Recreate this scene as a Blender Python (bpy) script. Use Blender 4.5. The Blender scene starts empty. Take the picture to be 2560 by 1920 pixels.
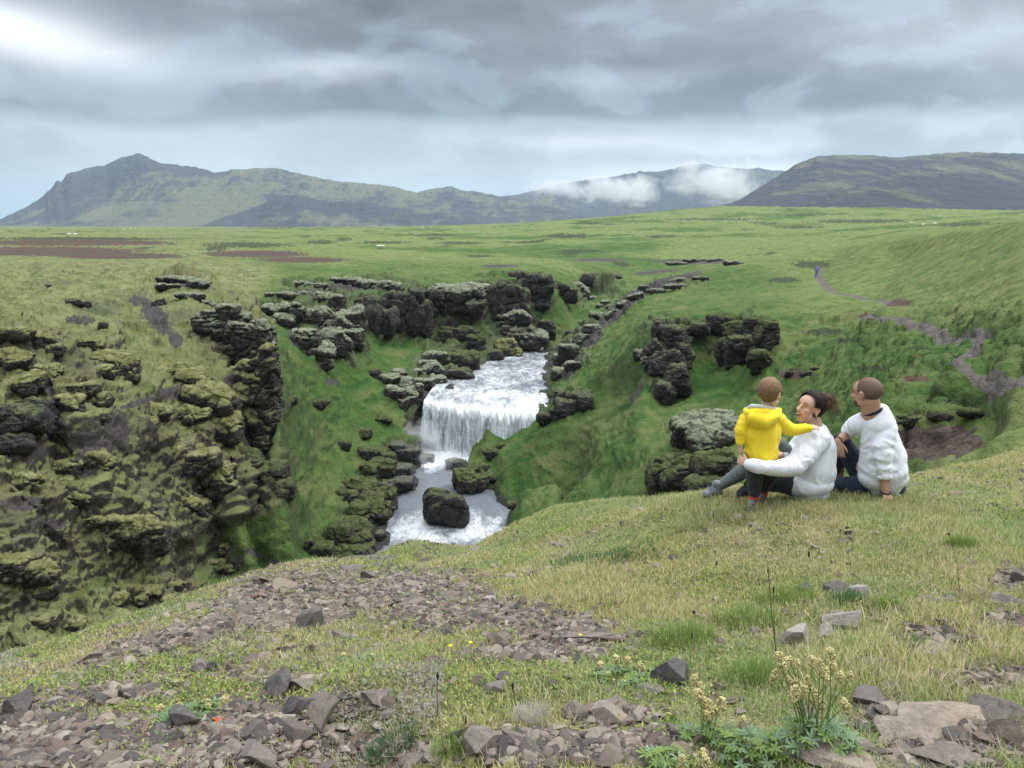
import bpy, math, random
import numpy as np
from mathutils import Vector, Matrix
from mathutils.geometry import delaunay_2d_cdt

# ------------------------------------------------------------------ camera, world, sun, exposure
SC = bpy.context.scene
COL = SC.collection
FPX = 1924.0
TH = math.atan(415 / FPX)
CT, ST = math.cos(TH), math.sin(TH)
cam = bpy.data.objects.new('camera', bpy.data.cameras.new('camera'))
COL.objects.link(cam)
cam.data.sensor_width = 36
cam.data.lens = 36 * FPX / 2560
cam.data.clip_start = 0.05
cam.data.clip_end = 30000
cam.location = (0, 0, 0)
cam.rotation_euler = (math.radians(90) - TH, 0, 0)
SC.camera = cam
SC.view_settings.view_transform = 'Standard'
SC.view_settings.look = 'None'
SC.view_settings.exposure = 0.8
SC.view_settings.gamma = 1
SC.cycles.volume_bounces = 2
SC.cycles.max_bounces = 6
SC.cycles.diffuse_bounces = 2
SC.cycles.transparent_max_bounces = 12
SC.cycles.volume_step_rate = 1.0
SC.cycles.volume_max_steps = 128

SUN_AZ, SUN_EL = math.radians(62), math.radians(48)   # azimuth measured from +y towards +x
sund = bpy.data.lights.new('sun', 'SUN')
sund.energy = 1.5
sund.angle = math.radians(11)
sund.color = (1.0, 0.96, 0.9)
sun = bpy.data.objects.new('sun', sund)
COL.objects.link(sun)
sdir = Vector((math.sin(SUN_AZ) * math.cos(SUN_EL), math.cos(SUN_AZ) * math.cos(SUN_EL), math.sin(SUN_EL)))
sun.rotation_euler = sdir.to_track_quat('Z', 'Y').to_euler()
sun.location = sdir * 50


class NT:
    """small helper for writing node trees"""
    def __init__(s, tree):
        s.t = tree
        s.n = tree.nodes
        s.l = tree.links

    def node(s, typ, **kw):
        n = s.n.new(typ)
        for k, v in kw.items():
            setattr(n, k, v)
        return n

    def put(s, sock, v):
        if isinstance(v, bpy.types.NodeSocket):
            s.l.new(v, sock)
        elif v is not None:
            if isinstance(v, (tuple, list)) and len(v) == 3 and sock.type == 'RGBA':
                v = (*v, 1)
            sock.default_value = v

    def m(s, op, a, b=None, c=None, clamp=False):
        n = s.node('ShaderNodeMath', operation=op)
        n.use_clamp = clamp
        s.put(n.inputs[0], a)
        if b is not None:
            s.put(n.inputs[1], b)
        if c is not None:
            s.put(n.inputs[2], c)
        return n.outputs[0]

    def vm(s, op, a, b=None, scale=None):
        n = s.node('ShaderNodeVectorMath', operation=op)
        s.put(n.inputs[0], a)
        if b is not None:
            s.put(n.inputs[1], b)
        if scale is not None:
            s.put(n.inputs['Scale'], scale)
        return n.outputs['Value'] if op in ('LENGTH', 'DOT_PRODUCT', 'DISTANCE') else n.outputs[0]

    def mix(s, f, a, b, blend='MIX'):
        n = s.node('ShaderNodeMix', data_type='RGBA', blend_type=blend)
        s.put(n.inputs[0], f)
        s.put(n.inputs[6], a)
        s.put(n.inputs[7], b)
        return n.outputs[2]

    def noise(s, vec, scale, detail=4, rough=0.55, dist=0.0, out=0):
        n = s.node('ShaderNodeTexNoise')
        s.put(n.inputs['Vector'], vec)
        n.inputs['Scale'].default_value = scale
        n.inputs['Detail'].default_value = detail
        n.inputs['Roughness'].default_value = rough
        n.inputs['Distortion'].default_value = dist
        return n.outputs[out]

    def vor(s, vec, scale, feature='F1', out='Distance'):
        n = s.node('ShaderNodeTexVoronoi', feature=feature)
        s.put(n.inputs['Vector'], vec)
        n.inputs['Scale'].default_value = scale
        return n.outputs[out]

    def ss(s, x, a, b):
        n = s.node('ShaderNodeMapRange', interpolation_type='SMOOTHSTEP')
        s.put(n.inputs[0], x)
        n.inputs[1].default_value = a
        n.inputs[2].default_value = b
        return n.outputs[0]

    def ramp(s, x, stops):
        n = s.node('ShaderNodeValToRGB')
        s.put(n.inputs[0], x)
        e = n.color_ramp.elements
        e[0].position, e[0].color = stops[0][0], (*stops[0][1], 1)
        e[1].position, e[1].color = stops[-1][0], (*stops[-1][1], 1)
        for p, c in stops[1:-1]:
            q = e.new(p)
            q.color = (*c, 1)
        return n.outputs[0]

    def mapping(s, vec, scale=(1, 1, 1), rot=(0, 0, 0), loc=(0, 0, 0)):
        n = s.node('ShaderNodeMapping')
        s.put(n.inputs[0], vec)
        n.inputs['Scale'].default_value = scale
        n.inputs['Rotation'].default_value = rot
        n.inputs['Location'].default_value = loc
        return n.outputs[0]


W = bpy.data.worlds.new('World')
SC.world = W
W.use_nodes = True


def build_world():
    t = NT(W.node_tree)
    t.n.clear()
    out = t.node('ShaderNodeOutputWorld')
    bg = t.node('ShaderNodeBackground')
    sky = t.node('ShaderNodeTexSky', sky_type='NISHITA')
    sky.sun_disc = False
    sky.sun_elevation = SUN_EL
    sky.sun_rotation = SUN_AZ
    tc = t.node('ShaderNodeTexCoord')
    d = tc.outputs['Generated']
    sp = t.node('ShaderNodeSeparateXYZ')
    t.put(sp.inputs[0], d)
    x, y, z = sp.outputs
    # azimuth and elevation in degrees
    az = t.m('MULTIPLY', t.m('ARCTAN2', x, y), 57.2958)
    hyp = t.m('SQRT', t.m('ADD', t.m('MULTIPLY', x, x), t.m('MULTIPLY', y, y)))
    el = t.m('MULTIPLY', t.m('ARCTAN2', z, hyp), 57.2958)
    # cloud coordinates: a little stretched along the horizon, as cloud banks seen from below are
    cv = t.node('ShaderNodeCombineXYZ')
    t.put(cv.inputs[0], t.m('MULTIPLY', az, .060))
    t.put(cv.inputs[1], t.m('MULTIPLY', el, .115))
    c = t.vm('ADD', cv.outputs[0], t.vm('SCALE', t.vm('SUBTRACT', t.noise(cv.outputs[0], .9, 3, .5, 0, 1), (.5, .5, .5)), scale=.5))
    n1 = t.ss(t.noise(c, .62, 7, 0.50, 0.2), .30, .70)
    n2 = t.ss(t.noise(t.mapping(c, (1.6, 1.7, 1), (0, 0, .5), loc=(3, 7, 0)), 1.05, 7, 0.52, 0.2), .28, .72)
    n3 = t.noise(t.mapping(c, (3.4, 4.0, 1), (0, 0, -.4), loc=(9, 2, 0)), 2.0, 6, 0.62, 0.3)
    wob = t.m('MULTIPLY', t.m('SUBTRACT', n1, 0.5), 5.0)
    elw = t.m('ADD', el, t.m('ADD', t.m('MULTIPLY', t.m('SUBTRACT', n2, .5), 1.3), t.m('MULTIPLY', t.m('SUBTRACT', n1, .5), 1.6)))

    def blob(a0, e0, ra, re, amp, wv=1.0):
        da = t.m('DIVIDE', t.m('SUBTRACT', az, a0), ra)
        de = t.m('DIVIDE', t.m('SUBTRACT', t.m('ADD', el, t.m('MULTIPLY', wob, 0.25 * wv)), e0), re)
        r2 = t.m('ADD', t.m('MULTIPLY', da, da), t.m('MULTIPLY', de, de))
        return t.m('MULTIPLY', t.m('EXPONENT', t.m('MULTIPLY', r2, -1.0)), amp)
    # a pale strip under a dark cloud base, greyer billows above it
    base = t.ramp(t.m('DIVIDE', elw, 20.0), [(0.0, (.30,) * 3), (.12, (.33,) * 3), (.30, (.36,) * 3), (.345, (.17,) * 3), (.44, (.135,) * 3), (.58, (.165,) * 3), (.80, (.18,) * 3), (1.0, (.22,) * 3)])
    bw = t.node('ShaderNodeRGBToBW')
    t.l.new(base, bw.inputs[0])
    b = t.m('ADD', bw.outputs[0], t.m('MULTIPLY', t.m('SUBTRACT', n1, 0.5), 0.16))
    b = t.m('ADD', b, t.m('MULTIPLY', t.m('SUBTRACT', n2, 0.5), 0.085))
    b = t.m('ADD', b, t.m('MULTIPLY', t.m('SUBTRACT', n3, 0.5), 0.09))
    for q in SKY_BLOBS:
        b = t.m('ADD', b, blob(*q))
    # overhead the overcast is much brighter than near the horizon
    up = t.ss(el, 20, 75)
    b = t.m('MAXIMUM', b, 0.085)
    b = t.m('ADD', b, t.m('MULTIPLY', up, 1.9))
    tint = t.mix(t.ss(b, 0.15, 0.6), (0.86, 0.93, 1.05), (0.96, 1.0, 1.04))
    cloud = t.mix(1.0, tint, (0, 0, 0), 'MIX')
    cm = t.node('ShaderNodeVectorMath', operation='SCALE')
    t.put(cm.inputs[0], tint)
    t.put(cm.inputs['Scale'], b)
    blue = t.vm('SCALE', sky.outputs[0], scale=0.10)
    # thin spots let a little of the clear sky through
    res = t.mix(t.m('MULTIPLY', t.ss(n2, 0.5, 0.75), 0.18), cm.outputs[0], blue)
    t.put(bg.inputs[0], res)
    bg.inputs[1].default_value = 1.0
    t.l.new(bg.outputs[0], out.inputs[0])


# (azimuth, elevation, radius az, radius el, amount, wobble)
SKY_BLOBS = [
    (-33, 11.6, 5, 1.3, 0.50, 1.2), (-28, 10.4, 6, 1.3, 0.34, 1.5), (-34, 8.2, 2.4, 1.0, 0.22, 1.5),
    (-13, 9.6, 6, .8, 0.28, 1.5), (8, 9.4, 6, .7, 0.10, 1.5), (6, 5.0, 9, .7, 0.20, 1.0), (8, 3.0, 14, 1.5, 0.12, 1.0), (16, 4.3, 6, .5, 0.14, 1.0),
    (9, 1.8, 5, 1.2, 0.42, .8), (-5, 1.6, 7, 1.0, 0.12, 0.8), (18, 2.6, 5, .7, 0.42, 1.0), (26, 12, 12, 3, 0.10, 1), (34, 9.0, 6, 3, .08, 1), (-35, 4.2, 7, 1.8, -0.10, 1), (-20, 3.0, 10, 1.5, .05, 1)]
build_world()


# ------------------------------------------------------------------ general helpers
def ray(px, py):
    a = (px - 1280) / FPX
    b = (960 - py) / FPX
    return a, CT + b * ST, -ST + b * CT          # x, y, z of the ray


def uv_s(px, py):
    a, y, z = ray(px, py)
    return a / y, z / y                           # azimuth tangent u, slope s


def at(px, py, D):
    u, s = uv_s(px, py)
    return Vector((u * D, D, s * D))


_PERM = np.random.RandomState(7).permutation(4096).astype(np.int64)
_GR = np.random.RandomState(8).normal(size=(4096, 3))
_GR /= np.linalg.norm(_GR, axis=1)[:, None]
_GR = _GR.astype(np.float32)


def _h(i, j, k):
    return _PERM[(_PERM[(_PERM[i & 4095] + j) & 4095] + k) & 4095]


def noise3(P):
    """gradient noise, about -0.7..0.7"""
    P = np.asarray(P, dtype=np.float64)
    I = np.floor(P).astype(np.int64)
    F = (P - I).astype(np.float32)
    U = F * F * F * (F * (F * 6 - 15) + 10)
    res = 0
    for dx in (0, 1):
        wx = U[:, 0] if dx else 1 - U[:, 0]
        for dy in (0, 1):
            wy = U[:, 1] if dy else 1 - U[:, 1]
            for dz in (0, 1):
                wz = U[:, 2] if dz else 1 - U[:, 2]
                g = _GR[_h(I[:, 0] + dx, I[:, 1] + dy, I[:, 2] + dz)]
                d = g[:, 0] * (F[:, 0] - dx) + g[:, 1] * (F[:, 1] - dy) + g[:, 2] * (F[:, 2] - dz)
                res = res + wx * wy * wz * d
    return res * 1.5


def fbm(P, octv=4, gain=0.5, mode=None):
    P = np.asarray(P, dtype=np.float64)
    a, tot, r = 1.0, 0, 0
    for o in range(octv):
        n = noise3(P * (2.03 ** o) + o * 17.3)
        if mode == 'ridge':
            n = 1 - 2 * np.abs(n)
        elif mode == 'billow':
            n = 2 * np.abs(n) - 0.5
        r = r + a * n
        tot += a
        a *= gain
    return r / tot


def worley(P):
    """F1, F2 and a random value of the nearest cell"""
    P = np.asarray(P, dtype=np.float64)
    I = np.floor(P).astype(np.int64)
    F = (P - I).astype(np.float32)
    f1 = np.full(len(P), 9.0, dtype=np.float32)
    f2 = f1.copy()
    cid = np.zeros(len(P), dtype=np.float32)
    for dx in (-1, 0, 1):
        for dy in (-1, 0, 1):
            for dz in (-1, 0, 1):
                h = _h(I[:, 0] + dx, I[:, 1] + dy, I[:, 2] + dz)
                j = _JIT[h]
                d = (dx + j[:, 0] - F[:, 0]) ** 2 + (dy + j[:, 1] - F[:, 1]) ** 2 + (dz + j[:, 2] - F[:, 2]) ** 2
                n = d < f1
                f2 = np.where(n, f1, np.minimum(f2, d))
                cid = np.where(n, j[:, 3], cid)
                f1 = np.where(n, d, f1)
    return np.sqrt(f1), np.sqrt(f2), cid


_JIT = np.random.RandomState(9).uniform(size=(4096, 4)).astype(np.float32)


def blocks(P, warp=.25):
    """0..1, broken into blocks that stand proud by different amounts, with cracks between"""
    W_ = warp * np.c_[noise3(P * 1.3), noise3(P * 1.3 + 9.1), noise3(P * 1.3 + 4.7)]
    f1, f2, c = worley(P + W_)
    return c * .8 + .2 - .35 * (1 - sstep(f2 - f1, 0, .13))


def sstep(x, a, b):
    t = np.clip((x - a) / (b - a), 0, 1)
    return t * t * (3 - 2 * t)


def mesh_np(name, V, F, mat=None, parent=None, smooth=True, attrs=None, link=True):
    """V n x 3; F m x 3 or m x 4 int array"""
    me = bpy.data.meshes.new(name)
    V = np.ascontiguousarray(V, dtype=np.float32)
    F = np.ascontiguousarray(F, dtype=np.int32)
    me.vertices.add(len(V))
    me.vertices.foreach_set('co', V.ravel())
    k = F.shape[1]
    me.loops.add(F.size)
    me.loops.foreach_set('vertex_index', F.ravel())
    me.polygons.add(len(F))
    me.polygons.foreach_set('loop_start', np.arange(0, F.size, k, dtype=np.int32))
    me.polygons.foreach_set('loop_total', np.full(len(F), k, dtype=np.int32))
    me.polygons.foreach_set('use_smooth', np.full(len(F), bool(smooth)))
    me.update(calc_edges=True)
    for an, av in (attrs or {}).items():
        av = np.asarray(av, dtype=np.float32)
        if av.ndim == 1:
            a = me.attributes.new(an, 'FLOAT', 'POINT')
            a.data.foreach_set('value', av)
        else:
            a = me.attributes.new(an, 'FLOAT_COLOR', 'POINT')
            if av.shape[1] == 3:
                av = np.c_[av, np.ones(len(av), dtype=np.float32)]
            a.data.foreach_set('color', np.ascontiguousarray(av).ravel())
    if mat:
        me.materials.append(mat)
    if not link:
        return me
    o = bpy.data.objects.new(name, me)
    COL.objects.link(o)
    if parent:
        o.parent = parent
    return o


def tag(o, label=None, cat=None, group=None, kind=None):
    if label:
        o['label'] = label
    if cat:
        o['category'] = cat
    if group:
        o['group'] = group
    if kind:
        o['kind'] = kind
    return o


def empty(name, loc=(0, 0, 0), rz=0.0, scale=1.0):
    o = bpy.data.objects.new(name, None)
    COL.objects.link(o)
    o.location = loc
    o.rotation_euler = (0, 0, rz)
    o.scale = (scale,) * 3
    o.empty_display_size = 0.1
    return o


def new_mat(name, fn, rough=0.9, spec=0.3):
    m = bpy.data.materials.new(name)
    m.use_nodes = True
    t = NT(m.node_tree)
    t.n.clear()
    out = t.node('ShaderNodeOutputMaterial')
    p = t.node('ShaderNodeBsdfPrincipled')
    p.inputs['Roughness'].default_value = rough
    p.inputs['Specular IOR Level'].default_value = spec
    t.l.new(p.outputs[0], out.inputs[0])
    fn(t, p, out)
    return m


def bump(t, p, h, dist, strength=1.0, prev=None):
    b = t.node('ShaderNodeBump')
    b.inputs['Strength'].default_value = strength
    b.inputs['Distance'].default_value = dist
    t.put(b.inputs['Height'], h)
    if prev:
        t.put(b.inputs['Normal'], prev)
    t.l.new(b.outputs[0], p.inputs['Normal'])
    return b.outputs[0]


def attr(t, name, out='Fac'):
    n = t.node('ShaderNodeAttribute', attribute_name=name)
    return n.outputs[out]


def objpos(t):
    return t.node('ShaderNodeTexCoord').outputs['Object']


def worldpos(t):
    return t.node('ShaderNodeNewGeometry').outputs['Position']
# ------------------------------------------------------------------ the shape of the land
# Survey points: (px, py, D) reads "seen in the photo at px, py and D metres ahead"; they give
# real heights, joined into one sheet over (azimuth, log distance).
ZLOW = -22.0
ZUP = -16.8
PTS, EDG = [], []


def sp(px, py, D=None, z=None, ds=0.0):
    u, s = uv_s(px, py)
    if D is None:
        D = z / s
    return (u, math.log(D), s + ds)


def line(pts, closed=False):
    b = len(PTS)
    for q in pts:
        PTS.append(sp(*q) if not isinstance(q, dict) else sp(**q))
    for i in range(len(pts) - 1):
        EDG.append((b + i, b + i + 1))


def loose(pts):
    for q in pts:
        PTS.append(sp(*q) if not isinstance(q, dict) else sp(**q))


def zl(px, py, z):
    return dict(px=px, py=py, z=z)


# the near hill
for D0, zz in ((0.5, -1.62), (1.2, -1.63)):
    for u in (-3.2, -1.3, -.8, -.4, 0, .4, .8, 1.3, 3.2):
        PTS.append((u, math.log(D0), (zz - 0.12 * max(0, -u) * D0) / D0))
loose([(-400, 1920, 2.25), (0, 1920, 2.2), (500, 1920, 2.15), (1280, 1920, 2.1), (1900, 1920, 2.05), (2560, 1920, 2.0), (3000, 1920, 1.95),
       (-400, 1760, 3.2), (0, 1740, 3.1), (500, 1700, 3.05), (900, 1700, 2.9), (1280, 1700, 2.8), (1900, 1700, 2.7), (2560, 1700, 2.6), (3000, 1700, 2.6),
       (480, 1580, 3.9), (900, 1540, 4.3), (1280, 1500, 4.4), (1900, 1500, 3.9), (2560, 1470, 3.7), (3000, 1450, 3.7),
       (1000, 1440, 6.0), (1400, 1380, 5.9), (1700, 1330, 5.5), (2150, 1310, 5.2), (2225, 1243, 5.98), (2205, 1234, 6.17), (2100, 1234, 6.17), (2030, 1238, 6.10), (1880, 1266, 5.85), (1790, 1243, 6.2), (1700, 1258, 6.4), (2400, 1250, 6.0), (2560, 1280, 5.6), (3000, 1250, 5.8)])
SIL = [(-800, 1850, 3.4), (-300, 1730, 3.9), (0, 1640, 4.3), (150, 1600, 4.7), (300, 1550, 5.1), (480, 1480, 5.6), (640, 1425, 6.3),
       (740, 1400, 6.9), (930, 1393, 7.8), (975, 1356, 8.3), (1030, 1345, 8.4), (1120, 1362, 8.4), (1180, 1366, 8.4), (1290, 1303, 8.9),
       (1390, 1262, 9.3), (1500, 1250, 9.2), (1640, 1240, 7.8), (1790, 1224, 7.4), (1880, 1212, 7.3), (2060, 1198, 7.3),
       (2250, 1188, 7.6), (2330, 1173, 8.2), (2400, 1160, 9.2), (2480, 1142, 9.8), (2560, 1122, 10.2), (2750, 1090, 11), (3300, 1050, 11.5)]
START = [22, 22.5, 24, 25, 27, 33, 38, 42, 47, 49, 49, 49, 48.5, 50, 47, 43, 38, 33, 30, 24, 18.5, 15.5, 14.8, 14.3, 14, 14, 14]
line(SIL)
for k, (px, py, D) in enumerate(SIL):
    Ds = START[k]
    u, s = uv_s(px, py)
    PTS.append((u, math.log(D * 1.16), s - 0.045))
    PTS.append((u, math.log(math.sqrt(D * 1.16 * Ds * .93)), s - 0.07))
    PTS.append((u, math.log(Ds * 0.90), s - 0.03))
# just above the brow: the first land seen beyond it (the river part comes from the river lines)
loose([(px, py + 10, START[k]) for k, (px, py, D) in enumerate(SIL) if px < 900 or px > 1380])

# lower river: water line left and right, bed between
def zlow(py):
    return -21.6 - 0.9 * (py - 1120) / 280
WL = [(930, 1440), (939, 1400), (950, 1340), (972, 1295), (990, 1245), (1040, 1205), (1052, 1185), (1040, 1168), (1075, 1156), (1048, 1122)]
line([zl(a, b, zlow(b)) for a, b in WL])
WR = [(1420, 1330), (1330, 1290), (1240, 1252), (1180, 1225), (1150, 1190), (1172, 1160)]
line([zl(a, b, zlow(b)) for a, b in WR])
loose([zl(a, b, zlow(b) - 1.6) for a, b in ((1010, 1440), (1000, 1400), (1010, 1340), (1040, 1290), (1070, 1230), (1100, 1190), (1110, 1160), (1100, 1140), (1150, 1400), (1150, 1320), (1250, 1340), (1130, 1260), (1330, 1350), (1230, 1290))])
# the step behind the fall, then the upper river
line([dict(px=1052, py=1122, D=72.6), dict(px=1110, py=1150, D=71.5), dict(px=1180, py=1160, D=71)])
line([dict(px=1056, py=996, D=73.6), dict(px=1120, py=1008, D=72.6), dict(px=1200, py=1022, D=72), dict(px=1290, py=1050, D=71.5)])
UL = [(1046, 985), (1108, 972), (1165, 940), (1215, 905), (1265, 885), (1370, 876)]
line([zl(a, b, ZUP + .1) for a, b in UL])
UR = [(1374, 985), (1366, 940), (1378, 885)]
line([zl(a, b, ZUP + .1) for a, b in UR])
loose([zl(a, b, ZUP - 1.3) for a, b in ((1110, 992), (1200, 990), (1300, 985), (1200, 950), (1290, 920), (1330, 900), (1350, 890), (1240, 925))])
# far side of the left bank, right of and above the falls recess
line([(1030, 1110, 71), (1026, 1040, 72), (1035, 980, 75)])
# right spur: crest that hides the right end of the fall
line([(1185, 1188, 64.5), (1240, 1142, 64), (1300, 1084, 67), (1372, 1008, 72)])
loose([(1250, 1198, 60), (1330, 1140, 60), (1400, 1062, 61), (1470, 960, 68), (1420, 900, 88), (1500, 870, 78), (1600, 800, 78)])
loose([(1300, 1230, 54), (1400, 1200, 52), (1500, 1150, 50), (1600, 1120, 46), (1550, 1210, 44), (1480, 1060, 58), (1560, 1000, 60),
       (1640, 1170, 40), (1700, 1100, 43)])
# rocky right rim upstream
line([(1385, 880, 96), (1480, 800, 100), (1580, 735, 106), (1700, 700, 114), (1850, 668, 122)])
loose([(1500, 830, 90), (1600, 770, 88), (1750, 740, 88), (1900, 720, 92), (1640, 790, 72)])
# beyond that rim: the canyon going on
line([(1440, 850, 106), (1480, 812, 110), (1560, 745, 124), (1640, 712, 134)])
loose([(1420, 800, 116), (1480, 740, 132), (1560, 690, 150), (1700, 660, 170), (1640, 650, 185)])
# alcove in the right slope
line([(1590, 860, 62), (1640, 812, 63), (1700, 800, 63), (1790, 792, 64), (1900, 792, 62), (1945, 815, 57), (1965, 900, 51), (1990, 1000, 45), (1960, 1090, 38)])
loose([(1620, 950, 58), (1680, 1010, 56), (1760, 900, 62), (1830, 860, 62.5), (1900, 900, 58), (1830, 980, 54), (1750, 1040, 50), (1880, 1020, 47)])
loose([(2080, 880, 48), (2080, 960, 40), (2080, 1040, 33), (2040, 1150, 27), (2120, 1120, 24), (1900, 1150, 33), (2000, 800, 60), (2000, 750, 72)])
# path and the slopes about it
PATH = [(2620, 950, 15.5), (2560, 942, 16.5), (2480, 935, 18), (2406, 927, 19.5), (2366, 915, 20.3), (2400, 905, 21), (2435, 895, 22), (2462, 880, 24.2),
        (2440, 864, 27), (2352, 846, 32), (2316, 831, 37), (2254, 813, 42), (2180, 799, 47), (2165, 796, 48.5), (2200, 781, 54), (2225, 765, 62),
        (2189, 755, 68), (2130, 744, 73), (2081, 734, 79), (2055, 708, 98), (2041, 693, 109), (2052, 680, 122)]
line(PATH)
# hollow with the earth face
line([(2150, 1085, 19.5), (2250, 1062, 18.6), (2330, 1040, 18.6), (2440, 1030, 18.2), (2478, 1034, 17.6), (2500, 1075, 16.5)])
line([(2160, 1135, 18.6), (2250, 1150, 17.4), (2330, 1150, 17.0), (2440, 1090, 17.0), (2476, 1085, 16.8)])
line([(2380, 1150, 13.6), (2450, 1120, 13.6), (2520, 1060, 13.8), (2600, 1020, 14)])
loose([(2200, 1000, 23), (2330, 985, 20.8), (2450, 980, 19), (2560, 990, 16.6), (2300, 930, 26), (2200, 900, 34), (2250, 860, 37), (2800, 980, 14),
       (2560, 860, 20), (2560, 750, 27), (2560, 640, 42), (2400, 760, 40), (2300, 720, 58), (2400, 660, 62), (2160, 690, 88), (2250, 660, 90), (2900, 800, 24), (2900, 640, 40)])
line([(2950, 520, 55), (2560, 556, 62), (2440, 572, 76), (2322, 589, 92), (2200, 607, 112), (2090, 624, 135)])
loose([(1950, 660, 128), (1880, 690, 110), (1980, 645, 150), (1850, 720, 95)])

# left grass slope and wall
loose([(1000, 1160, 66), (960, 1120, 66), (1000, 1060, 69), (960, 1000, 71), (1010, 1005, 72), (900, 1080, 66), (880, 1180, 60), (800, 1120, 59),
       (850, 1000, 67), (930, 920, 77), (1000, 950, 77), (760, 1000, 61), (800, 900, 70), (720, 1080, 54), (760, 1200, 52), (840, 1270, 53.5),
       (900, 1260, 56), (920, 1350, 50.5), (720, 1320, 48), (700, 1240, 50), (800, 1360, 49), (680, 1400, 43), (720, 900, 63), (1060, 900, 84), (1140, 890, 88)])
line([(600, 720, 78), (640, 790, 68), (700, 860, 62.5), (712, 960, 56), (700, 1060, 52), (692, 1160, 48), (740, 1225, 47)])
line([(480, 700, 74), (560, 750, 62), (630, 820, 52), (675, 880, 48), (690, 960, 45), (676, 1080, 42.5), (670, 1160, 41), (712, 1232, 40), (640, 1290, 39)])
line([(660, 790, 76), (740, 750, 78), (850, 746, 82)])
line([(830, 915, 73), (872, 870, 76), (890, 800, 80)])
# cliff over the upper river
line([(880, 735, 88), (940, 722, 91), (1001, 718, 93), (1031, 732, 94), (1129, 714, 97), (1198, 718, 99), (1251, 690, 104), (1320, 700, 107), (1369, 698, 111)])
line([(900, 836, 84), (954, 862, 85.5), (1007, 860, 88), (1125, 835, 94), (1210, 828, 96), (1308, 792, 102), (1356, 765, 108)])
loose([(1060, 880, 87), (1200, 865, 95), (1300, 850, 99), (1370, 850, 102), (1400, 760, 114), (1420, 700, 126), (1500, 690, 132)])
# moss slopes on the left
loose([(-600, 700, 60), (0, 690, 76), (200, 700, 74), (350, 690, 78), (0, 760, 52), (200, 770, 54), (300, 800, 50), (420, 800, 50), (430, 900, 44),
       (560, 850, 50), (560, 950, 43), (520, 1060, 40), (200, 880, 38.5), (-600, 900, 32), (350, 1000, 37), (200, 1050, 32), (330, 1130, 33),
       (0, 940, 33), (0, 1000, 31.5), (0, 1090, 29.5), (0, 1200, 28), (250, 1200, 30.5), (480, 1190, 36), (560, 1150, 37), (0, 1300, 27), (0, 1400, 26), (200, 1300, 29.5), (200, 1400, 28),
       (400, 1290, 33), (400, 1420, 31), (560, 1330, 36), (560, 1420, 36), (650, 1350, 42), (-600, 1200, 25), (-600, 1500, 23), (200, 1500, 27), (0, 1550, 25)])
line([(-300, 832, 36), (0, 832, 36.5), (60, 836, 36.5), (130, 860, 36.5)])
line([(-300, 850, 35), (0, 866, 35), (60, 874, 35), (140, 882, 36)])
# plateau
loose([(-900, 660, 90), (0, 662, 104), (300, 664, 106), (500, 664, 108), (700, 684, 100), (860, 690, 104), (1000, 680, 118), (1120, 672, 122), (1250, 668, 126), (1400, 664, 140),
       (1560, 655, 172)])
line([(-900, 590, 230), (0, 592, 235), (250, 600, 215), (420, 612, 185)])
line([(-900, 626, 180), (0, 626, 185), (250, 626, 182), (430, 622, 175)])
line([(512, 618, 190), (600, 610, 205), (800, 622, 190), (870, 640, 160)])
line([(520, 645, 150), (640, 655, 145), (860, 656, 140)])
loose([(480, 640, 145), (470, 600, 230), (1000, 630, 200), (1280, 632, 205), (1500, 620, 230), (1750, 640, 200), (1000, 600, 330), (600, 592, 340), (1280, 600, 330),
       (1600, 590, 340), (1900, 600, 260), (2000, 625, 170), (1900, 560, 480), (2200, 560, 420), (2200, 585, 210), (2400, 548, 420), (2560, 535, 420), (2950, 500, 420)])
line([(-900, 568, 900), (0, 571, 900), (640, 570, 1000), (1000, 566, 1050), (1280, 558, 1050), (1511, 543, 950), (1685, 527, 850), (1812, 517, 800), (2100, 522, 750), (2560, 530, 700), (3200, 525, 700)])
for u in (-3.2, -1.3, -1.0, -.66, -.33, 0, .2, .33, .66, 1.0, 1.3, 3.2):
    PTS.append((u, math.log(1500), -0.014 if u < .15 else 0.0))
    PTS.append((u, math.log(3000), -0.010))
    PTS.append((u, math.log(16000), -0.0035))
# sides
for D, z in ((1.9, -1.7), (4, -2.4), (10, -3.6), (30, -7), (120, -8), (500, -8)):
    for u in (-3.2, 3.2):
        PTS.append((u, math.log(D), z / D))


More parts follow.
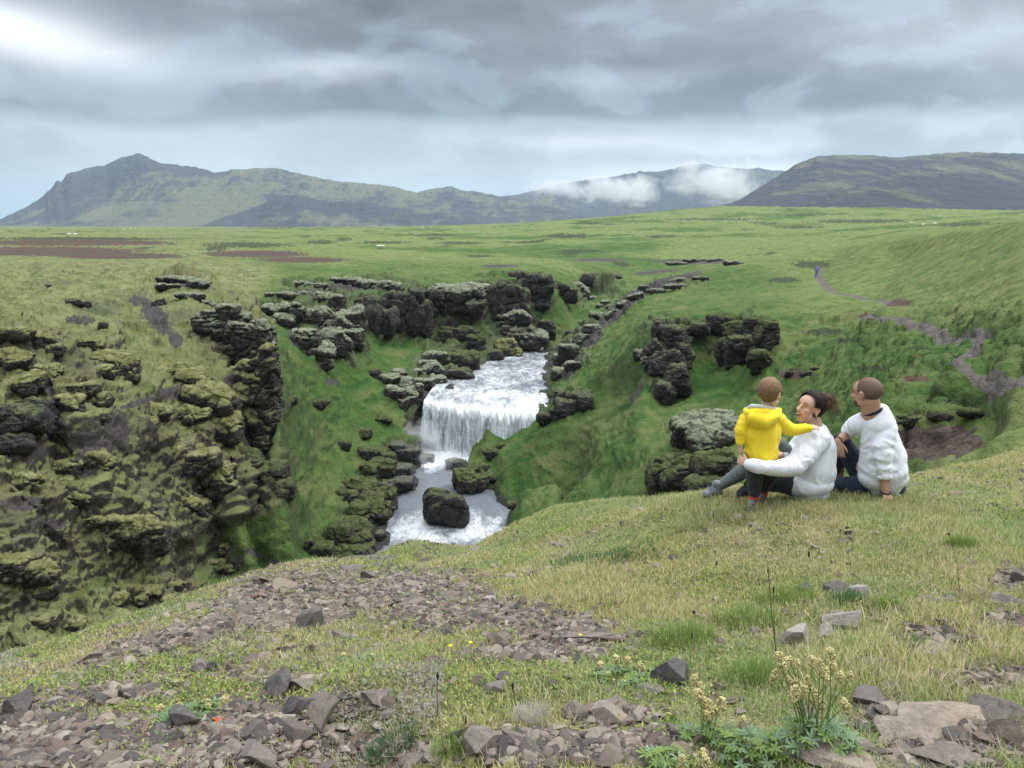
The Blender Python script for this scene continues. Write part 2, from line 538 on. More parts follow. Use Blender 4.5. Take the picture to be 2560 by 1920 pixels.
def survey(us, vs):
    """grid of s over us x vs from the survey points"""
    KV = 0.45                                         # weight of log distance against azimuth in the triangulation
    seen, P2, idx = {}, [], []
    for q in PTS:
        key = (round(q[0], 4), round(q[1], 4))
        if key not in seen:
            seen[key] = len(P2)
            P2.append(q)
        idx.append(seen[key])
    E = [(idx[a], idx[b]) for a, b in EDG if idx[a] != idx[b]]
    vo, eo, fo, ov, oe, of = delaunay_2d_cdt([Vector((q[0], q[1] * KV)) for q in P2], E, [], 0, 1e-6)
    sv = np.zeros(len(vo))
    for i, src in enumerate(ov):
        if len(src):
            sv[i] = np.mean([P2[k][2] for k in src])
        else:                                         # a crossing of two lines
            dd = sorted(((vo[i].x - q[0]) ** 2 + (vo[i].y - q[1] * KV) ** 2, q[2]) for q in P2)[:2]
            sv[i] = sum(s for _, s in dd) / 2
            print('crossing at', vo[i].x, math.exp(vo[i].y / KV))
    X = np.array([[v.x, v.y / KV] for v in vo])
    S = np.full((len(vs), len(us)), np.nan)
    for f in fo:
        a, b, c = X[f[0]], X[f[1]], X[f[2]]
        i0, i1 = np.searchsorted(us, [min(a[0], b[0], c[0]) - 1e-9, max(a[0], b[0], c[0]) + 1e-9])
        j0, j1 = np.searchsorted(vs, [min(a[1], b[1], c[1]) - 1e-9, max(a[1], b[1], c[1]) + 1e-9])
        if i1 <= i0 or j1 <= j0:
            continue
        U, V = np.meshgrid(us[i0:i1], vs[j0:j1])
        den = (b[1] - c[1]) * (a[0] - c[0]) + (c[0] - b[0]) * (a[1] - c[1])
        if abs(den) < 1e-14:
            continue
        w0 = ((b[1] - c[1]) * (U - c[0]) + (c[0] - b[0]) * (V - c[1])) / den
        w1 = ((c[1] - a[1]) * (U - c[0]) + (a[0] - c[0]) * (V - c[1])) / den
        w2 = 1 - w0 - w1
        ok = (w0 > -1e-6) & (w1 > -1e-6) & (w2 > -1e-6)
        sub = S[j0:j1, i0:i1]
        sub[ok] = (w0 * sv[f[0]] + w1 * sv[f[1]] + w2 * sv[f[2]])[ok]
    for i in range(S.shape[1]):
        col = S[:, i]
        bad = np.isnan(col)
        if bad.any():
            col[bad] = np.interp(vs[bad], vs[~bad], col[~bad])
    return S


def blur(S, r, axis):
    if r < 1:
        return S
    k = np.exp(-0.5 * (np.arange(-2 * r, 2 * r + 1) / r) ** 2)
    k /= k.sum()
    pad = [(0, 0), (0, 0)]
    pad[axis] = (2 * r, 2 * r)
    P = np.pad(S, pad, mode='edge')
    out = np.zeros_like(S)
    for i, w in enumerate(k):
        sl = [slice(None), slice(None)]
        sl[axis] = slice(i, i + S.shape[axis])
        out += w * P[tuple(sl)]
    return out


QUAL = 1.0


def seg(a, b, n):
    return np.linspace(math.log(a), math.log(b), n, endpoint=False)


GU = np.concatenate([np.linspace(-3.0, -1.2, 24, endpoint=False), np.linspace(-1.2, -.8, 40, endpoint=False), np.linspace(-.8, .8, int(1150 * QUAL), endpoint=False), np.linspace(.8, 1.2, 40, endpoint=False), np.linspace(1.2, 3.0, 25)])
HV = np.concatenate([seg(.55, 1.7, 40), seg(1.7, 11.5, 260), seg(11.5, 28, 110), seg(28, 135, 520), seg(135, 1500, 200), seg(1500, 15000, 50)])
HS = survey(GU, HV)
HS = blur(blur(HS, 2, 0), max(1, int(4 * QUAL)), 1)
# rows of the final sheet are spread so that steep ground gets as many as it needs
_dS = np.abs(np.gradient(HS, axis=0) / np.gradient(HV)[:, None])
_lim = np.interp(HV, [math.log(q) for q in (.55, 1.7, 3, 11, 14, 28, 120, 400, 1500, 15000)], [60, 130, 280, 260, 90, 200, 240, 120, 70, 20])[:, None]
_den = np.sqrt(_lim ** 2 + (_dS / (1.5 / 770)) ** 2)
_den = blur(blur(_den, 3, 0), int(22 * QUAL), 1)
_cum = np.cumsum(_den * np.gradient(HV)[:, None], axis=0)
_cum -= _cum[0]
NROW = int(1750 * QUAL)
VV = np.empty((NROW, len(GU)))
GS = np.empty_like(VV)
for _i in range(len(GU)):
    VV[:, _i] = np.interp(np.linspace(0, _cum[-1, _i], NROW), _cum[:, _i], HV)
    GS[:, _i] = np.interp(VV[:, _i], HV, HS[:, _i])
UU = np.tile(GU, (NROW, 1))
DD = np.exp(VV)
GX, GY = UU * DD, DD.copy()
GZ = GS * DD


def resample():
    """heights of the finished sheet back on the regular grid used for standing things on it"""
    global HS
    new = np.empty_like(HS)
    for i in range(len(GU)):
        vv = np.log(np.maximum.accumulate(GY[:, i]))
        new[:, i] = np.interp(HV, vv, GZ[:, i] / GY[:, i])
    HS = new


def gsample(x, y):
    """ground height at world x, y (arrays)"""
    x = np.asarray(x, float)
    y = np.maximum(np.asarray(y, float), 0.56)
    u, v = x / y, np.log(y)
    i = np.clip(np.searchsorted(GU, u) - 1, 0, len(GU) - 2)
    j = np.clip(np.searchsorted(HV, v) - 1, 0, len(HV) - 2)
    fu = np.clip((u - GU[i]) / (GU[i + 1] - GU[i]), 0, 1)
    fv = np.clip((v - HV[j]) / (HV[j + 1] - HV[j]), 0, 1)
    A = HS
    return y * (A[j, i] * (1 - fu) * (1 - fv) + A[j, i + 1] * fu * (1 - fv) + A[j + 1, i] * (1 - fu) * fv + A[j + 1, i + 1] * fu * fv)


def hit(px, py, dmin=1.0):
    """where the ground is met in the direction px, py"""
    u, s = uv_s(px, py)
    i = int(np.clip(np.searchsorted(GU, u), 0, len(GU) - 1))
    j0 = np.searchsorted(HV, math.log(dmin))
    prof = HS[j0:, i]
    w = np.nonzero(prof >= s)[0]
    k = w[0] if len(w) else len(prof) - 1
    v = HV[j0 + k]
    if k > 0 and len(w) and prof[k] > prof[k - 1]:
        v = HV[j0 + k - 1] + (HV[j0 + k] - HV[j0 + k - 1]) * (s - prof[k - 1]) / (prof[k] - prof[k - 1])
    D = math.exp(v)
    return Vector((u * D, D, s * D))


def patch(px, py, rx, ry, soft=0.35, D=None, rot=0.0, wob=0.35, freq=None, seed=0):
    """mask of a ground patch round the point seen at px, py; rx, ry in metres across and along"""
    c = hit(px, py) if D is None else at(px, py, D)
    dx, dy = GX - c.x, GY - c.y
    if rot:
        cr, sr = math.cos(rot), math.sin(rot)
        dx, dy = dx * cr + dy * sr, -dx * sr + dy * cr
    r = np.sqrt((dx / rx) ** 2 + (dy / ry) ** 2)
    m = np.zeros_like(r)
    near = r < 1.9
    if near.any():
        fq = freq or 1.6 / min(rx, ry)
        n = fbm(np.c_[GX[near] * fq, GY[near] * fq, np.full(near.sum(), seed * 3.1)], 3)
        m[near] = 1 - sstep(r[near] + n * wob * 1.6, 1 - soft, 1 + soft)
    return m


def ang_patch(px, py, wx, wy, rot=0.0, soft=.35, depth=.45, seed=0, wob=.4):
    """mask round the ground point seen at px, py, as wide and high as wx, wy photo pixels are there"""
    c = hit(px, py)
    u, s_ = uv_s(px, py)
    k0, k1 = np.searchsorted(GU, [u - 2.1 * max(wx, wy) / FPX, u + 2.1 * max(wx, wy) / FPX])
    sl = (slice(None), slice(max(0, k0 - 8), k1 + 8))
    gx, gy, gz = GX[sl], GY[sl], GZ[sl]
    du = (gx / gy - u) * FPX
    ds = -(gz / gy - s_) * FPX
    cr, sr = math.cos(rot), math.sin(rot)
    a, b = du * cr + ds * sr, -du * sr + ds * cr
    r = np.sqrt((a / wx) ** 2 + (b / wy) ** 2 + (np.log(gy / c.y) / depth) ** 2)
    out = np.zeros(GX.shape)
    m = np.zeros_like(r)
    near = r < 1.9
    if near.any():
        fq = 1.3 / (max(min(wx, wy), 8) * c.y / FPX)
        n = fbm(np.c_[gx[near] * fq, gy[near] * fq, gz[near] * fq + seed * 3.1], 3)
        m[near] = 1 - sstep(r[near] + n * wob * 1.6, 1 - soft, 1 + soft)
    out[sl] = m
    return out
# ------------------------------------------------------------------ relief on the land and what covers it
FX, FY, FD = GX.ravel(), GY.ravel(), DD.ravel()
P0 = np.c_[FX, FY, GZ.ravel() * 0.6]


def _nrm(X, Y, Z):
    P = np.stack([X, Y, Z], -1)
    a = np.gradient(P, axis=1)
    b = np.gradient(P, axis=0)
    n = np.cross(a, b)
    n /= np.maximum(np.linalg.norm(n, axis=2), 1e-12)[..., None]
    n *= np.sign(n[..., 2:3] + 1e-9)
    return n[..., 0], n[..., 1], n[..., 2]


def _slope(X, Y, Z):
    nx, ny, nz = _nrm(X, Y, Z)
    return np.hypot(nx, ny) / np.maximum(nz, .05)


# broken rocky ground: (px, py, half width, half height, turn)
CRAGS = [(60, 845, 110, 26), (130, 880, 40, 20), (270, 905, 80, 45), (60, 1065, 110, 75), (455, 705, 80, 14), (560, 810, 100, 60), (600, 880, 95, 60), (600, 1000, 110, 90), (480, 960, 80, 50), (560, 1110, 130, 80),
         (430, 1150, 110, 80), (650, 1220, 80, 60), (290, 1350, 120, 90), (50, 1440, 110, 80), (480, 1280, 60, 50), (560, 1400, 60, 60), (200, 1000, 90, 60), (390, 1040, 80, 50), (400, 1470, 120, 30), (100, 1240, 120, 50),
         (830, 840, 90, 90), (700, 785, 60, 36), (930, 710, 110, 14), (760, 715, 70, 12), (960, 790, 110, 70), (1080, 780, 90, 60), (1160, 760, 80, 50), (1250, 765, 80, 70), (1320, 725, 70, 45), (1170, 860, 160, 36), (1290, 840, 90, 46),
         (1500, 715, 60, 36), (1460, 740, 34, 36), (1420, 900, 44, 46, -.8), (1480, 830, 50, 30, -.8), (1560, 765, 70, 20, -.5), (1680, 712, 90, 14), (1410, 1010, 80, 40), (1660, 900, 60, 100), (1700, 830, 80, 30), (1850, 860, 90, 80),
         (1760, 1075, 90, 50), (1740, 1190, 110, 50), (900, 1360, 110, 46), (900, 1270, 70, 60), (960, 1190, 70, 50), (1035, 1060, 26, 90), (1010, 970, 60, 40), (1080, 930, 60, 50), (1200, 1190, 40, 30), (1000, 1130, 50, 40), (1040, 768, 330, 56), (820, 765, 150, 60), (1430, 880, 50, 70, -.8)]


def shaped(a):
    return a.reshape(GX.shape)


far_w = sstep(GY, 11, 20)
n_big = shaped(fbm(P0 / 14.0, 3))
n_lump = shaped(fbm(P0 / 2.2, 3, 0.5))
_wob = .035 * shaped(fbm(P0 / 7.0 + 3, 3))
_u0 = -.322 - .10 * sstep(-GZ / GY, .385, .44)
left2 = (1 - sstep(GX / GY + _wob - _u0, -.03, .015)) * (1 - sstep(GY, 85, 120)) * far_w
hum = sstep(GX / GY, .22, .4) * (1 - sstep(GY, 150, 260)) * far_w * (.25 + .75 * sstep(-GZ / GY, .085, .13))
plat = sstep(GY, 110, 170)


def sel(mask, fn):
    """evaluate noise only where the mask is above zero"""
    out = np.zeros(GX.shape)
    k = mask > .01
    out[k] = fn(np.c_[GX[k], GY[k], GZ[k]])
    return out * mask


crag = np.zeros_like(GZ)
for q in CRAGS:
    crag = np.maximum(crag, ang_patch(q[0], q[1], q[2], q[3], q[4] if len(q) > 4 else 0, seed=q[0], soft=.45, depth=.35))
crag = np.clip(crag, 0, 1) * far_w
stp = np.clip(_slope(GX, GY, GZ), 0, 3)
crag = np.maximum(crag, left2 * sstep(stp, 1.0, 1.9) * .42)
crag = np.clip(crag * (0.75 + .9 * n_lump), 0, 1)
dz = far_w * (0.28 * n_big * (1 - .4 * plat) + 0.12 * n_lump)
dz += plat * (1 - sstep(GY, 700, 1200)) * (shaped(fbm(np.c_[FX / 22, FY / 34, FX * 0], 4, .55, 'ridge')) - .2) * np.clip(GY / 200, .5, 3.5) * .95
dz += sel(hum, lambda P: .28 * fbm(P * np.array([1 / 2.4, 1 / 2.4, 1 / .7]), 3, .55, 'ridge') + .22 * fbm(P / 1.1, 3, .5, 'billow'))
near_w = 1 - sstep(GY, 9, 13)
dz += near_w * (0.045 * shaped(fbm(P0 * 1.8, 4)) + 0.012 * shaped(fbm(P0 * 11, 3)))
GZ = GZ + dz
# moss cushions and broken rock push out along the surface normal
push = sel(left2, lambda P: .34 * (fbm(P / .95, 4, .55, 'billow') - .1) + .16 * fbm(P / .30, 2, .5, 'billow') + .95 * (fbm(P / np.array([6.5, 6.5, 4.5]), 4, .5, 'ridge') - .25) + .10 * (blocks(P / 1.6) - .5))
push += sel(crag, lambda P: .55 * (fbm(P / np.array([2.6, 2.6, 1.9]), 6, .56, 'ridge') - .1) + .8 * (blocks(P / np.array([2.0, 2.0, 1.4])) - .5) + .32 * (blocks(P / .62) - .5) + .16 * fbm(P / .4, 3, .5)) * np.clip(GY / 55, .6, 1.6)
mid_g = far_w * (1 - left2) * (1 - sstep(GY, 130, 200)) * (1 - .65 * sstep(GX / GY, .3, .45) * (1 - sstep(-GZ / GY, .085, .13)))
push += sel(mid_g, lambda P: .10 * fbm(P / 1.5, 4, .6, 'billow') + .30 * (fbm(P / np.array([3.2, 3.2, 1.3]), 4, .55, 'ridge') - .15) + .07 * fbm(P / .45, 2, .5, 'billow'))
Nx, Ny, Nz = _nrm(GX, GY, GZ)
GX2, GY2, GZ2 = GX + Nx * push, GY + Ny * push, GZ + Nz * push
GX, GY, GZ = GX2, GY2, GZ2
UU = GX / GY
DD = GY
FX, FY, FD = GX.ravel(), GY.ravel(), GY.ravel()
resample()
lush, dirt, scree, olive, dark = (np.zeros_like(GZ) for _ in range(5))
# lush green: gullies and slopes about the river
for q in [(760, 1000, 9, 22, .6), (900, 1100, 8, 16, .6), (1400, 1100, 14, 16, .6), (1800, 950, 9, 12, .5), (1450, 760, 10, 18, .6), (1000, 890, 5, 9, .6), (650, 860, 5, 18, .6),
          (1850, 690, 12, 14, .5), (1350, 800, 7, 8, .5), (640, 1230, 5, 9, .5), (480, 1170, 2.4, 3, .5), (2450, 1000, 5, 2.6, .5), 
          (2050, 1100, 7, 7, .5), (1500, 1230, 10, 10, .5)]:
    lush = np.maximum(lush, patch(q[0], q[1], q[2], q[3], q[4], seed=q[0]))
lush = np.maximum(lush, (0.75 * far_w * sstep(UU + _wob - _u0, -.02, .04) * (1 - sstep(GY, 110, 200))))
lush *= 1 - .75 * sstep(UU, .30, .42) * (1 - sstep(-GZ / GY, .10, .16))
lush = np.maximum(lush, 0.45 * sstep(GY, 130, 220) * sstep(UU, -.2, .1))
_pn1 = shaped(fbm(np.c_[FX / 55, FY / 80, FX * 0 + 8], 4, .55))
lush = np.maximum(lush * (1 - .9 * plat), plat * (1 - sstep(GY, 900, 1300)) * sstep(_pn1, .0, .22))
# bare earth: scars of the plateau, path, hollow on the right, gravel chutes
for q in [(390, 790, 26, 55, -.6), (345, 752, 30, 12, 0), (440, 850, 18, 22, -.4), (118, 960, 12, 55, -.25), (150, 1060, 16, 60, -.4), (230, 1110, 60, 30, .3), (290, 1070, 40, 45, .2), (350, 1005, 60, 9, -.3), (210, 1160, 30, 40, .4),
          (740, 840, 18, 34, -.35), (830, 955, 20, 9, .0), (1590, 985, 9, 34, .5), (690, 1410, 30, 12, .6), (640, 1385, 34, 9, .5), (60, 1260, 70, 22, 0), (120, 1310, 50, 18, 0), (60, 1130, 70, 30, 0), (440, 980, 60, 18, -.2), (580, 950, 30, 14, 0),
          (1412, 905, 44, 50, .3), (1470, 845, 44, 26, -.6), (1530, 790, 44, 16, -.6), (1400, 905, 26, 30, .3), (1570, 750, 60, 16, -.6), (1680, 700, 90, 10, -.25), (1640, 720, 60, 8, -.25), (1730, 655, 90, 5, 0), (1640, 680, 60, 5, -.1), (1250, 665, 50, 4, 0),
          (1500, 650, 70, 4, .0), (900, 715, 90, 10, 0), (780, 730, 50, 8, 0), (470, 710, 60, 9, .1), (560, 830, 70, 34, .3), (640, 860, 30, 50, 0), (80, 845, 80, 12, .1), (200, 800, 40, 10, 0)]:
    scree = np.maximum(scree, ang_patch(q[0], q[1], q[2], q[3], q[4], seed=q[0]))
for q in [(180, 607, 260, 7), (100, 628, 260, 12), (300, 640, 160, 8), (640, 635, 130, 9), (760, 650, 110, 7), (2340, 1105, 130, 46), (2240, 1115, 90, 40), (1980, 935, 34, 14), (2290, 946, 40, 8), (2245, 757, 36, 10), (2170, 790, 30, 7),
          (1900, 880, 16, 60), (1500, 520, 1, 1)]:
    dirt = np.maximum(dirt, ang_patch(q[0], q[1], q[2], q[3], 0, seed=q[0]))
# dark turf breaks over the plateau, seen as short dark lines
for q in [(540, 622, 30, 7), (620, 612, 110, 8), (200, 597, 240, 5), (800, 605, 40, 6), (860, 598, 20, 5), (960, 606, 60, 4), (1150, 608, 60, 4), (1080, 588, 70, 3), (1440, 627, 50, 4), (1720, 652, 100, 5), (1780, 548, 130, 3), (2000, 568, 60, 4), (2150, 553, 130, 5),
          (2400, 560, 110, 6), (680, 570, 70, 2), (1420, 590, 70, 5), (1480, 558, 60, 3), (1660, 590, 50, 3), (2030, 662, 50, 10), (1200, 640, 40, 3), (1960, 700, 40, 8),
          (1880, 830, 60, 12), (2060, 830, 50, 9), (2120, 850, 50, 7), (2180, 920, 60, 7), (2300, 870, 40, 5), (2400, 1000, 60, 8)]:
    dark = np.maximum(dark, 0.9 * ang_patch(q[0], q[1], q[2], q[3], 0, seed=q[0], wob=.8, depth=.3))
dark = np.maximum(dark, .95 * plat * sstep(shaped(fbm(np.c_[FX / 26, FY / 38, FX * 0 + 4], 5, .62)), .16, .34) * (1 - sstep(GY, 900, 1300)))
dark = np.maximum(dark, .75 * crag * 0)


def poly_dist(pts):
    d = np.full(GX.shape, 1e9)
    for a, b in zip(pts[:-1], pts[1:]):
        ax, ay, bx, by = a[0], a[1], b[0], b[1]
        L2 = (bx - ax) ** 2 + (by - ay) ** 2 + 1e-9
        t = np.clip(((GX - ax) * (bx - ax) + (GY - ay) * (by - ay)) / L2, 0, 1)
        d = np.minimum(d, np.hypot(GX - ax - t * (bx - ax), GY - ay - t * (by - ay)))
    return d


pw = [at(*q) for q in PATH]
pd = poly_dist([(p.x, p.y) for p in pw])
pn = shaped(fbm(np.c_[FX / 1.3, FY / 1.3, FX * 0], 3))
path_m = 1 - sstep(pd + pn * .09, .12 + GY * .0022, .22 + GY * .0032)
GZ -= 0.10 * (1 - sstep(pd, .2, .9)) * far_w
# the foreground: gravel and stones against grass
fx, fy = GX, GY


def near_patch(px, py, rx, ry, soft=.5, amp=1.0, seed=0):
    return amp * patch(px, py, rx, ry, soft, seed=seed, wob=.7, freq=2.6)


gr = np.zeros_like(GZ)
for q in [(150, 1890, 300, 50, 0), (480, 1880, 330, 60, 0), (60, 1800, 70, 50, 0), (620, 1790, 140, 40, -.1), (940, 1470, 260, 50, 0), (750, 1530, 150, 45, -.1), (620, 1500, 110, 34, -.3),
          (1200, 1550, 240, 42, 0), (1420, 1590, 130, 45, .1), (1310, 1640, 150, 28, 0), (1450, 1870, 300, 60, 0), (1530, 1790, 110, 24, 0), (2400, 1860, 190, 90, 0), (2490, 1710, 120, 40, 0), (2330, 1600, 100, 32, 0),
          (2520, 1560, 80, 30, 0), (2530, 1450, 50, 30, 0), (420, 1600, 150, 20, -.25), (250, 1665, 110, 16, -.25), (700, 1700, 100, 16, 0), (350, 1745, 100, 14, 0), (2200, 1790, 60, 50, 0), (1000, 1900, 90, 22, 0), (300, 1840, 380, 60, 0), (640, 1810, 260, 60, -.1), (200, 1745, 170, 24, -.15), (860, 1870, 200, 30, 0), (540, 1570, 260, 26, -.25), (1080, 1500, 240, 40, .1)]:
    gr = np.maximum(gr, ang_patch(q[0], q[1], q[2], q[3], q[4], seed=q[0], soft=.5, wob=.7, depth=.6))
gravel = gr * near_w
drygrass = near_w
wet = np.zeros_like(GZ)
# lines below the water lines turn to dark wet rock
wetn = (GZ < zlow(1300) + .55 + 0.5 * pn) & (GY > 44) & (GY < 75) & (UU > -.22) & (UU < .08)
wet[wetn] = 1
wet2 = (GZ < ZUP + 0.3 + 0.4 * pn) & (GY >= 72) & (GY < 105) & (UU > -.2) & (UU < .10)
wet[wet2] = 1
wet = blur(blur(wet, 2, 0), 2, 1)
olive = np.clip(left2 + 0.9 * (1 - sstep(UU + _wob - _u0, -.04, .03)) * sstep(GY, 20, 60) * (1 - .35 * plat), 0, 1)

NR, NC = GX.shape
idx = np.arange(NR * NC).reshape(NR, NC)
QF = np.stack([idx[:-1, :-1], idx[:-1, 1:], idx[1:, 1:], idx[1:, :-1]], -1).reshape(-1, 4)
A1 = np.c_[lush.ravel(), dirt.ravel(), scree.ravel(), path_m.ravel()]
A2 = np.c_[gravel.ravel(), near_w.ravel(), wet.ravel(), olive.ravel()]


def mat_land(t, p, out):
    pos = worldpos(t)
    a1 = t.node('ShaderNodeAttribute', attribute_name='a1')
    a2 = t.node('ShaderNodeAttribute', attribute_name='a2')
    s1, s2 = t.node('ShaderNodeSeparateColor'), t.node('ShaderNodeSeparateColor')
    t.l.new(a1.outputs['Color'], s1.inputs[0])
    t.l.new(a2.outputs['Color'], s2.inputs[0])
    lush_, dirt_, scree_ = s1.outputs
    path_ = a1.outputs['Alpha']
    grav_, near_, wet_ = s2.outputs
    oliv_ = a2.outputs['Alpha']
    dark_ = attr(t, 'dark')
    nb = t.noise(pos, 0.09, 4, .6)
    nm = t.noise(pos, 0.7, 5, .65)
    nf = t.noise(pos, 5.0, 5, .7)
    nff = t.noise(pos, 38.0, 4, .7)
    # grass in the distance
    g1 = t.mix(t.ss(nm, .38, .62), (0.108, 0.152, 0.044), (0.188, 0.228, 0.082))
    g2 = t.mix(t.ss(nm, .36, .62), (0.030, 0.084, 0.018), (0.080, 0.148, 0.034))
    g = t.mix(t.m('MULTIPLY', lush_, t.ss(nb, .25, .55), clamp=True), g1, g2)
    ol = t.mix(t.ss(nm, .36, .64), (0.120, 0.138, 0.050), (0.230, 0.250, 0.110))
    ol = t.mix(t.ss(t.noise(pos, 1.3, 4, .7), .56, .68), ol, (0.17, 0.185, 0.125))
    g = t.mix(t.m('MULTIPLY', oliv_, t.ss(nb, .15, .42), clamp=True), g, ol)
    # brownish breaks in the turf
    brk = t.ss(t.noise(t.mapping(pos, (1, 1, 1.6)), 0.55, 6, .72), .60, .70)
    g = t.mix(t.m('MULTIPLY', brk, .5), g, (0.055, 0.060, 0.028))
    g = t.mix(t.m('MULTIPLY', t.ss(nf, .45, .75), .35), g, (0.05, 0.075, 0.022))
    # browner moss mixed into the lush turf; also paints in the canyon's shade
    moss_shade = lush_
    g = t.mix(t.m('MULTIPLY', t.m('MULTIPLY', moss_shade, t.ss(nm, .42, .66)), .42), g, (0.058, 0.064, 0.022))
    # worn, yellowed and rusty turf, and pale dry grass where the ground is flat
    big = t.ss(t.noise(pos, .16, 5, .68), .52, .62)
    g = t.mix(t.m('MULTIPLY', t.m('MULTIPLY', big, oliv_), .6), g, t.mix(nf, (0.055, 0.048, 0.042), (0.115, 0.105, 0.088)))
    n17 = t.noise(t.mapping(pos, (1, 1, 2.2)), .22, 6, .7)
    g = t.mix(t.m('MULTIPLY', t.ss(n17, .52, .66), .55), g, (0.175, 0.175, 0.075))
    g = t.mix(t.m('MULTIPLY', t.ss(n17, .44, .34), .45), g, (0.045, 0.085, 0.028))
    rust = t.noise(pos, .5, 5, .75)
    g = t.mix(t.m('MULTIPLY', t.ss(rust, .62, .72), .45), g, (0.13, 0.075, 0.032))
    # near turf
    ng = t.mix(t.ss(nf, .35, .65), (0.15, 0.155, 0.06), (0.26, 0.25, 0.12))
    ng = t.mix(t.ss(t.noise(pos, 2.3, 4, .6), .5, .68), ng, (0.10, 0.15, 0.035))
    g = t.mix(near_, g, ng)
    # steep faces are rock and dark soil
    geo = t.node('ShaderNodeNewGeometry')
    nz = t.node('ShaderNodeSeparateXYZ')
    t.l.new(geo.outputs['Normal'], nz.inputs[0])
    steep = t.ss(t.m('ADD', nz.outputs[2], t.m('MULTIPLY', t.m('SUBTRACT', nm, .5), .5)), .62, .38)
    rockc = t.mix(t.ss(nf, .35, .65), (0.028, 0.026, 0.026), (0.085, 0.078, 0.068))
    g = t.mix(t.m('MULTIPLY', t.m('MULTIPLY', steep, t.m('SUBTRACT', 1.0, near_)), t.m('MAXIMUM', t.m('MULTIPLY', oliv_, .9), t.m('MAXIMUM', attr(t, 'crag'), .25))), g, rockc)
    # broken rock: moss and grey lichen on what faces up, bare basalt elsewhere
    crag_ = attr(t, 'crag')
    up = t.ss(t.m('ADD', nz.outputs[2], t.m('MULTIPLY', t.m('SUBTRACT', nf, .5), 1.1)), .22, .62)
    cm = t.mix(oliv_, (0.085, 0.115, 0.048), (0.150, 0.155, 0.068))
    cm = t.mix(t.m('MULTIPLY', t.ss(nm, .54, .70), .6), cm, (0.160, 0.175, 0.115))
    cc = t.mix(up, t.mix(t.ss(nf, .35, .65), (0.040, 0.036, 0.033), (0.115, 0.100, 0.086)), cm)
    g = t.mix(t.ss(t.m('ADD', crag_, t.m('MULTIPLY', t.m('SUBTRACT', nm, .5), .6)), .25, .75), g, cc)
    dn = t.m('ADD', dark_, t.m('MULTIPLY', t.m('SUBTRACT', nf, .5), 1.2))
    g = t.mix(t.m('MULTIPLY', t.ss(dn, .40, .72), .85), g, (0.040, 0.052, 0.030))
    edge = t.m('MULTIPLY', t.m('SUBTRACT', nf, .5), .9)
    sc = t.mix(t.ss(nff, .35, .65), (0.040, 0.036, 0.036), (0.112, 0.102, 0.096))
    g = t.mix(t.ss(t.m('ADD', t.m('ADD', scree_, edge), t.m('MULTIPLY', t.m('SUBTRACT', nm, .5), .9)), .38, .72), g, sc)
    dc = t.mix(t.ss(nf, .35, .65), (0.050, 0.037, 0.031), (0.115, 0.090, 0.076))
    dc = t.mix(t.m('MULTIPLY', t.ss(nb, .45, .6), .45), dc, (0.12, 0.058, 0.038))
    g = t.mix(t.ss(t.m('ADD', dirt_, edge), .4, .62), g, dc)
    g = t.mix(t.ss(t.m('ADD', path_, t.m('MULTIPLY', edge, .6)), .4, .65), g, t.mix(nf, (0.095, 0.085, 0.075), (0.17, 0.155, 0.14)))
    gc = t.mix(t.ss(nff, .35, .65), (0.085, 0.060, 0.045), (0.24, 0.19, 0.155))
    gc = t.mix(t.ss(nf, .5, .7), gc, (0.16, 0.13, 0.11))
    g = t.mix(t.ss(t.m('ADD', grav_, edge), .35, .6), g, gc)
    g = t.mix(wet_, g, t.mix(nf, (0.020, 0.021, 0.022), (0.060, 0.058, 0.052)))
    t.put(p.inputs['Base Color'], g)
    b1 = bump(t, p, t.m('ADD', nm, t.m('MULTIPLY', t.noise(pos, 2.2, 5, .7), .5)), 0.45, .8)
    b2 = bump(t, p, nf, 0.14, .9, b1)
    bump(t, p, nff, 0.010, .8, b2)
    t.put(p.inputs['Roughness'], t.m('SUBTRACT', .95, t.m('MULTIPLY', wet_, .5)))


MLAND = new_mat('turf_moss_and_earth', mat_land, .95, .15)
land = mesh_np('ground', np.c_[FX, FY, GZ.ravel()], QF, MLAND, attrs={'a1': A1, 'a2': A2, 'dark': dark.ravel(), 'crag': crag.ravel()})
tag(land, 'rolling green moorland cut by a river canyon, stony slope in front', 'ground', kind='structure')
# ------------------------------------------------------------------ river and fall
def mat_water(t, p, out):
    pos = worldpos(t)
    foam = attr(t, 'foam')
    flow = t.mapping(pos, (1.0, .55, 1.0), (0, 0, .25))
    n1 = t.noise(flow, .62, 7, .68, 2.2)
    n2 = t.noise(flow, 2.3, 6, .72, 1.8)
    n3 = t.noise(t.mapping(pos, (1, .6, 1)), 9.0, 3, .7, .5)
    r = t.m('SUBTRACT', 1.0, t.m('ABSOLUTE', t.m('SUBTRACT', t.m('MULTIPLY', n2, 2.0), 1.0)))
    k = t.m('ADD', t.m('MULTIPLY', r, .34), t.m('MULTIPLY', n1, .55))
    k = t.m('ADD', k, t.m('MULTIPLY', n3, .12))
    k = t.m('ADD', k, t.m('MULTIPLY', t.m('SUBTRACT', foam, .5), .62))
    k = t.ss(k, .50, .80)
    wcol = t.mix(n1, (0.105, 0.120, 0.140), (0.175, 0.195, 0.220))
    t.put(p.inputs['Base Color'], t.mix(k, wcol, (0.68, 0.71, 0.75)))
    t.put(p.inputs['Roughness'], t.m('ADD', .28, t.m('MULTIPLY', k, .5)))
    p.inputs['Specular IOR Level'].default_value = .3
    b = bump(t, p, n2, .10, .7)
    bump(t, p, t.m('ADD', n3, k), .05, .6, b)


MWATER = new_mat('milky_river_water', mat_water)


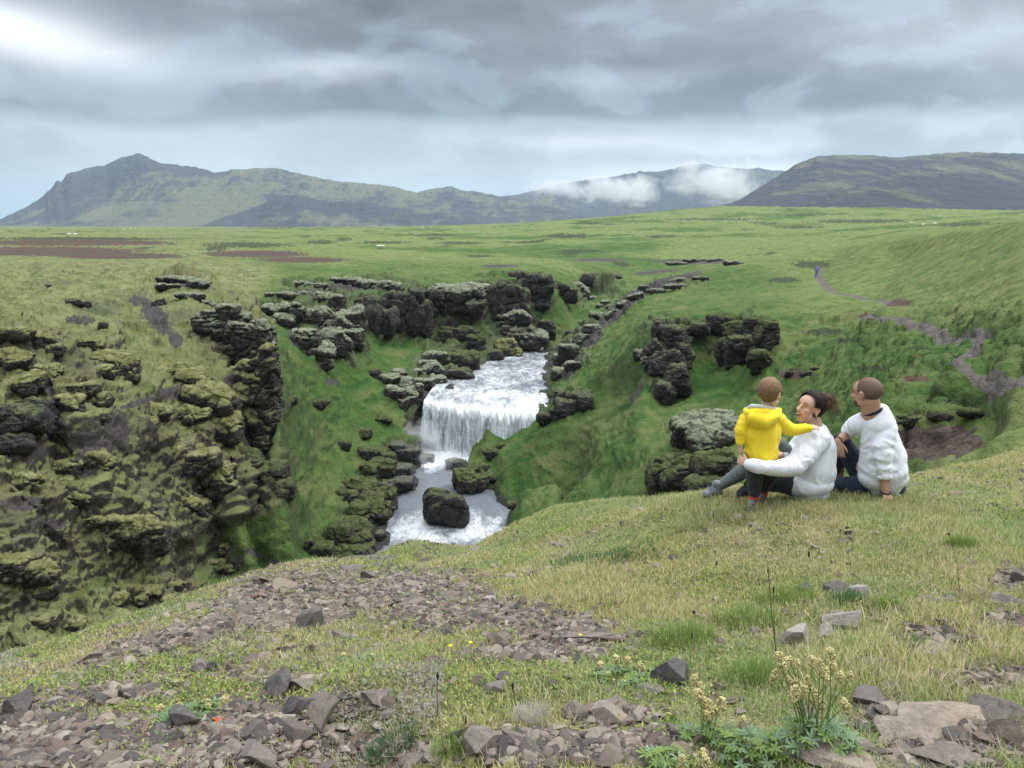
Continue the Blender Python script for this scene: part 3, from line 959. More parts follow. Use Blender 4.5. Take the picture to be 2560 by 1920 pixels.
def mat_fall(t, p, out):
    pos = objpos(t)
    uvw = t.node('ShaderNodeCombineXYZ')
    t.put(uvw.inputs[0], attr(t, 'across'))
    t.put(uvw.inputs[1], attr(t, 'down'))
    v = uvw.outputs[0]
    s1 = t.noise(t.mapping(v, (1.5, .14, 1)), 1.0, 6, .72, .8)
    s2 = t.noise(t.mapping(v, (9.0, 1.3, 1)), 1.0, 5, .75, .6)
    s3 = t.noise(t.mapping(v, (16.0, 7.0, 1)), 1.0, 3, .7, .3)
    k = t.m('ADD', t.m('MULTIPLY', s1, .5), t.m('ADD', t.m('MULTIPLY', s2, .35), t.m('MULTIPLY', s3, .3)))
    foam = attr(t, 'foam')
    k = t.m('ADD', k, t.m('MULTIPLY', t.m('SUBTRACT', foam, .5), .34))
    kk = t.ss(k, .47, .66)
    t.put(p.inputs['Base Color'], t.mix(kk, (0.22, 0.25, 0.29), (0.82, 0.85, 0.88)))
    t.put(p.inputs['Alpha'], t.m('MAXIMUM', t.ss(k, .38, .47), .35))
    p.inputs['Roughness'].default_value = .45
    b = bump(t, p, s1, .35, .8)
    bump(t, p, s2, .12, .8, b)


MFALL = new_mat('falling_white_water', mat_fall)


def sheet(name, rows, cols, f, mat, **kw):
    """f(t, r) arrays -> V, attrs; t across 0..1, r along 0..1"""
    T, R = np.meshgrid(np.linspace(0, 1, cols), np.linspace(0, 1, rows))
    V, at_ = f(T.ravel(), R.ravel())
    i = np.arange(rows * cols).reshape(rows, cols)
    Q = np.stack([i[:-1, :-1], i[:-1, 1:], i[1:, 1:], i[1:, :-1]], -1).reshape(-1, 4)
    return mesh_np(name, V, Q, mat, attrs=at_, **kw)


def px_of(x, y, z):
    """photo pixel of world points"""
    b = y * CT - z * ST
    return 1280 + FPX * x / b, 960 - FPX * (y * ST + z * CT) / b


# lower river: rows go from 44 m to 72 m ahead
_wl = sorted([(at(a, b, zlow(b) / uv_s(a, b)[1]).y, at(a, b, zlow(b) / uv_s(a, b)[1]).x) for a, b in WL])
_wr = sorted([(at(a, b, zlow(b) / uv_s(a, b)[1]).y, at(a, b, zlow(b) / uv_s(a, b)[1]).x) for a, b in WR + [(1260, 1130)]])


def zlow_y(y):
    return np.interp(y, [44, 49, 60, 71], [-22.75, -22.45, -22.0, -21.6])


def f_low(t, r):
    y = 43 + r * 28.9
    xl = np.interp(y, [q[0] for q in _wl], [q[1] for q in _wl]) - 1.6
    xr = np.interp(y, [q[0] for q in _wr], [q[1] for q in _wr]) + 1.8
    xr = np.where(y > 64, np.maximum(xr, 1.5 + (y - 64) * .3), xr)
    x = xl + t * (xr - xl)
    z = zlow_y(y)
    px, py = px_of(x, y, z)
    base = np.exp(-((py - 1150) / 26) ** 2) * sstep(px, 1030, 1075) * .85
    rap = np.exp(-((py - 1330) / 42) ** 2) * (0.24 + .20 * np.exp(-((px - 1020) / 60) ** 2) + .22 * np.exp(-((px - 1230) / 50) ** 2))
    ring = np.exp(-((np.hypot((px - 1115) / 1.3, (py - 1300)) - 52) / 16) ** 2) * .16
    foam = np.clip(.14 + base + rap + ring, 0, 1.3)
    P = np.c_[x, y * .8, z * 0]
    w = fbm(P * .9, 4) * (.05 + .35 * rap) + fbm(P * 3.1, 3) * (.02 + .12 * rap) + base * (.5 * fbm(P * 1.4, 4, .6, 'billow') + .25)
    return np.c_[x, y, z + w], {'foam': foam}


def f_up(t, r):
    y = 71.0 + r * 40
    ux = [(q[0], q[1]) for q in [(70, -8.6), (73.4, -8.75), (75.6, -6.9), (81.9, -5.15), (90.3, -3.3), (95.9, -1.0), (98, 4.6), (111, 8)]]
    xl = np.interp(y, [q[0] for q in ux], [q[1] for q in ux]) - 1.2
    xl = np.where(y < 75.6, np.interp(y, [71, 75.6], [-8.45, -7.9]), xl)
    xr = np.interp(y, [71, 84, 95, 98, 111], [5.0, 4.9, 6.4, 9, 16])
    x = xl + t * (xr - xl)
    yl = lip_y(t)
    y = yl + (y - 71.0) * (111 - yl) / 40
    P = np.c_[x, y * .7, x * 0]
    amp = .06 + .05 * sstep(y, 92, 75)
    w = fbm(P * .9, 4) * amp * 2 + fbm(P * 2.8, 3, .6, 'ridge') * amp
    lipd = y - yl
    z = ZUP + w * sstep(lipd, 0, 2.5) - lipdrop(x) * (1 - sstep(lipd, 0, 3.5)) ** 1.5
    foam = .42 + .16 * (1 - sstep(lipd + 5 * fbm(P * .5, 3), 0.5, 8)) + .22 * fbm(P * .25, 3)
    return np.c_[x, y, z], {'foam': foam}


def lipdrop(x):
    return .30 + .55 * np.clip(noise3(np.c_[x * .75, x * 0, x * 0]) + .15, -.25, .8) + .12 * noise3(np.c_[x * 2.6, x * 0 + 3, x * 0])


def lip_y(t):
    return np.interp(t, [0, .15, .4, .62, .85, 1], [72.3, 71.4, 70.0, 69.4, 69.8, 70.6]) + .9 * noise3(np.c_[t * 5.2, t * 0 + 2, t * 0]) + .35 * noise3(np.c_[t * 17, t * 0 + 7, t * 0])


def f_fall(t, r):
    yl = lip_y(t)
    xl0 = np.interp(yl * 0 + 71, [71, 75.6], [-8.45, -7.9])
    x0 = xl0 + t * (5.0 - xl0)
    push = np.interp(t, [0, .3, .6, 1], [1.5, 2.2, 2.6, 2.4])
    P1 = np.c_[x0 * 1.2, r * 0, r * 0]
    ragged = fbm(P1, 4) * .5
    y = yl - push * np.sqrt(np.clip(r, 0, 1)) - ragged * r ** .5
    z = (ZUP - lipdrop(x0)) - (5.2 - lipdrop(x0)) * r ** 1.6
    P = np.c_[x0 * 2.4, r * 1.2, r * 0]
    y = y - (.28 * fbm(P, 4, .6, 'ridge') + .10 * fbm(P * 4, 2)) * sstep(r, 0.02, .3)
    x = x0 + .15 * fbm(np.c_[x0, r * 2, r * 0 + 5], 3) * r - .25 * (t < .02) * r
    foam = .47 + .24 * (1 - sstep(r + .25 * fbm(np.c_[x0 * .9, r * 0, r * 0], 3), .0, .45)) + .35 * sstep(r, .8, 1.0)
    return np.c_[x, y, z], {'foam': foam, 'across': x0, 'down': r * 5}


river = sheet('river', 520, 300, f_low, MWATER)
tag(river, 'grey milky river below the waterfall with white rapids', 'river', kind='structure')
river2 = sheet('river', 420, 320, f_up, MWATER)
tag(river2, 'broad choppy river running up to the lip of the waterfall', 'river', kind='structure')
fall = sheet('waterfall', 200, 420, f_fall, MFALL)
tag(fall, 'wide white waterfall dropping over a dark ledge into the canyon', 'waterfall', kind='thing')


# ------------------------------------------------------------------ mountains, drifting cloud, haze
def mat_mount(t, p, out):
    pos = worldpos(t)
    geo = t.node('ShaderNodeNewGeometry')
    nz = t.node('ShaderNodeSeparateXYZ')
    t.l.new(geo.outputs['Normal'], nz.inputs[0])
    n1 = t.noise(pos, .0035, 6, .62)
    n2 = t.noise(pos, .022, 6, .7)
    st = t.noise(t.mapping(pos, (.6, .16, .1)), .03, 5, .65, .4)
    g = t.m('ADD', t.m('MULTIPLY', attr(t, 'veg'), .9), t.m('ADD', t.m('MULTIPLY', t.m('SUBTRACT', n1, .5), 1.6), t.m('MULTIPLY', t.m('SUBTRACT', st, .5), 1.3)))
    g = t.m('ADD', g, t.m('MULTIPLY', t.m('SUBTRACT', nz.outputs[2], .80), .9))
    rock = t.mix(n2, (0.032, 0.037, 0.055), (0.095, 0.095, 0.115))
    veg = t.mix(n2, (0.100, 0.112, 0.070), (0.185, 0.190, 0.130))
    t.put(p.inputs['Base Color'], t.mix(t.ss(g, .36, .70), rock, veg))
    bump(t, p, t.m('ADD', n2, st), 24.0, 1.0)


MMOUNT = new_mat('hazy_mountain_slopes', mat_mount, .95, .1)


def mountain(name, prof, D0, D1, base, seed, label, veg=lambda u, t: 0 * u + .4, n=(700, 260), amp=.22, shape=.8, gul=1.0, strata=0.0):
    px = np.array([q[0] for q in prof], float)
    py = np.array([q[1] for q in prof], float)
    us = np.array([uv_s(a, b)[0] for a, b in zip(px, py)])
    ss_ = np.array([uv_s(a, b)[1] for a, b in zip(px, py)])
    U = np.linspace(us[0], us[-1], n[0])
    S = np.interp(U, us, ss_)
    jag = fbm(np.c_[U * 95, U * 0 + seed, U * 0], 4, .6) * .0022
    S = S + jag * sstep(S - base, 0, .02)
    T = np.linspace(0, 1.35, n[1])
    Ug, Tg = np.meshgrid(U, T)
    Sg = np.tile(S, (n[1], 1))
    # crest distance wanders, so spurs come forward
    wander = fbm(np.c_[U * 6, U * 0 + seed * 2.2, U * 0], 3) * .35
    D1u = D1 * (1 + wander * .35)
    Dg = D0 + (np.tile(D1u, (n[1], 1)) - D0) * Tg
    H = (Sg - base) * np.tile(D1u, (n[1], 1))
    up = np.where(Tg <= 1, np.clip(Tg, 0, 1) ** (1 / shape) * (1 + .0 * Tg), 1 - (Tg - 1) * 1.6)
    X, Y = Ug * Dg, Dg
    P = np.c_[(X / 260).ravel(), (Y / 900).ravel(), np.full(X.size, seed)]
    env = (4 * np.clip(Tg, 0, 1) * np.clip(1 - Tg, 0, 1)).ravel()
    rid = fbm(P, 5, .5, 'ridge')
    fine = fbm(np.c_[(X / 90).ravel(), (Y / 200).ravel(), np.full(X.size, seed + 3)], 4, .55, 'ridge')
    z = (H * up).ravel() * (1 + amp * gul * env * (rid - .25) + amp * .45 * env * fine)
    if strata:
        q = z / 22 + fbm(P * 2, 2) * .6
        z = z + strata * 22 * (np.floor(q) + sstep(q - np.floor(q), .55, 1.0) - q) * np.clip(env * 1.4, 0, 1)
    Z = z + base * Dg.ravel()
    V = np.c_[X.ravel(), Y.ravel(), Z]
    i = np.arange(n[0] * n[1]).reshape(n[1], n[0])
    Q = np.stack([i[:-1, :-1], i[:-1, 1:], i[1:, 1:], i[1:, :-1]], -1).reshape(-1, 4)
    o = mesh_np(name, V, Q, MMOUNT, attrs={'veg': veg(Ug.ravel(), Tg.ravel())})
    tag(o, label, 'mountain', kind='structure')
    return o


def gauss(u, px, w):
    return np.exp(-((u - uv_s(px, 480)[0]) * FPX / w) ** 2)


mountain('mountain', [(-700, 500), (-300, 540), (0, 548), (60, 520), (95, 500), (130, 470), (140, 452), (146, 450), (152, 456), (165, 436), (220, 419), (262, 413), (290, 398), (320, 390), (345, 385), (370, 393), (400, 407),
                      (440, 412), (500, 420), (537, 432), (580, 424), (640, 420), (690, 419), (720, 428), (760, 438), (840, 452), (900, 458), (940, 460), (1000, 470), (1040, 482), (1080, 472),
                      (1130, 466), (1150, 475), (1200, 480), (1240, 488), (1330, 500), (1420, 530), (1500, 560)], 2500, 3700, -.012, 3.3,
         'long hazy mountain ridge with a pointed summit behind the plateau',
         lambda u, t: .30 + .55 * gauss(u, 500, 130) * (1 - sstep(t, .5, .95)) + .35 * gauss(u, 300, 60) * (1 - sstep(t, .3, .6)) + .35 * gauss(u, 900, 260) * sstep(t, .4, .7) - .30 * gauss(u, 380, 90) * sstep(t, .5, .8), amp=.44, shape=.62, n=(900, 320), strata=.12)
mountain('mountain', [(430, 572), (520, 556), (580, 538), (640, 516), (690, 496), (740, 486), (790, 498), (830, 506), (880, 500), (930, 508), (1000, 520), (1060, 528), (1130, 534), (1200, 546), (1260, 560), (1300, 572)],
         2350, 2800, -.013, 9.1, 'low dark rocky spur in front of the long mountain ridge', lambda u, t: .22 + .2 * gauss(u, 900, 150) * (1 - sstep(t, .2, .6)), amp=.5, shape=.9, n=(500, 200), strata=.15)
mountain('mountain', [(1180, 500), (1240, 494), (1280, 489), (1330, 478), (1400, 462), (1450, 452), (1500, 445), (1540, 440), (1590, 432), (1600, 426), (1612, 430), (1660, 428), (1700, 418), (1730, 411), (1765, 410), (1790, 416), (1850, 420), (1940, 425), (2050, 432), (2200, 450)],
         3600, 5400, -.010, 5.7, 'distant blue mountain half hidden by drifting cloud', lambda u, t: .34 - .35 * gauss(u, 1650, 120), amp=.4, shape=.7, n=(600, 220), strata=.15)
mountain('mountain', [(1740, 532), (1800, 516), (1850, 499), (1880, 480), (1920, 455), (1960, 430), (2000, 405), (2040, 392), (2080, 388), (2150, 387), (2200, 390), (2240, 394), (2300, 388), (2380, 381), (2420, 380), (2500, 382), (2560, 384), (3100, 420), (3400, 470)],
         1150, 2000, .0055, 12.9, 'broad rounded grey green hill rising beyond the plateau', lambda u, t: .14 + .12 * sstep(t, .2, .5) + .16 * gauss(u, 2400, 200), amp=.22, shape=.75, n=(700, 260))
mountain('mountain', [(1900, 532), (2000, 508), (2100, 478), (2170, 458), (2240, 442), (2300, 436), (2360, 440), (2450, 452), (2560, 468), (2700, 480), (3300, 520)],
         880, 1250, .0045, 21.9, 'low scree covered foot of the rounded hill', lambda u, t: .12 + .1 * gauss(u, 2300, 120), amp=.18, shape=.8, n=(500, 160))
# ------------------------------------------------------------------ rocks
def ico(level):
    a = (1 + 5 ** .5) / 2
    V = [(-1, a, 0), (1, a, 0), (-1, -a, 0), (1, -a, 0), (0, -1, a), (0, 1, a), (0, -1, -a), (0, 1, -a), (a, 0, -1), (a, 0, 1), (-a, 0, -1), (-a, 0, 1)]
    F = [(0, 11, 5), (0, 5, 1), (0, 1, 7), (0, 7, 10), (0, 10, 11), (1, 5, 9), (5, 11, 4), (11, 10, 2), (10, 7, 6), (7, 1, 8),
         (3, 9, 4), (3, 4, 2), (3, 2, 6), (3, 6, 8), (3, 8, 9), (4, 9, 5), (2, 4, 11), (6, 2, 10), (8, 6, 7), (9, 8, 1)]
    V = np.array(V, float)
    V /= np.linalg.norm(V, axis=1)[:, None]
    F = np.array(F)
    for _ in range(level):
        e = np.concatenate([F[:, [0, 1]], F[:, [1, 2]], F[:, [2, 0]]])
        e.sort(axis=1)
        key, inv = np.unique(e[:, 0] * (len(V) + 1) + e[:, 1], return_inverse=True)
        a_, b_ = key // (len(V) + 1), key % (len(V) + 1)
        mid = V[a_] + V[b_]
        mid /= np.linalg.norm(mid, axis=1)[:, None]
        n = len(F)
        m = inv + len(V)
        ab, bc, ca = m[:n], m[n:2 * n], m[2 * n:]
        V = np.vstack([V, mid])
        F = np.vstack([np.c_[F[:, 0], ab, ca], np.c_[F[:, 1], bc, ab], np.c_[F[:, 2], ca, bc], np.c_[ab, bc, ca]])
    return V, F


ICO = {k: ico(k) for k in range(1, 7)}
RNG = np.random.RandomState(11)


def lump(level, rad, rng, planes=9, dmin=.55, dmax=.95, flat_top=0.0, tilt=0.0, rz=None, boxy=0.0):
    """unit ball cut by planes, scaled; returns points round the origin"""
    V, F = ICO[level]
    V = V.copy()
    if boxy:
        mx = np.abs(V).max(1)[:, None]
        V = V * (1 - boxy) + V / mx * .8 * boxy
    for _ in range(planes):
        n = rng.normal(size=3)
        n /= np.linalg.norm(n)
        d = rng.uniform(dmin, dmax)
        k = V @ n - d
        V -= np.outer(np.maximum(k, 0), n) * .96
    if flat_top:
        V[:, 2] = np.minimum(V[:, 2], flat_top)
    V *= np.array(rad)
    a = rng.uniform(0, 6.28) if rz is None else rz
    ca, sa = math.cos(a), math.sin(a)
    if rz is not None or abs(rad[0] - rad[1]) < 1e-9:
        V = V @ np.array([[ca, sa, 0], [-sa, ca, 0], [0, 0, 1]])
    if tilt:
        ct, st = math.cos(tilt), math.sin(tilt)
        V = V @ np.array([[ct, 0, st], [0, 1, 0], [-st, 0, ct]])
    return V, F


def normals(V, F):
    n = np.cross(V[F[:, 1]] - V[F[:, 0]], V[F[:, 2]] - V[F[:, 0]])
    N = np.zeros_like(V)
    for k in range(3):
        np.add.at(N, F[:, k], n)
    return N / np.maximum(np.linalg.norm(N, axis=1), 1e-12)[:, None]


def roughen(V, F, size, amp, seed=0, strata=.0, octv=5, mode='ridge'):
    N = normals(V, F)
    q = V / size
    d = fbm(q * 1.3 + seed, 3) * .9 + fbm(q * 2.6 + seed * 2, octv, .58, mode) * .55
    if strata:
        d = d + strata * fbm(np.c_[q[:, 0] * .7, q[:, 1] * .7, q[:, 2] * 6 + seed], 3)
    return V + N * (d * amp * size)[:, None]


def join(parts):
    Vs, Fs, b = [], [], 0
    for V, F in parts:
        Vs.append(V)
        Fs.append(F + b)
        b += len(V)
    return np.vstack(Vs), np.vstack(Fs)


def mat_crag(mossc, rockc, mlo=.25, mhi=.62, sc=1.0):
    def fn(t, p, out):
        pos = worldpos(t)
        geo = t.node('ShaderNodeNewGeometry')
        nz = t.node('ShaderNodeSeparateXYZ')
        t.l.new(geo.outputs['Normal'], nz.inputs[0])
        n0 = t.noise(pos, .5 * sc, 4, .6)
        n1 = t.noise(pos, 2.2 * sc, 5, .7)
        n2 = t.noise(pos, 9.0 * sc, 5, .75)
        v = t.vor(pos, 3.5 * sc)
        k = t.m('ADD', t.m('ADD', t.m('MULTIPLY', nz.outputs[2], .35), t.m('MULTIPLY', attr(t, 'up'), .65)), t.m('MULTIPLY', t.m('SUBTRACT', n1, .5), 1.2))
        k = t.m('ADD', k, t.m('MULTIPLY', t.m('SUBTRACT', n0, .5), .9))
        k = t.ss(k, mlo, mhi)
        moss = t.mix(t.ss(n1, .35, .65), mossc[0], mossc[1])
        moss = t.mix(t.m('MULTIPLY', t.ss(n2, .45, .7), .5), moss, tuple(c * .4 for c in mossc[0]))
        rk = t.mix(t.ss(n2, .3, .7), rockc[0], rockc[1])
        rk = t.mix(t.m('MULTIPLY', t.ss(n1, .56, .68), .55), rk, tuple(c * .55 for c in mossc[1]))
        t.put(p.inputs['Base Color'], t.mix(k, rk, moss))
        b = bump(t, p, n1, .25 / sc, .7)
        bump(t, p, n2, .08 / sc, .7, b)
    return fn


BAS = ((0.020, 0.019, 0.020), (0.085, 0.077, 0.070))
M_CRAG_OLIVE = new_mat('olive_moss_on_lava', mat_crag(((0.13, 0.135, 0.045), (0.24, 0.245, 0.12)), BAS, .10, .50), .95, .15)
M_CRAG_GREY = new_mat('grey_lichen_on_basalt', mat_crag(((0.15, 0.165, 0.11), (0.26, 0.28, 0.20)), BAS, .15, .55), .95, .15)
M_CRAG_GREEN = new_mat('green_moss_on_basalt', mat_crag(((0.050, 0.068, 0.026), (0.105, 0.120, 0.050)), BAS, .22, .66), .95, .15)
M_CRAG_DARK = new_mat('bare_dark_basalt', mat_crag(((0.06, 0.075, 0.035), (0.11, 0.12, 0.06)), ((0.016, 0.016, 0.017), (0.072, 0.066, 0.062)), .55, 1.0), .9, .2)
M_CRAG_WET = new_mat('wet_shore_rock', mat_crag(((0.05, 0.065, 0.03), (0.10, 0.105, 0.05)), ((0.014, 0.015, 0.017), (0.05, 0.052, 0.055)), .6, 1.1), .45, .4)


GROW = ('cliffs above the upper river',)


def outcrop(name, label, cat, mat, lumps, D=None, group=None, depth=.8, amp=.17, back=.45, strata=.35, level=None, voxel=None, planes=7, mode='ridge', seed=None, column=.9, grow=1.0, sep=False):
    """lumps: (px, py, half width, half height[, tilt]) in photo pixels; becomes metres at its own distance"""
    if sep:
        for q in lumps:
            outcrop(name, label, cat, mat, [q], D, group, depth, amp, back, strata, level, voxel, planes, mode, None, column, grow)
        return
    rng = np.random.RandomState(int(lumps[0][0] * 7 + lumps[0][1]) if seed is None else seed)
    parts = []
    cs = []
    sizes = []
    for q in lumps:
        px, py, w, h = q[:4]
        tilt = q[4] if len(q) > 4 else 0.0
        g = hit(px, min(py + h * .75, 1900), 12) if D is None else at(px, py + h * .75, D)
        d = g.y
        rw, rh = w * d / FPX * 1.22 * grow * (1.14 if group in GROW else 1.06), h * d / FPX * 1.25 * grow * (1.1 if group in GROW else 1)
        rd = depth * min(max(rw, rh), 1.6 * min(rw, rh))
        c = at(px, py, d + rd * back)
        V, F = lump(4 if max(w, h) > 12 else 3, (rw, rd, rh), rng, planes + 3, .55, .92, tilt=0, rz=0.0, boxy=.8, flat_top=rng.uniform(.6, .8))
        if tilt:
            ct, st = math.cos(tilt), math.sin(tilt)
            V = V @ np.array([[ct, 0, -st], [0, 1, 0], [st, 0, ct]])
        V = V + np.array(c)
        size = (rw * rh) ** .5
        sizes.append(size)
        V = roughen(V, F, size, .10, seed=rng.uniform(0, 50), strata=strata * .6, mode=mode)
        parts.append((V, F))
        cs.append((c.x, c.y, c.z - rh))
    V, F = join(parts)
    vox = (voxel or 1.8) * float(np.mean([c[1] for c in cs])) / FPX
    V, F = remeshed(V, F, vox)
    N = normals(V, F)
    smooth_up = N[:, 2].copy()
    size = float(np.median(sizes))
    an = np.array([1, 1, column])
    lay = fbm(np.c_[V[:, 0] / (size * 2.5), V[:, 1] / (size * 2.5), V[:, 2] / (size * .22)] + 3, 3, .6, 'ridge')
    d = 1.0 * (blocks(V / (size * 1.0) * an, .15) - .5) + .22 * (blocks(V / (size * .36) * an, .1) - .5) + .38 * fbm(V / (size * .6), 5, .55, mode) + .34 * lay * strata * 2
    V = V + N * (d * amp * 1.9 * size)[:, None]
    for vi, fi in components(V, F):
        v = V[vi]
        org = np.array([v[:, 0].mean(), v[:, 1].mean(), v[:, 2].min()])
        o = mesh_np(name, v - org, fi, mat, smooth=True, attrs={'up': smooth_up[vi]})
        o.location = org
        tag(o, label, cat, group)


def components(V, F, least=80):
    """connected pieces of a mesh as (vertex numbers, faces)"""
    lab = np.arange(len(V))
    E = np.concatenate([F[:, :2], F[:, 1:]])
    while True:
        m = np.minimum(lab[E[:, 0]], lab[E[:, 1]])
        new = lab.copy()
        np.minimum.at(new, E[:, 0], m)
        np.minimum.at(new, E[:, 1], m)
        new = new[new]
        if (new == lab).all():
            break
        lab = new
    out = []
    for k in np.unique(lab):
        vi = np.nonzero(lab == k)[0]
        if len(vi) < least:
            continue
        mp = np.full(len(V), -1)
        mp[vi] = np.arange(len(vi))
        out.append((vi, mp[F[lab[F[:, 0]] == k]]))
    return out


def remeshed(V, F, vox, adapt=0.0, smooth=0):
    """one closed skin round overlapping shapes"""
    me = mesh_np('tmp', V, F, None, link=False)
    ob = bpy.data.objects.new('tmp', me)
    COL.objects.link(ob)
    md = ob.modifiers.new('r', 'REMESH')
    md.mode = 'VOXEL'
    md.voxel_size = vox
    if smooth:
        sm = ob.modifiers.new('s', 'SMOOTH')
        sm.factor = .5
        sm.iterations = smooth
    dg = bpy.context.evaluated_depsgraph_get()
    ev = ob.evaluated_get(dg)
    m2 = ev.to_mesh()
    m2.calc_loop_triangles()
    v = np.empty(len(m2.vertices) * 3, dtype=np.float32)
    m2.vertices.foreach_get('co', v)
    f = np.empty(len(m2.loop_triangles) * 3, dtype=np.int32)
    m2.loop_triangles.foreach_get('vertices', f)
    ev.to_mesh_clear()
    bpy.data.objects.remove(ob)
    bpy.data.meshes.remove(me)
    return v.reshape(-1, 3).astype(float), f.reshape(-1, 3)


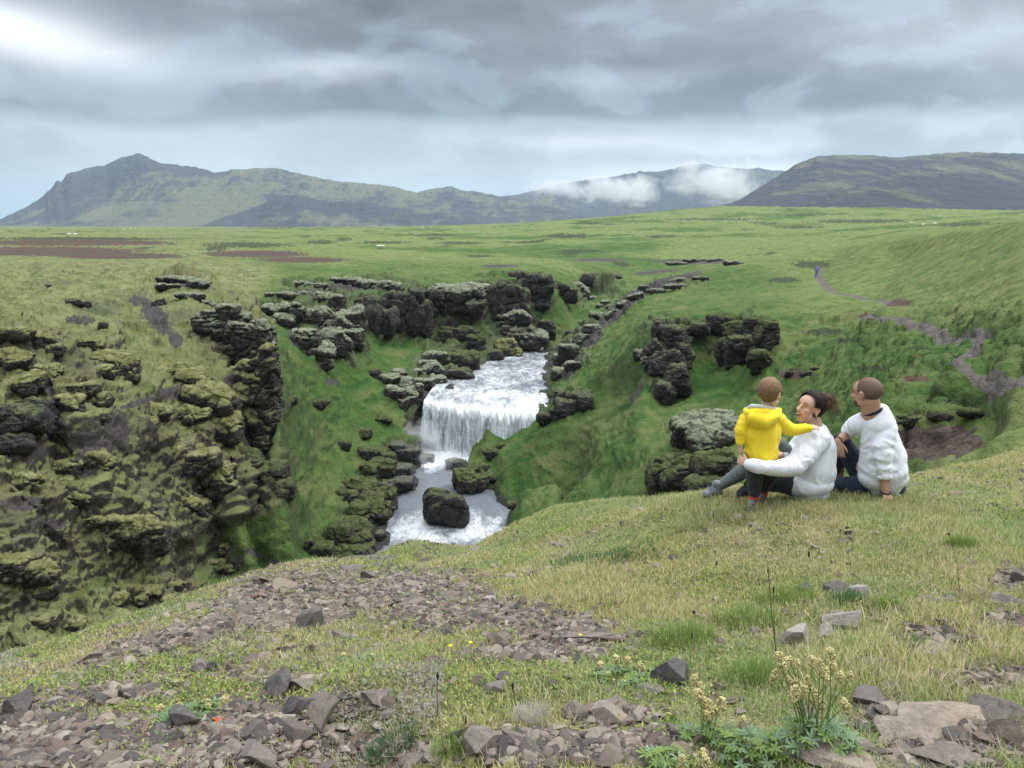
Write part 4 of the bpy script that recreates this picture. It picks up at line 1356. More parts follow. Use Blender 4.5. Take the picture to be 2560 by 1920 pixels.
O, G, GN, DK, WT = M_CRAG_OLIVE, M_CRAG_GREY, M_CRAG_GREEN, M_CRAG_DARK, M_CRAG_WET
LG = 'lava crags on the left canyon side'
CG = 'cliffs above the upper river'
BG = 'boulders along the river'
RG = 'crags on the right slope'
SG = 'small rocks on the left moss slope'
for q in [
    ('lava_crag', 'long low mossy lip over a black hollow at the far left edge', O, [(20, 838, 70, 16), (90, 848, 50, 18, .25), (135, 872, 24, 12)], LG, dict(back=.2)),
    ('lava_crag', 'pyramid tipped mossy crag with a dark overhang on the left moss slope', O, [(228, 868, 26, 20), (285, 905, 52, 26, .2), (310, 925, 34, 30), (260, 930, 24, 16)], LG, dict()),
    ('lava_crag', 'large reddish black crag at the left edge halfway down', DK, [(30, 1050, 80, 44), (95, 1040, 48, 38), (120, 1085, 30, 26), (20, 1110, 60, 24)], LG, dict()),
    ('rock_ledge', 'flat rocky ledge with a black slot high on the left moss slope', G, [(448, 700, 52, 9), (500, 712, 26, 9), (420, 716, 26, 6)], LG, dict(back=.2)),
    ('lava_crag', 'knobbly grey lava crag above the green gully, top of the left spur', G, [(530, 790, 30, 14), (570, 786, 22, 22), (560, 815, 62, 32), (610, 850, 58, 44), (650, 832, 26, 34), (570, 870, 60, 30), (655, 880, 26, 46), (500, 850, 36, 20), (610, 900, 50, 26)], LG, dict(D=48.5, depth=.7)),
    ('lava_crag', 'tall broken crag with yellow moss fins, middle of the left spur', O, [(590, 930, 66, 12, -.42), (635, 908, 30, 10, -.3), (642, 965, 46, 50), (668, 920, 22, 56), (660, 1010, 26, 54), (585, 985, 60, 34), (600, 1050, 56, 46), (650, 1090, 26, 58), (520, 1000, 60, 34), (470, 940, 44, 20), (420, 935, 26, 13), (540, 1070, 50, 36)], LG, dict(D=44.5, depth=.7)),
    ('lava_crag', 'mossy broken ledges stepping down left of the tall fin topped crag', O, [(520, 995, 56, 32), (470, 945, 46, 20), (575, 985, 46, 34), (600, 1060, 50, 46), (430, 935, 30, 14), (540, 1070, 50, 34), (480, 1040, 40, 20)], LG, dict(depth=.8)),
    ('lava_crag', 'overhanging dark nose of rock jutting over the green gully', GN, [(600, 1180, 70, 44), (655, 1205, 52, 44), (700, 1228, 30, 34), (620, 1245, 54, 34), (560, 1150, 50, 30)], LG, dict(D=40.5, depth=.7)),
    ('lava_crag', 'broad mossy shelf with shallow caves under it on the left slope', O, [(360, 1110, 50, 36), (420, 1140, 62, 40), (490, 1160, 60, 44), (540, 1200, 46, 40), (370, 1165, 40, 30), (450, 1200, 60, 22)], LG, dict(D=36.5, depth=.7)),
    ('mossy_block', 'yellow green mossy block with a black hollow below, lower left', O, [(255, 1310, 66, 26), (215, 1345, 34, 40), (330, 1320, 50, 28), (270, 1345, 60, 36), (370, 1330, 34, 34), (392, 1350, 20, 40)], LG, dict(D=29.8, depth=.8, back=.2)),
    ('mossy_block', 'round mossy shelf over a black gap at the bottom left edge', O, [(20, 1420, 70, 42), (90, 1430, 48, 34), (10, 1500, 60, 22), (110, 1470, 22, 18)], LG, dict(D=26.0, back=.2)),
    ('mossy_rock', 'knob of rock below the overhanging nose', O, [(470, 1262, 24, 20), (498, 1275, 20, 26), (455, 1285, 16, 14)], LG, dict()),
    ('mossy_rock', 'small dark stack at the head of the gravel chute', O, [(556, 1355, 24, 17), (566, 1372, 14, 16)], LG, dict()),
    ('mossy_rock', 'brown mossy rock beside the gravel chute, lower left', O, [(540, 1415, 24, 18), (570, 1420, 22, 16)], LG, dict()),
    ('mossy_rock', 'mossy rock in the dark line just above the stony slope', O, [(370, 1480, 34, 16), (410, 1500, 30, 12), (350, 1500, 20, 12), (440, 1465, 22, 12), (300, 1500, 20, 14), (100, 1550, 30, 16), (180, 1560, 34, 14)], LG, dict()),
    ('mossy_rock', 'low mossy knob between the two brown gravel fans', O, [(250, 1150, 30, 20), (180, 1170, 34, 22), (160, 1205, 26, 16)], LG, dict()),
    ('mossy_rock', 'mossy lump beside the long gravel chute', O, [(200, 980, 40, 22), (170, 1010, 34, 20), (230, 1000, 36, 20), (245, 1045, 22, 16), (390, 1030, 40, 18), (360, 1060, 30, 18)], LG, dict()),
    ('mossy_rock', 'mossy hummock stepping down to the round shelf at lower left', O, [(60, 960, 44, 26), (30, 900, 40, 24), (120, 930, 26, 18), (60, 1200, 44, 16), (190, 1250, 40, 16)], LG, dict()),
    ('field_rock', 'dark boulder beside the grey gravel strip, upper left', DK, [(400, 756, 16, 8)], SG, dict()),
    ('field_rock', 'dark pointed stone alone on pale moss, left slope', DK, [(257, 815, 12, 10)], SG, dict()),
    ('field_rock', 'dark low rock with bare earth under it, upper left', DK, [(208, 762, 14, 8), (185, 755, 16, 7)], SG, dict()),
    ('field_rock', 'stony hump above the knobbly crag, upper left', G, [(540, 786, 20, 8), (490, 742, 26, 9), (520, 760, 18, 8), (460, 738, 20, 7)], SG, dict()),
    ('field_rock', 'tiny dark stone on the pale moss near the plateau', DK, [(121, 715, 6, 4)], SG, dict()),
    ('field_rock', 'mossy rock half sunk in the green gully slope', GN, [(718, 1003, 20, 12)], SG, dict()),
    ('field_rock', 'brown mossy rock on the gully slope above the river', GN, [(792, 1010, 22, 12), (812, 1006, 8, 7)], SG, dict()),
    ('field_rock', 'small round rock on the grass slope left of the fall', GN, [(862, 1115, 14, 13)], SG, dict()),
    ('field_rock', 'grassy knob with a dark underside left of the fall', GN, [(905, 1085, 20, 12), (960, 1050, 20, 10)], SG, dict()),
    # second wall
    ('rock_buttress', 'slanting rock buttress with a pale cap behind the green gully', G, [(790, 745, 56, 9), (838, 758, 16, 20), (840, 812, 40, 30), (878, 812, 24, 44), (830, 860, 46, 34), (790, 885, 40, 24), (760, 850, 26, 30), (880, 855, 20, 30), (800, 905, 30, 14), (800, 800, 34, 26)], CG, dict(depth=.7)),
    ('rock_outcrop', 'grey outcrop fanning out above a gravel streak behind the left spur', G, [(685, 780, 26, 14), (728, 772, 24, 14), (748, 785, 16, 14), (710, 800, 26, 16)], CG, dict()),
    ('rock_ledge', 'thin broken ledge along the plateau edge left of the long cliff', G, [(740, 712, 30, 6), (790, 716, 24, 7), (700, 738, 30, 6)], CG, dict()),
    ('rock_ledge', 'long flat pale ledge at the top of the canyon wall', G, [(880, 706, 44, 9), (930, 714, 48, 10), (985, 718, 20, 10)], CG, dict()),
    ('cliff', 'dark columned cliff at the left end of the long canyon wall', DK, [(928, 790, 32, 40), (905, 810, 18, 30), (955, 815, 30, 38)], CG, dict(depth=.6, strata=.15, column=.45, D=86)),
    ('cliff', 'tall black cliff face left of the cave', DK, [(985, 800, 34, 54), (1020, 792, 30, 52), (1045, 800, 24, 44), (1010, 745, 36, 14)], CG, dict(depth=.6, strata=.15, column=.45, D=89)),
    ('cliff', 'rounded rock pillar beside the cave mouth', DK, [(1070, 778, 24, 36), (1052, 750, 24, 18), (1085, 745, 20, 16)], CG, dict(depth=.7, strata=.3, D=93)),
    ('cliff', 'flat topped grey rock roof over the cave', G, [(1115, 735, 34, 18), (1160, 735, 38, 20), (1195, 728, 24, 14), (1130, 760, 30, 16), (1185, 760, 26, 20)], CG, dict(depth=.9, strata=.5, D=95, back=.25)),
    ('cliff', 'dark back wall of the wide cave', DK, [(1120, 800, 34, 26), (1165, 800, 40, 28)], CG, dict(depth=.4, D=98)),
    ('cliff', 'fluted brown cliff right of the cave', DK, [(1230, 765, 20, 48), (1255, 770, 24, 44), (1285, 765, 20, 44), (1245, 722, 36, 14), (1225, 800, 18, 26)], CG, dict(depth=.7, strata=.15, column=.45, D=99)),
    ('cliff', 'squat dark block at the right end of the long wall', DK, [(1275, 698, 26, 12), (1320, 728, 28, 30), (1348, 728, 24, 32), (1340, 700, 34, 12)], CG, dict(depth=.8, D=106)),
    ('rock_shelf', 'rounded grey green shelf under the fluted cliff', G, [(1240, 835, 36, 24), (1285, 840, 42, 26), (1330, 850, 30, 26), (1275, 800, 40, 18)], CG, dict(depth=.9, D=98)),
    ('rock_shelf', 'blocky ledges below the cave with green moss on them', GN, [(1040, 850, 30, 22), (1085, 862, 34, 22), (1130, 850, 26, 22), (1180, 858, 30, 28), (1150, 835, 40, 14)], CG, dict(depth=.8, D=92)),
    ('field_rock', 'dark rock on the green slope past the long wall', DK, [(1391, 712, 10, 9), (1388, 728, 8, 9), (1424, 738, 16, 17), (1410, 722, 10, 10)], CG, dict(D=118)),
    ('cliff', 'wide black cliff at the head of the canyon', DK, [(1478, 706, 26, 16), (1510, 714, 32, 26), (1532, 728, 20, 22), (1465, 726, 20, 20), (1500, 735, 30, 16)], CG, dict(D=134, depth=.7)),
    ('rock_outcrop', 'pale rocky rib running down beside the black cliff at the canyon head', G, [(1452, 735, 16, 22), (1470, 755, 20, 14), (1440, 720, 14, 12), (1490, 770, 22, 10)], CG, dict(D=128)),
    ('field_rock', 'dark rock standing by the bend of the upper river', DK, [(1368, 825, 17, 26), (1355, 845, 12, 18)], CG, dict()),
    ('field_rock', 'long dark rock at the right bend of the upper river', DK, [(1440, 842, 24, 16, -.3), (1425, 852, 12, 10)], CG, dict(D=104)),
    ('field_rock', 'grey stone in the bottom of the side valley', G, [(1512, 757, 10, 6), (1525, 768, 9, 5), (1498, 766, 8, 5), (1496, 790, 18, 9)], CG, dict(sep=True)),
    # shoulder rock of the right rim
    ('rock_ridge', 'grey crumbly rock ridge dropping to the right bank of the upper river', G, [(1400, 905, 22, 26), (1395, 935, 22, 20), (1425, 880, 30, 26), (1455, 850, 26, 20), (1480, 825, 26, 18), (1430, 915, 22, 16)], RG, dict(depth=.6, amp=.12, grow=.8)),
    ('rock_ridge', 'stony crest of the right rim further upstream', G, [(1530, 785, 24, 12, -.5), (1560, 760, 24, 12, -.4), (1590, 742, 26, 10, -.3), (1640, 728, 30, 8), (1690, 716, 36, 7), (1610, 720, 16, 8), (1700, 700, 40, 6), (1750, 695, 26, 5)], RG, dict(depth=.6, amp=.12, grow=.75)),
    ('turf_bank', 'dark curved stony bank on the plateau above the canyon head', G, [(1690, 660, 26, 4), (1740, 652, 30, 4), (1790, 650, 28, 4), (1835, 658, 22, 5)], RG, dict(depth=.6)),
    # right slope
    ('lava_crag', 'two horned black rock on the grass slope right of the fall', DK, [(1401, 996, 11, 20), (1448, 996, 28, 24), (1425, 1020, 34, 20), (1462, 1010, 18, 24), (1370, 1047, 24, 14), (1395, 1035, 20, 14)], RG, dict(depth=.8)),
    ('rock_buttress', 'tall craggy buttress with a pinnacle on the right slope', DK, [(1647, 826, 15, 26), (1680, 840, 32, 26), (1725, 830, 40, 14, -.2), (1640, 880, 22, 30), (1665, 915, 40, 44), (1690, 960, 30, 50), (1660, 985, 24, 34), (1700, 890, 24, 30), (1760, 815, 34, 8)], RG, dict(depth=.8)),
    ('rock_buttress', 'small knob poking out from the left side of the buttress', G, [(1603, 888, 16, 14), (1620, 900, 18, 12)], RG, dict()),
    ('cliff', 'plant hung dark rock wall at the back of the alcove', GN, [(1800, 812, 26, 20), (1840, 830, 34, 34), (1885, 820, 34, 26), (1860, 880, 40, 42), (1915, 850, 22, 56), (1825, 880, 24, 34), (1905, 910, 24, 30)], RG, dict(depth=.6)),
    ('boulder', 'dark boulder with a grey mossy back behind the child', G, [(1765, 1062, 74, 26), (1720, 1090, 30, 36), (1785, 1095, 60, 36), (1830, 1075, 34, 30)], RG, dict(depth=.9)),
    ('boulder', 'low broad mossy boulder on the slope above the woman\'s boots', GN, [(1680, 1165, 48, 30), (1725, 1185, 66, 38), (1665, 1195, 40, 34), (1790, 1165, 50, 36), (1760, 1215, 40, 24)], RG, dict(depth=.9)),
    ('turf_bank', 'broken turf edge with bare rock between the path and the man\'s head', DK, [(2040, 922, 12, 4), (1985, 935, 22, 6), (2020, 935, 20, 5)], RG, dict()),
    ('turf_bank', 'dark undercut turf edge below the path on the right', GN, [(2230, 1058, 40, 9), (2300, 1048, 50, 9), (2370, 1040, 44, 9), (2440, 1034, 36, 9)], RG, dict(amp=.2)),
]:
    outcrop(q[0], q[1], 'rock' if 'cliff' not in q[0] else 'cliff', q[2], q[3], group=q[4], **q[5])

for q in [
    ('black boulder with a sloping top standing in the middle of the river', DK, [(1117, 1266, 50, 42), (1100, 1256, 36, 34), (1122, 1290, 44, 28)], dict(D=53.6, depth=.9, planes=12, strata=0, amp=.14)),
    ('rounded mossy boulder leaning over the left bank of the pool', GN, [(950, 1255, 38, 32), (925, 1280, 48, 30), (900, 1290, 24, 26)], dict(depth=.8)),
    ('dark mossy boulder behind the rounded one on the left bank', GN, [(900, 1225, 46, 28), (870, 1240, 26, 18)], dict(depth=.8)),
    ('small black boulder touching the water at the lower left', WT, [(948, 1340, 16, 14)], dict(amp=.08)),
    ('rough mossy boulder above the small black one, lower left bank', GN, [(888, 1322, 44, 24), (850, 1335, 26, 24), (905, 1350, 26, 18)], dict()),
    ('low brown lava lump at the brow, lower left bank of the river', GN, [(790, 1375, 44, 16), (860, 1385, 44, 16), (905, 1385, 26, 18), (835, 1350, 20, 10), (760, 1360, 20, 12)], dict()),
    ('bright mossy rock at the water edge behind the brow', GN, [(915, 1368, 22, 16)], dict()),
    ('grey wet boulder low on the left bank below the fall', WT, [(1000, 1215, 32, 18), (1020, 1222, 16, 12), (965, 1220, 20, 15)], dict()),
    ('sloping wet slab left of the pool', WT, [(1000, 1180, 30, 20), (1025, 1200, 24, 14)], dict(amp=.1)),
    ('dark lump of rock with mossy top on the left bank', GN, [(930, 1135, 32, 18), (950, 1170, 34, 22), (925, 1180, 24, 16), (965, 1150, 20, 16)], dict()),
    ('wet black shelf at the foot of the fall, left side', WT, [(1020, 1140, 30, 24), (1055, 1150, 28, 14), (1000, 1125, 26, 20)], dict(amp=.1)),
    ('wet rock wall beside the left edge of the fall', WT, [(1034, 1020, 14, 36), (1036, 1075, 16, 40), (1020, 1090, 14, 30)], dict(D=73.5, amp=.08, strata=0)),
    ('dark boulder at the right edge of the pool below the fall', WT, [(1142, 1168, 24, 20), (1122, 1183, 13, 12)], dict()),
    ('round yellow brown mossy boulder on the right bank of the pool', GN, [(1168, 1202, 36, 27), (1195, 1210, 24, 22)], dict(depth=.9, D=60)),
    ('small dark rock at the grassy foot of the right river bank', GN, [(1200, 1170, 22, 10), (1230, 1135, 22, 12), (1250, 1115, 14, 7), (1240, 1195, 20, 9), (1225, 1222, 18, 8), (1290, 1260, 20, 8)], dict(sep=True)),
    ('large dark boulder at the left bank of the upper river', GN, [(1158, 903, 36, 22), (1175, 912, 22, 16)], dict(depth=.9)),
    ('pale green topped boulder beside the upper river', O, [(1268, 872, 27, 26), (1285, 888, 16, 18)], dict(depth=.9)),
    ('dark boulder left of the pale topped one', DK, [(1230, 893, 23, 16)], dict(depth=.9)),
    ('boulder with a grey cap above the left bank of the upper river', G, [(1090, 893, 28, 15), (1108, 902, 16, 14)], dict(depth=.9)),
    ('flat dark rock at the waterline of the upper river', DK, [(1152, 936, 30, 13), (1130, 925, 14, 9)], dict(depth=.9)),
    ('tall grey brown boulder leaning over the upper river', G, [(1085, 930, 24, 24), (1098, 955, 18, 20), (1068, 915, 20, 14)], dict(depth=.9)),
    ('low rounded boulder where the upper river narrows', G, [(1064, 960, 24, 14)], dict(depth=.9)),
    ('rounded boulder in the heap at the top left of the fall', G, [(975, 948, 22, 12), (1005, 962, 26, 16), (990, 985, 22, 18), (1025, 985, 20, 16), (1042, 975, 14, 16), (1005, 1010, 16, 16), (1030, 1005, 12, 16)], dict(sep=True)),
    ('dark angular rock alone above the boulder heap', DK, [(936, 935, 14, 13)], dict()),
    ('dark stone on the green bank above the upper river', G, [(960, 945, 14, 8), (1000, 935, 18, 10), (1040, 930, 14, 9)], dict(sep=True)),
]:
    outcrop('river_boulder', q[0], 'boulder', q[1], q[2], group=BG, **q[3])
# ------------------------------------------------------------------ stones of the near slope
def mat_stone(c1, c2, c3):
    def fn(t, p, out):
        pos = objpos(t)
        r = t.node('ShaderNodeObjectInfo').outputs['Random']
        n1 = t.noise(pos, 14, 5, .7)
        n2 = t.noise(pos, 60, 5, .75)
        n3 = t.noise(pos, 5, 3, .6)
        c = t.mix(t.ss(n1, .32, .68), c1, c2)
        c = t.mix(t.m('MULTIPLY', t.ss(n3, .52, .7), .7), c, c3)
        c = t.mix(t.m('MULTIPLY', r, .45), c, (0.19, 0.165, 0.145))
        # lichen specks
        c = t.mix(t.m('MULTIPLY', t.ss(n2, .60, .70), .45), c, (0.33, 0.32, 0.27))
        c = t.mix(t.m('MULTIPLY', t.ss(n2, .44, .30), .6), c, (0.05, 0.042, 0.038))
        t.put(p.inputs['Base Color'], c)
        b = bump(t, p, n1, .012, .7)
        bump(t, p, n2, .004, .8, b)
    return fn


MS = {'grey': new_mat('grey_brown_stone', mat_stone((0.115, 0.098, 0.088), (0.205, 0.180, 0.160), (0.15, 0.12, 0.095)), .85, .25),
      'tan': new_mat('tan_weathered_stone', mat_stone((0.19, 0.155, 0.125), (0.30, 0.255, 0.205), (0.24, 0.17, 0.11)), .85, .25),
      'dark': new_mat('dark_grey_stone', mat_stone((0.052, 0.049, 0.049), (0.120, 0.112, 0.108), (0.08, 0.068, 0.062)), .8, .3),
      'pale': new_mat('pale_lichened_stone', mat_stone((0.25, 0.225, 0.20), (0.36, 0.33, 0.30), (0.30, 0.25, 0.21)), .85, .25),
      'red': new_mat('reddish_brown_stone', mat_stone((0.14, 0.095, 0.075), (0.23, 0.165, 0.135), (0.19, 0.12, 0.09)), .85, .25)}


def ground_normal(x, y, e=.06):
    z0 = float(gsample(x, y))
    dx = (float(gsample(x + e, y)) - float(gsample(x - e, y))) / (2 * e)
    dy = (float(gsample(x, y + e)) - float(gsample(x, y - e))) / (2 * e)
    return z0, Vector((-dx, -dy, 1)).normalized()


def stone_shape(rad, rng, level=4, planes=11, amp=.05):
    V, F = lump(level, (1, 1, 1), rng, planes + 3, .34, .74, boxy=.5)
    V = V / np.abs(V).max(0)
    V = V * np.array(rad)
    s = float(np.prod(rad)) ** (1 / 3)
    V = roughen(V, F, s, amp, seed=rng.uniform(0, 90), octv=4, mode='ridge')
    V = roughen(V, F, s * .25, amp * .6, seed=rng.uniform(0, 90), octv=3, mode='billow')
    return V, F


def place_stone(px, py, hw, hh, mat, label, group=None, flat=.5, yaw=0.0, tip=0.0, seed=0):
    g = hit(px, min(py + hh * .55, 1918), 1.2)
    d = g.length
    rx = hw * d / FPX * 1.12
    # seen from above at this slope: height on the picture mixes thickness and depth
    see = hh * d / FPX * 1.15
    rz = see * flat * 1.3
    ry = max(see * 1.15, rx * .5)
    rng = np.random.RandomState(seed + int(px) * 3 + int(py))
    V, F = stone_shape((rx, ry, rz), rng, 5 if hw > 30 else 4)
    o = mesh_np('stone', V, F, MS[mat], smooth=False if hw < 12 else True)
    z0, n = ground_normal(g.x, g.y)
    q = Vector((0, 0, 1)).rotation_difference((n + Vector((0, 0, .6))).normalized())
    o.rotation_mode = 'QUATERNION'
    from mathutils import Quaternion
    o.rotation_quaternion = q @ Quaternion((0, 0, 1), yaw + rng.uniform(-.35, .35)) @ Quaternion((0, 1, 0), tip)
    y = g.y + ry * .35
    o.location = (g.x, y, float(gsample(g.x, y)) + rz * .25)
    return tag(o, label, 'stone', group)


STONES = [
    (2364, 1790, 117, 44, 'tan', 'largest stone slab, tan with a dark undercut edge, at the lower right', .5, 0, .10),
    (2266, 1821, 50, 34, 'tan', 'tan wedge of stone leaning beneath the left end of the largest slab', .5, .5, .35),
    (2391, 1893, 72, 28, 'grey', 'long grey brown slab low in the picture below the largest slab', .6, .2, .2),
    (2520, 1788, 56, 40, 'grey', 'blue grey stone cut by the right edge of the picture beside the largest slab', .7, 0, 0),
    (2509, 1832, 36, 27, 'tan', 'rounded brown stone under the right end of the largest slab', .9, 0, 0),
    (2173, 1750, 45, 26, 'dark', 'dark brown block right beside the flowering herb', .8, .3, .1),
    (2192, 1768, 30, 16, 'tan', 'small smooth oval stone in front of the dark brown block', .8, .3, 0),
    (2112, 1914, 90, 22, 'tan', 'wide tan stone cut by the bottom edge under the flowering herb', .6, 0, 0),
    (2370, 1697, 68, 18, 'tan', 'flat tan slab with a straight front edge behind the largest slab', .35, .1, 0),
    (2346, 1624, 56, 28, 'tan', 'thick pale brown slab with dark front edge, middle of the right scree', .5, -.1, .08),
    (2455, 1656, 62, 20, 'grey', 'low wide slab half sunk in turf right of the thick pale brown slab', .3, 0, 0),
    (2518, 1618, 50, 22, 'tan', 'tan slab at the right edge above the half sunk one', .4, 0, .1),
    (2005, 1597, 42, 32, 'pale', 'pale upright stone standing in grass behind the flowering herb', .9, .2, .25),
    (2112, 1553, 44, 27, 'pale', 'pale grey domed stone in grass, right of the upright pale one', .8, 0, 0),
    (2062, 1580, 21, 18, 'pale', 'small grey stone wedged between the two pale stones', .8, 0, 0),
    (2160, 1476, 24, 17, 'pale', 'pale stone next to the black hollow rock in the grass', .8, 0, 0),
    (2093, 1470, 46, 20, 'dark', 'black jagged rock over a small hollow in the grass right of the tall stalks', .8, 0, .1),
    (2014, 1473, 20, 14, 'dark', 'small black rock left of the jagged one', .9, 0, 0),
    (2216, 1657, 44, 20, 'grey', 'brown grey flat stone right behind the flowering herb', .4, 0, .1),
    (1679, 1683, 42, 32, 'dark', 'black pitted lava stone left of the flowering herb', 1.0, 0, 0),
    (1637, 1719, 38, 17, 'grey', 'flat grey stone under the black pitted one', .4, 0, 0),
    (2238, 1717, 42, 20, 'grey', 'rounded grey stone behind the oval one', .6, 0, 0),
    (2377, 1552, 38, 14, 'grey', 'dark slab tilted in the turf, upper part of the right scree', .5, 0, .2),
    (2532, 1500, 34, 20, 'grey', 'grey slab at the right edge beside a red twig', .5, 0, .1),
    (2548, 1445, 18, 18, 'dark', 'dark upright stone at the right edge near the brow', .9, 0, 0),
    (2502, 1574, 32, 16, 'dark', 'dark thin slab leaning to the right above the tan edge slab', .6, .3, .4),
    (2444, 1608, 18, 12, 'dark', 'small bluish stone left of the tan edge slab', .9, 0, 0),
    (2353, 1498, 42, 12, 'grey', 'row like flat stone in the turf, top of the right scree', .4, 0, 0),
    (1468, 1590, 58, 20, 'grey', 'broad grey slab under a small earth bank, centre right', .4, 0, .05),
    (1486, 1624, 40, 16, 'tan', 'pale slab just below the broad grey one', .4, 0, 0),
    (1247, 1596, 21, 24, 'red', 'pinkish slab tilted on bare soil in the centre', .4, 1.0, .5),
    (858, 1589, 38, 17, 'grey', 'grey flat stone on the left part of the bare gravel', .5, 0, .1),
    (1004, 1508, 26, 11, 'grey', 'thin pointed stone near the top of the bare gravel', .5, 0, .15),
    (1223, 1504, 17, 12, 'pale', 'pale bluish stone at the top edge of the bare gravel', .8, 0, 0),
    (1144, 1527, 13, 10, 'tan', 'round tan stone near the top of the bare gravel', 1.0, 0, 0),
    (941, 1745, 46, 26, 'grey', 'grey brown stone with a crack across it, lower centre left', .6, 0, .1),
    (975, 1779, 22, 14, 'grey', 'small stone in front of the cracked one', .6, 0, 0),
    (1240, 1720, 28, 18, 'grey', 'grey pyramid shaped stone in the herbs at the centre', .9, 0, .2),
    (1198, 1862, 52, 38, 'grey', 'big angular grey stone at the bottom centre', .6, .5, .2),
    (1440, 1774, 31, 20, 'grey', 'grey stone left of the wide tan slab at the bottom centre', .6, 0, .2),
    (1532, 1782, 58, 32, 'tan', 'wide tan slab at the bottom, left of the herb', .45, -.2, .2),
    (1489, 1843, 40, 20, 'tan', 'brown slab below the wide tan one', .6, 0, .1),
    (1388, 1815, 26, 11, 'tan', 'small tan slab between the bottom centre stones', .5, 0, 0),
    (1288, 1841, 31, 15, 'grey', 'grey brown stone right of the big angular one', .6, 0, .2),
    (1017, 1906, 38, 18, 'grey', 'grey stone on a dark root mat at the bottom', .7, 0, 0),
    (1529, 1888, 29, 16, 'tan', 'light brown stone at the bottom edge, right of centre', .6, 0, .1),
    (1444, 1902, 23, 13, 'tan', 'orange brown stone at the bottom edge, right of centre', .6, 0, 0),
    (883, 1477, 20, 10, 'grey', 'small grey stone next to a yellow herb on the brow', .8, 0, .2),
    (771, 1557, 32, 25, 'dark', 'prism shaped dark stone standing out on the left brow', .9, .4, .15),
    (652, 1491, 17, 13, 'red', 'small reddish stone on the crest of the left brow', .9, .2, 0),
    (642, 1515, 28, 12, 'grey', 'grey stone just below the reddish one on the brow', .6, 0, .15),
    (492, 1678, 24, 21, 'grey', 'knobbly grey stone alone in the moss at left', 1.0, 0, 0),
    (530, 1672, 15, 13, 'dark', 'dark holed stone touching the knobbly grey one', .9, 0, 0),
    (447, 1586, 26, 12, 'grey', 'grey slab on the upper left brow', .5, 0, .15),
    (362, 1636, 20, 10, 'grey', 'low grey stone in the moss at the far left', .6, 0, 0),
    (756, 1712, 38, 22, 'grey', 'flat tilted grey slab at lower left of centre', .5, .5, .25),
    (692, 1725, 28, 27, 'dark', 'black pitted stone touching the tilted grey slab', .9, 0, 0),
    (733, 1770, 36, 27, 'dark', 'wedge shaped dark stone with a sharp ridge, lower left', .9, .6, .2),
    (631, 1842, 29, 24, 'dark', 'dark cube like stone with a rust red face, bottom left', 1.0, .5, .1),
    (640, 1893, 44, 28, 'grey', 'big grey stone over a black gap at the bottom left', .7, 0, .2),
    (463, 1803, 38, 26, 'dark', 'dark purple grey stone below the bright green herb patch', .8, 0, .1),
    (389, 1833, 22, 18, 'dark', 'round dark stone in the bottom left scree', .9, 0, 0),
    (389, 1881, 33, 17, 'grey', 'grey ridged stone near the bottom left', .7, .3, .2),
    (335, 1886, 33, 17, 'tan', 'tan slab beside the grey ridged stone, bottom left', .4, .3, .2),
    (239, 1756, 24, 18, 'dark', 'dark split stone below the grey lichen cushions', .8, 0, .1),
    (289, 1755, 20, 12, 'tan', 'brown grey stone right of the dark split one', .7, 0, 0),
    (165, 1811, 33, 15, 'grey', 'smooth flat stone at the far left bottom', .4, .3, .15),
    (333, 1738, 20, 11, 'grey', 'small grey stone above the bright green herb patch', .7, 0, 0),
    (25, 1775, 34, 32, 'dark', 'dark rounded stone at the left edge of the picture', .9, 0, 0),
]
for k, q in enumerate(STONES):
    place_stone(q[0], q[1], q[2], q[3], q[4], q[5], 'larger stones on the near slope', q[6], q[7], q[8], seed=k)

# scree: some two hundred more single stones, copies of a few shapes
rngS = np.random.RandomState(5)
KINDS = []
for k in range(22):
    rx = 1.0
    V, F = stone_shape((rx, rngS.uniform(.5, .9), rngS.uniform(.14, .42)), rngS, 3, 10, .05)
    m = ['grey', 'grey', 'tan', 'tan', 'grey', 'red', 'tan', 'grey'][k % 8] if k != 5 else 'grey'
    KINDS.append((mesh_np('stone_shape', V, F, MS[m], smooth=False, link=False), m))
gravA = np.zeros_like(HS)


def grav_at(x, y):
    i = np.clip(np.searchsorted(GU, x / y), 0, len(GU) - 1)
    j = np.clip(np.array([np.searchsorted(GY[:, a], b) for a, b in zip(np.atleast_1d(i), np.atleast_1d(y))]), 0, GY.shape[0] - 1)
    return gravel[j, i]


def scatter(n, dmin, dmax, keep, rng, umax=1.0):
    """random ground points, even over the ground, kept with probability keep(x, y)"""
    xs, ys = [], []
    got = 0
    while got < n:
        m = 4 * n
        y = np.sqrt(rng.uniform(dmin ** 2, dmax ** 2, m))
        x = rng.uniform(-umax, umax, m) * y
        k = rng.uniform(size=m) < keep(x, y)
        xs.append(x[k])
        ys.append(y[k])
        got += int(k.sum())
    return np.concatenate(xs)[:n], np.concatenate(ys)[:n]


GRAV_UV = (np.linspace(-1.05, 1.05, 500), np.linspace(math.log(1.2), math.log(12), 300))
_gu, _gv = np.meshgrid(*GRAV_UV)
GRAVG = grav_at((_gu * np.exp(_gv)).ravel(), np.exp(_gv).ravel()).reshape(_gu.shape)


def gfrac(x, y):
    u, v = x / y, np.log(y)
    i = np.clip(((u + 1.05) / 2.1 * 499).astype(int), 0, 499)
    j = np.clip(((v - math.log(1.2)) / (math.log(12) - math.log(1.2)) * 299).astype(int), 0, 299)
    return GRAVG[j, i]


def brow(u):
    """distance of the brow for azimuth u"""
    return np.interp(u, BRU, BRD)


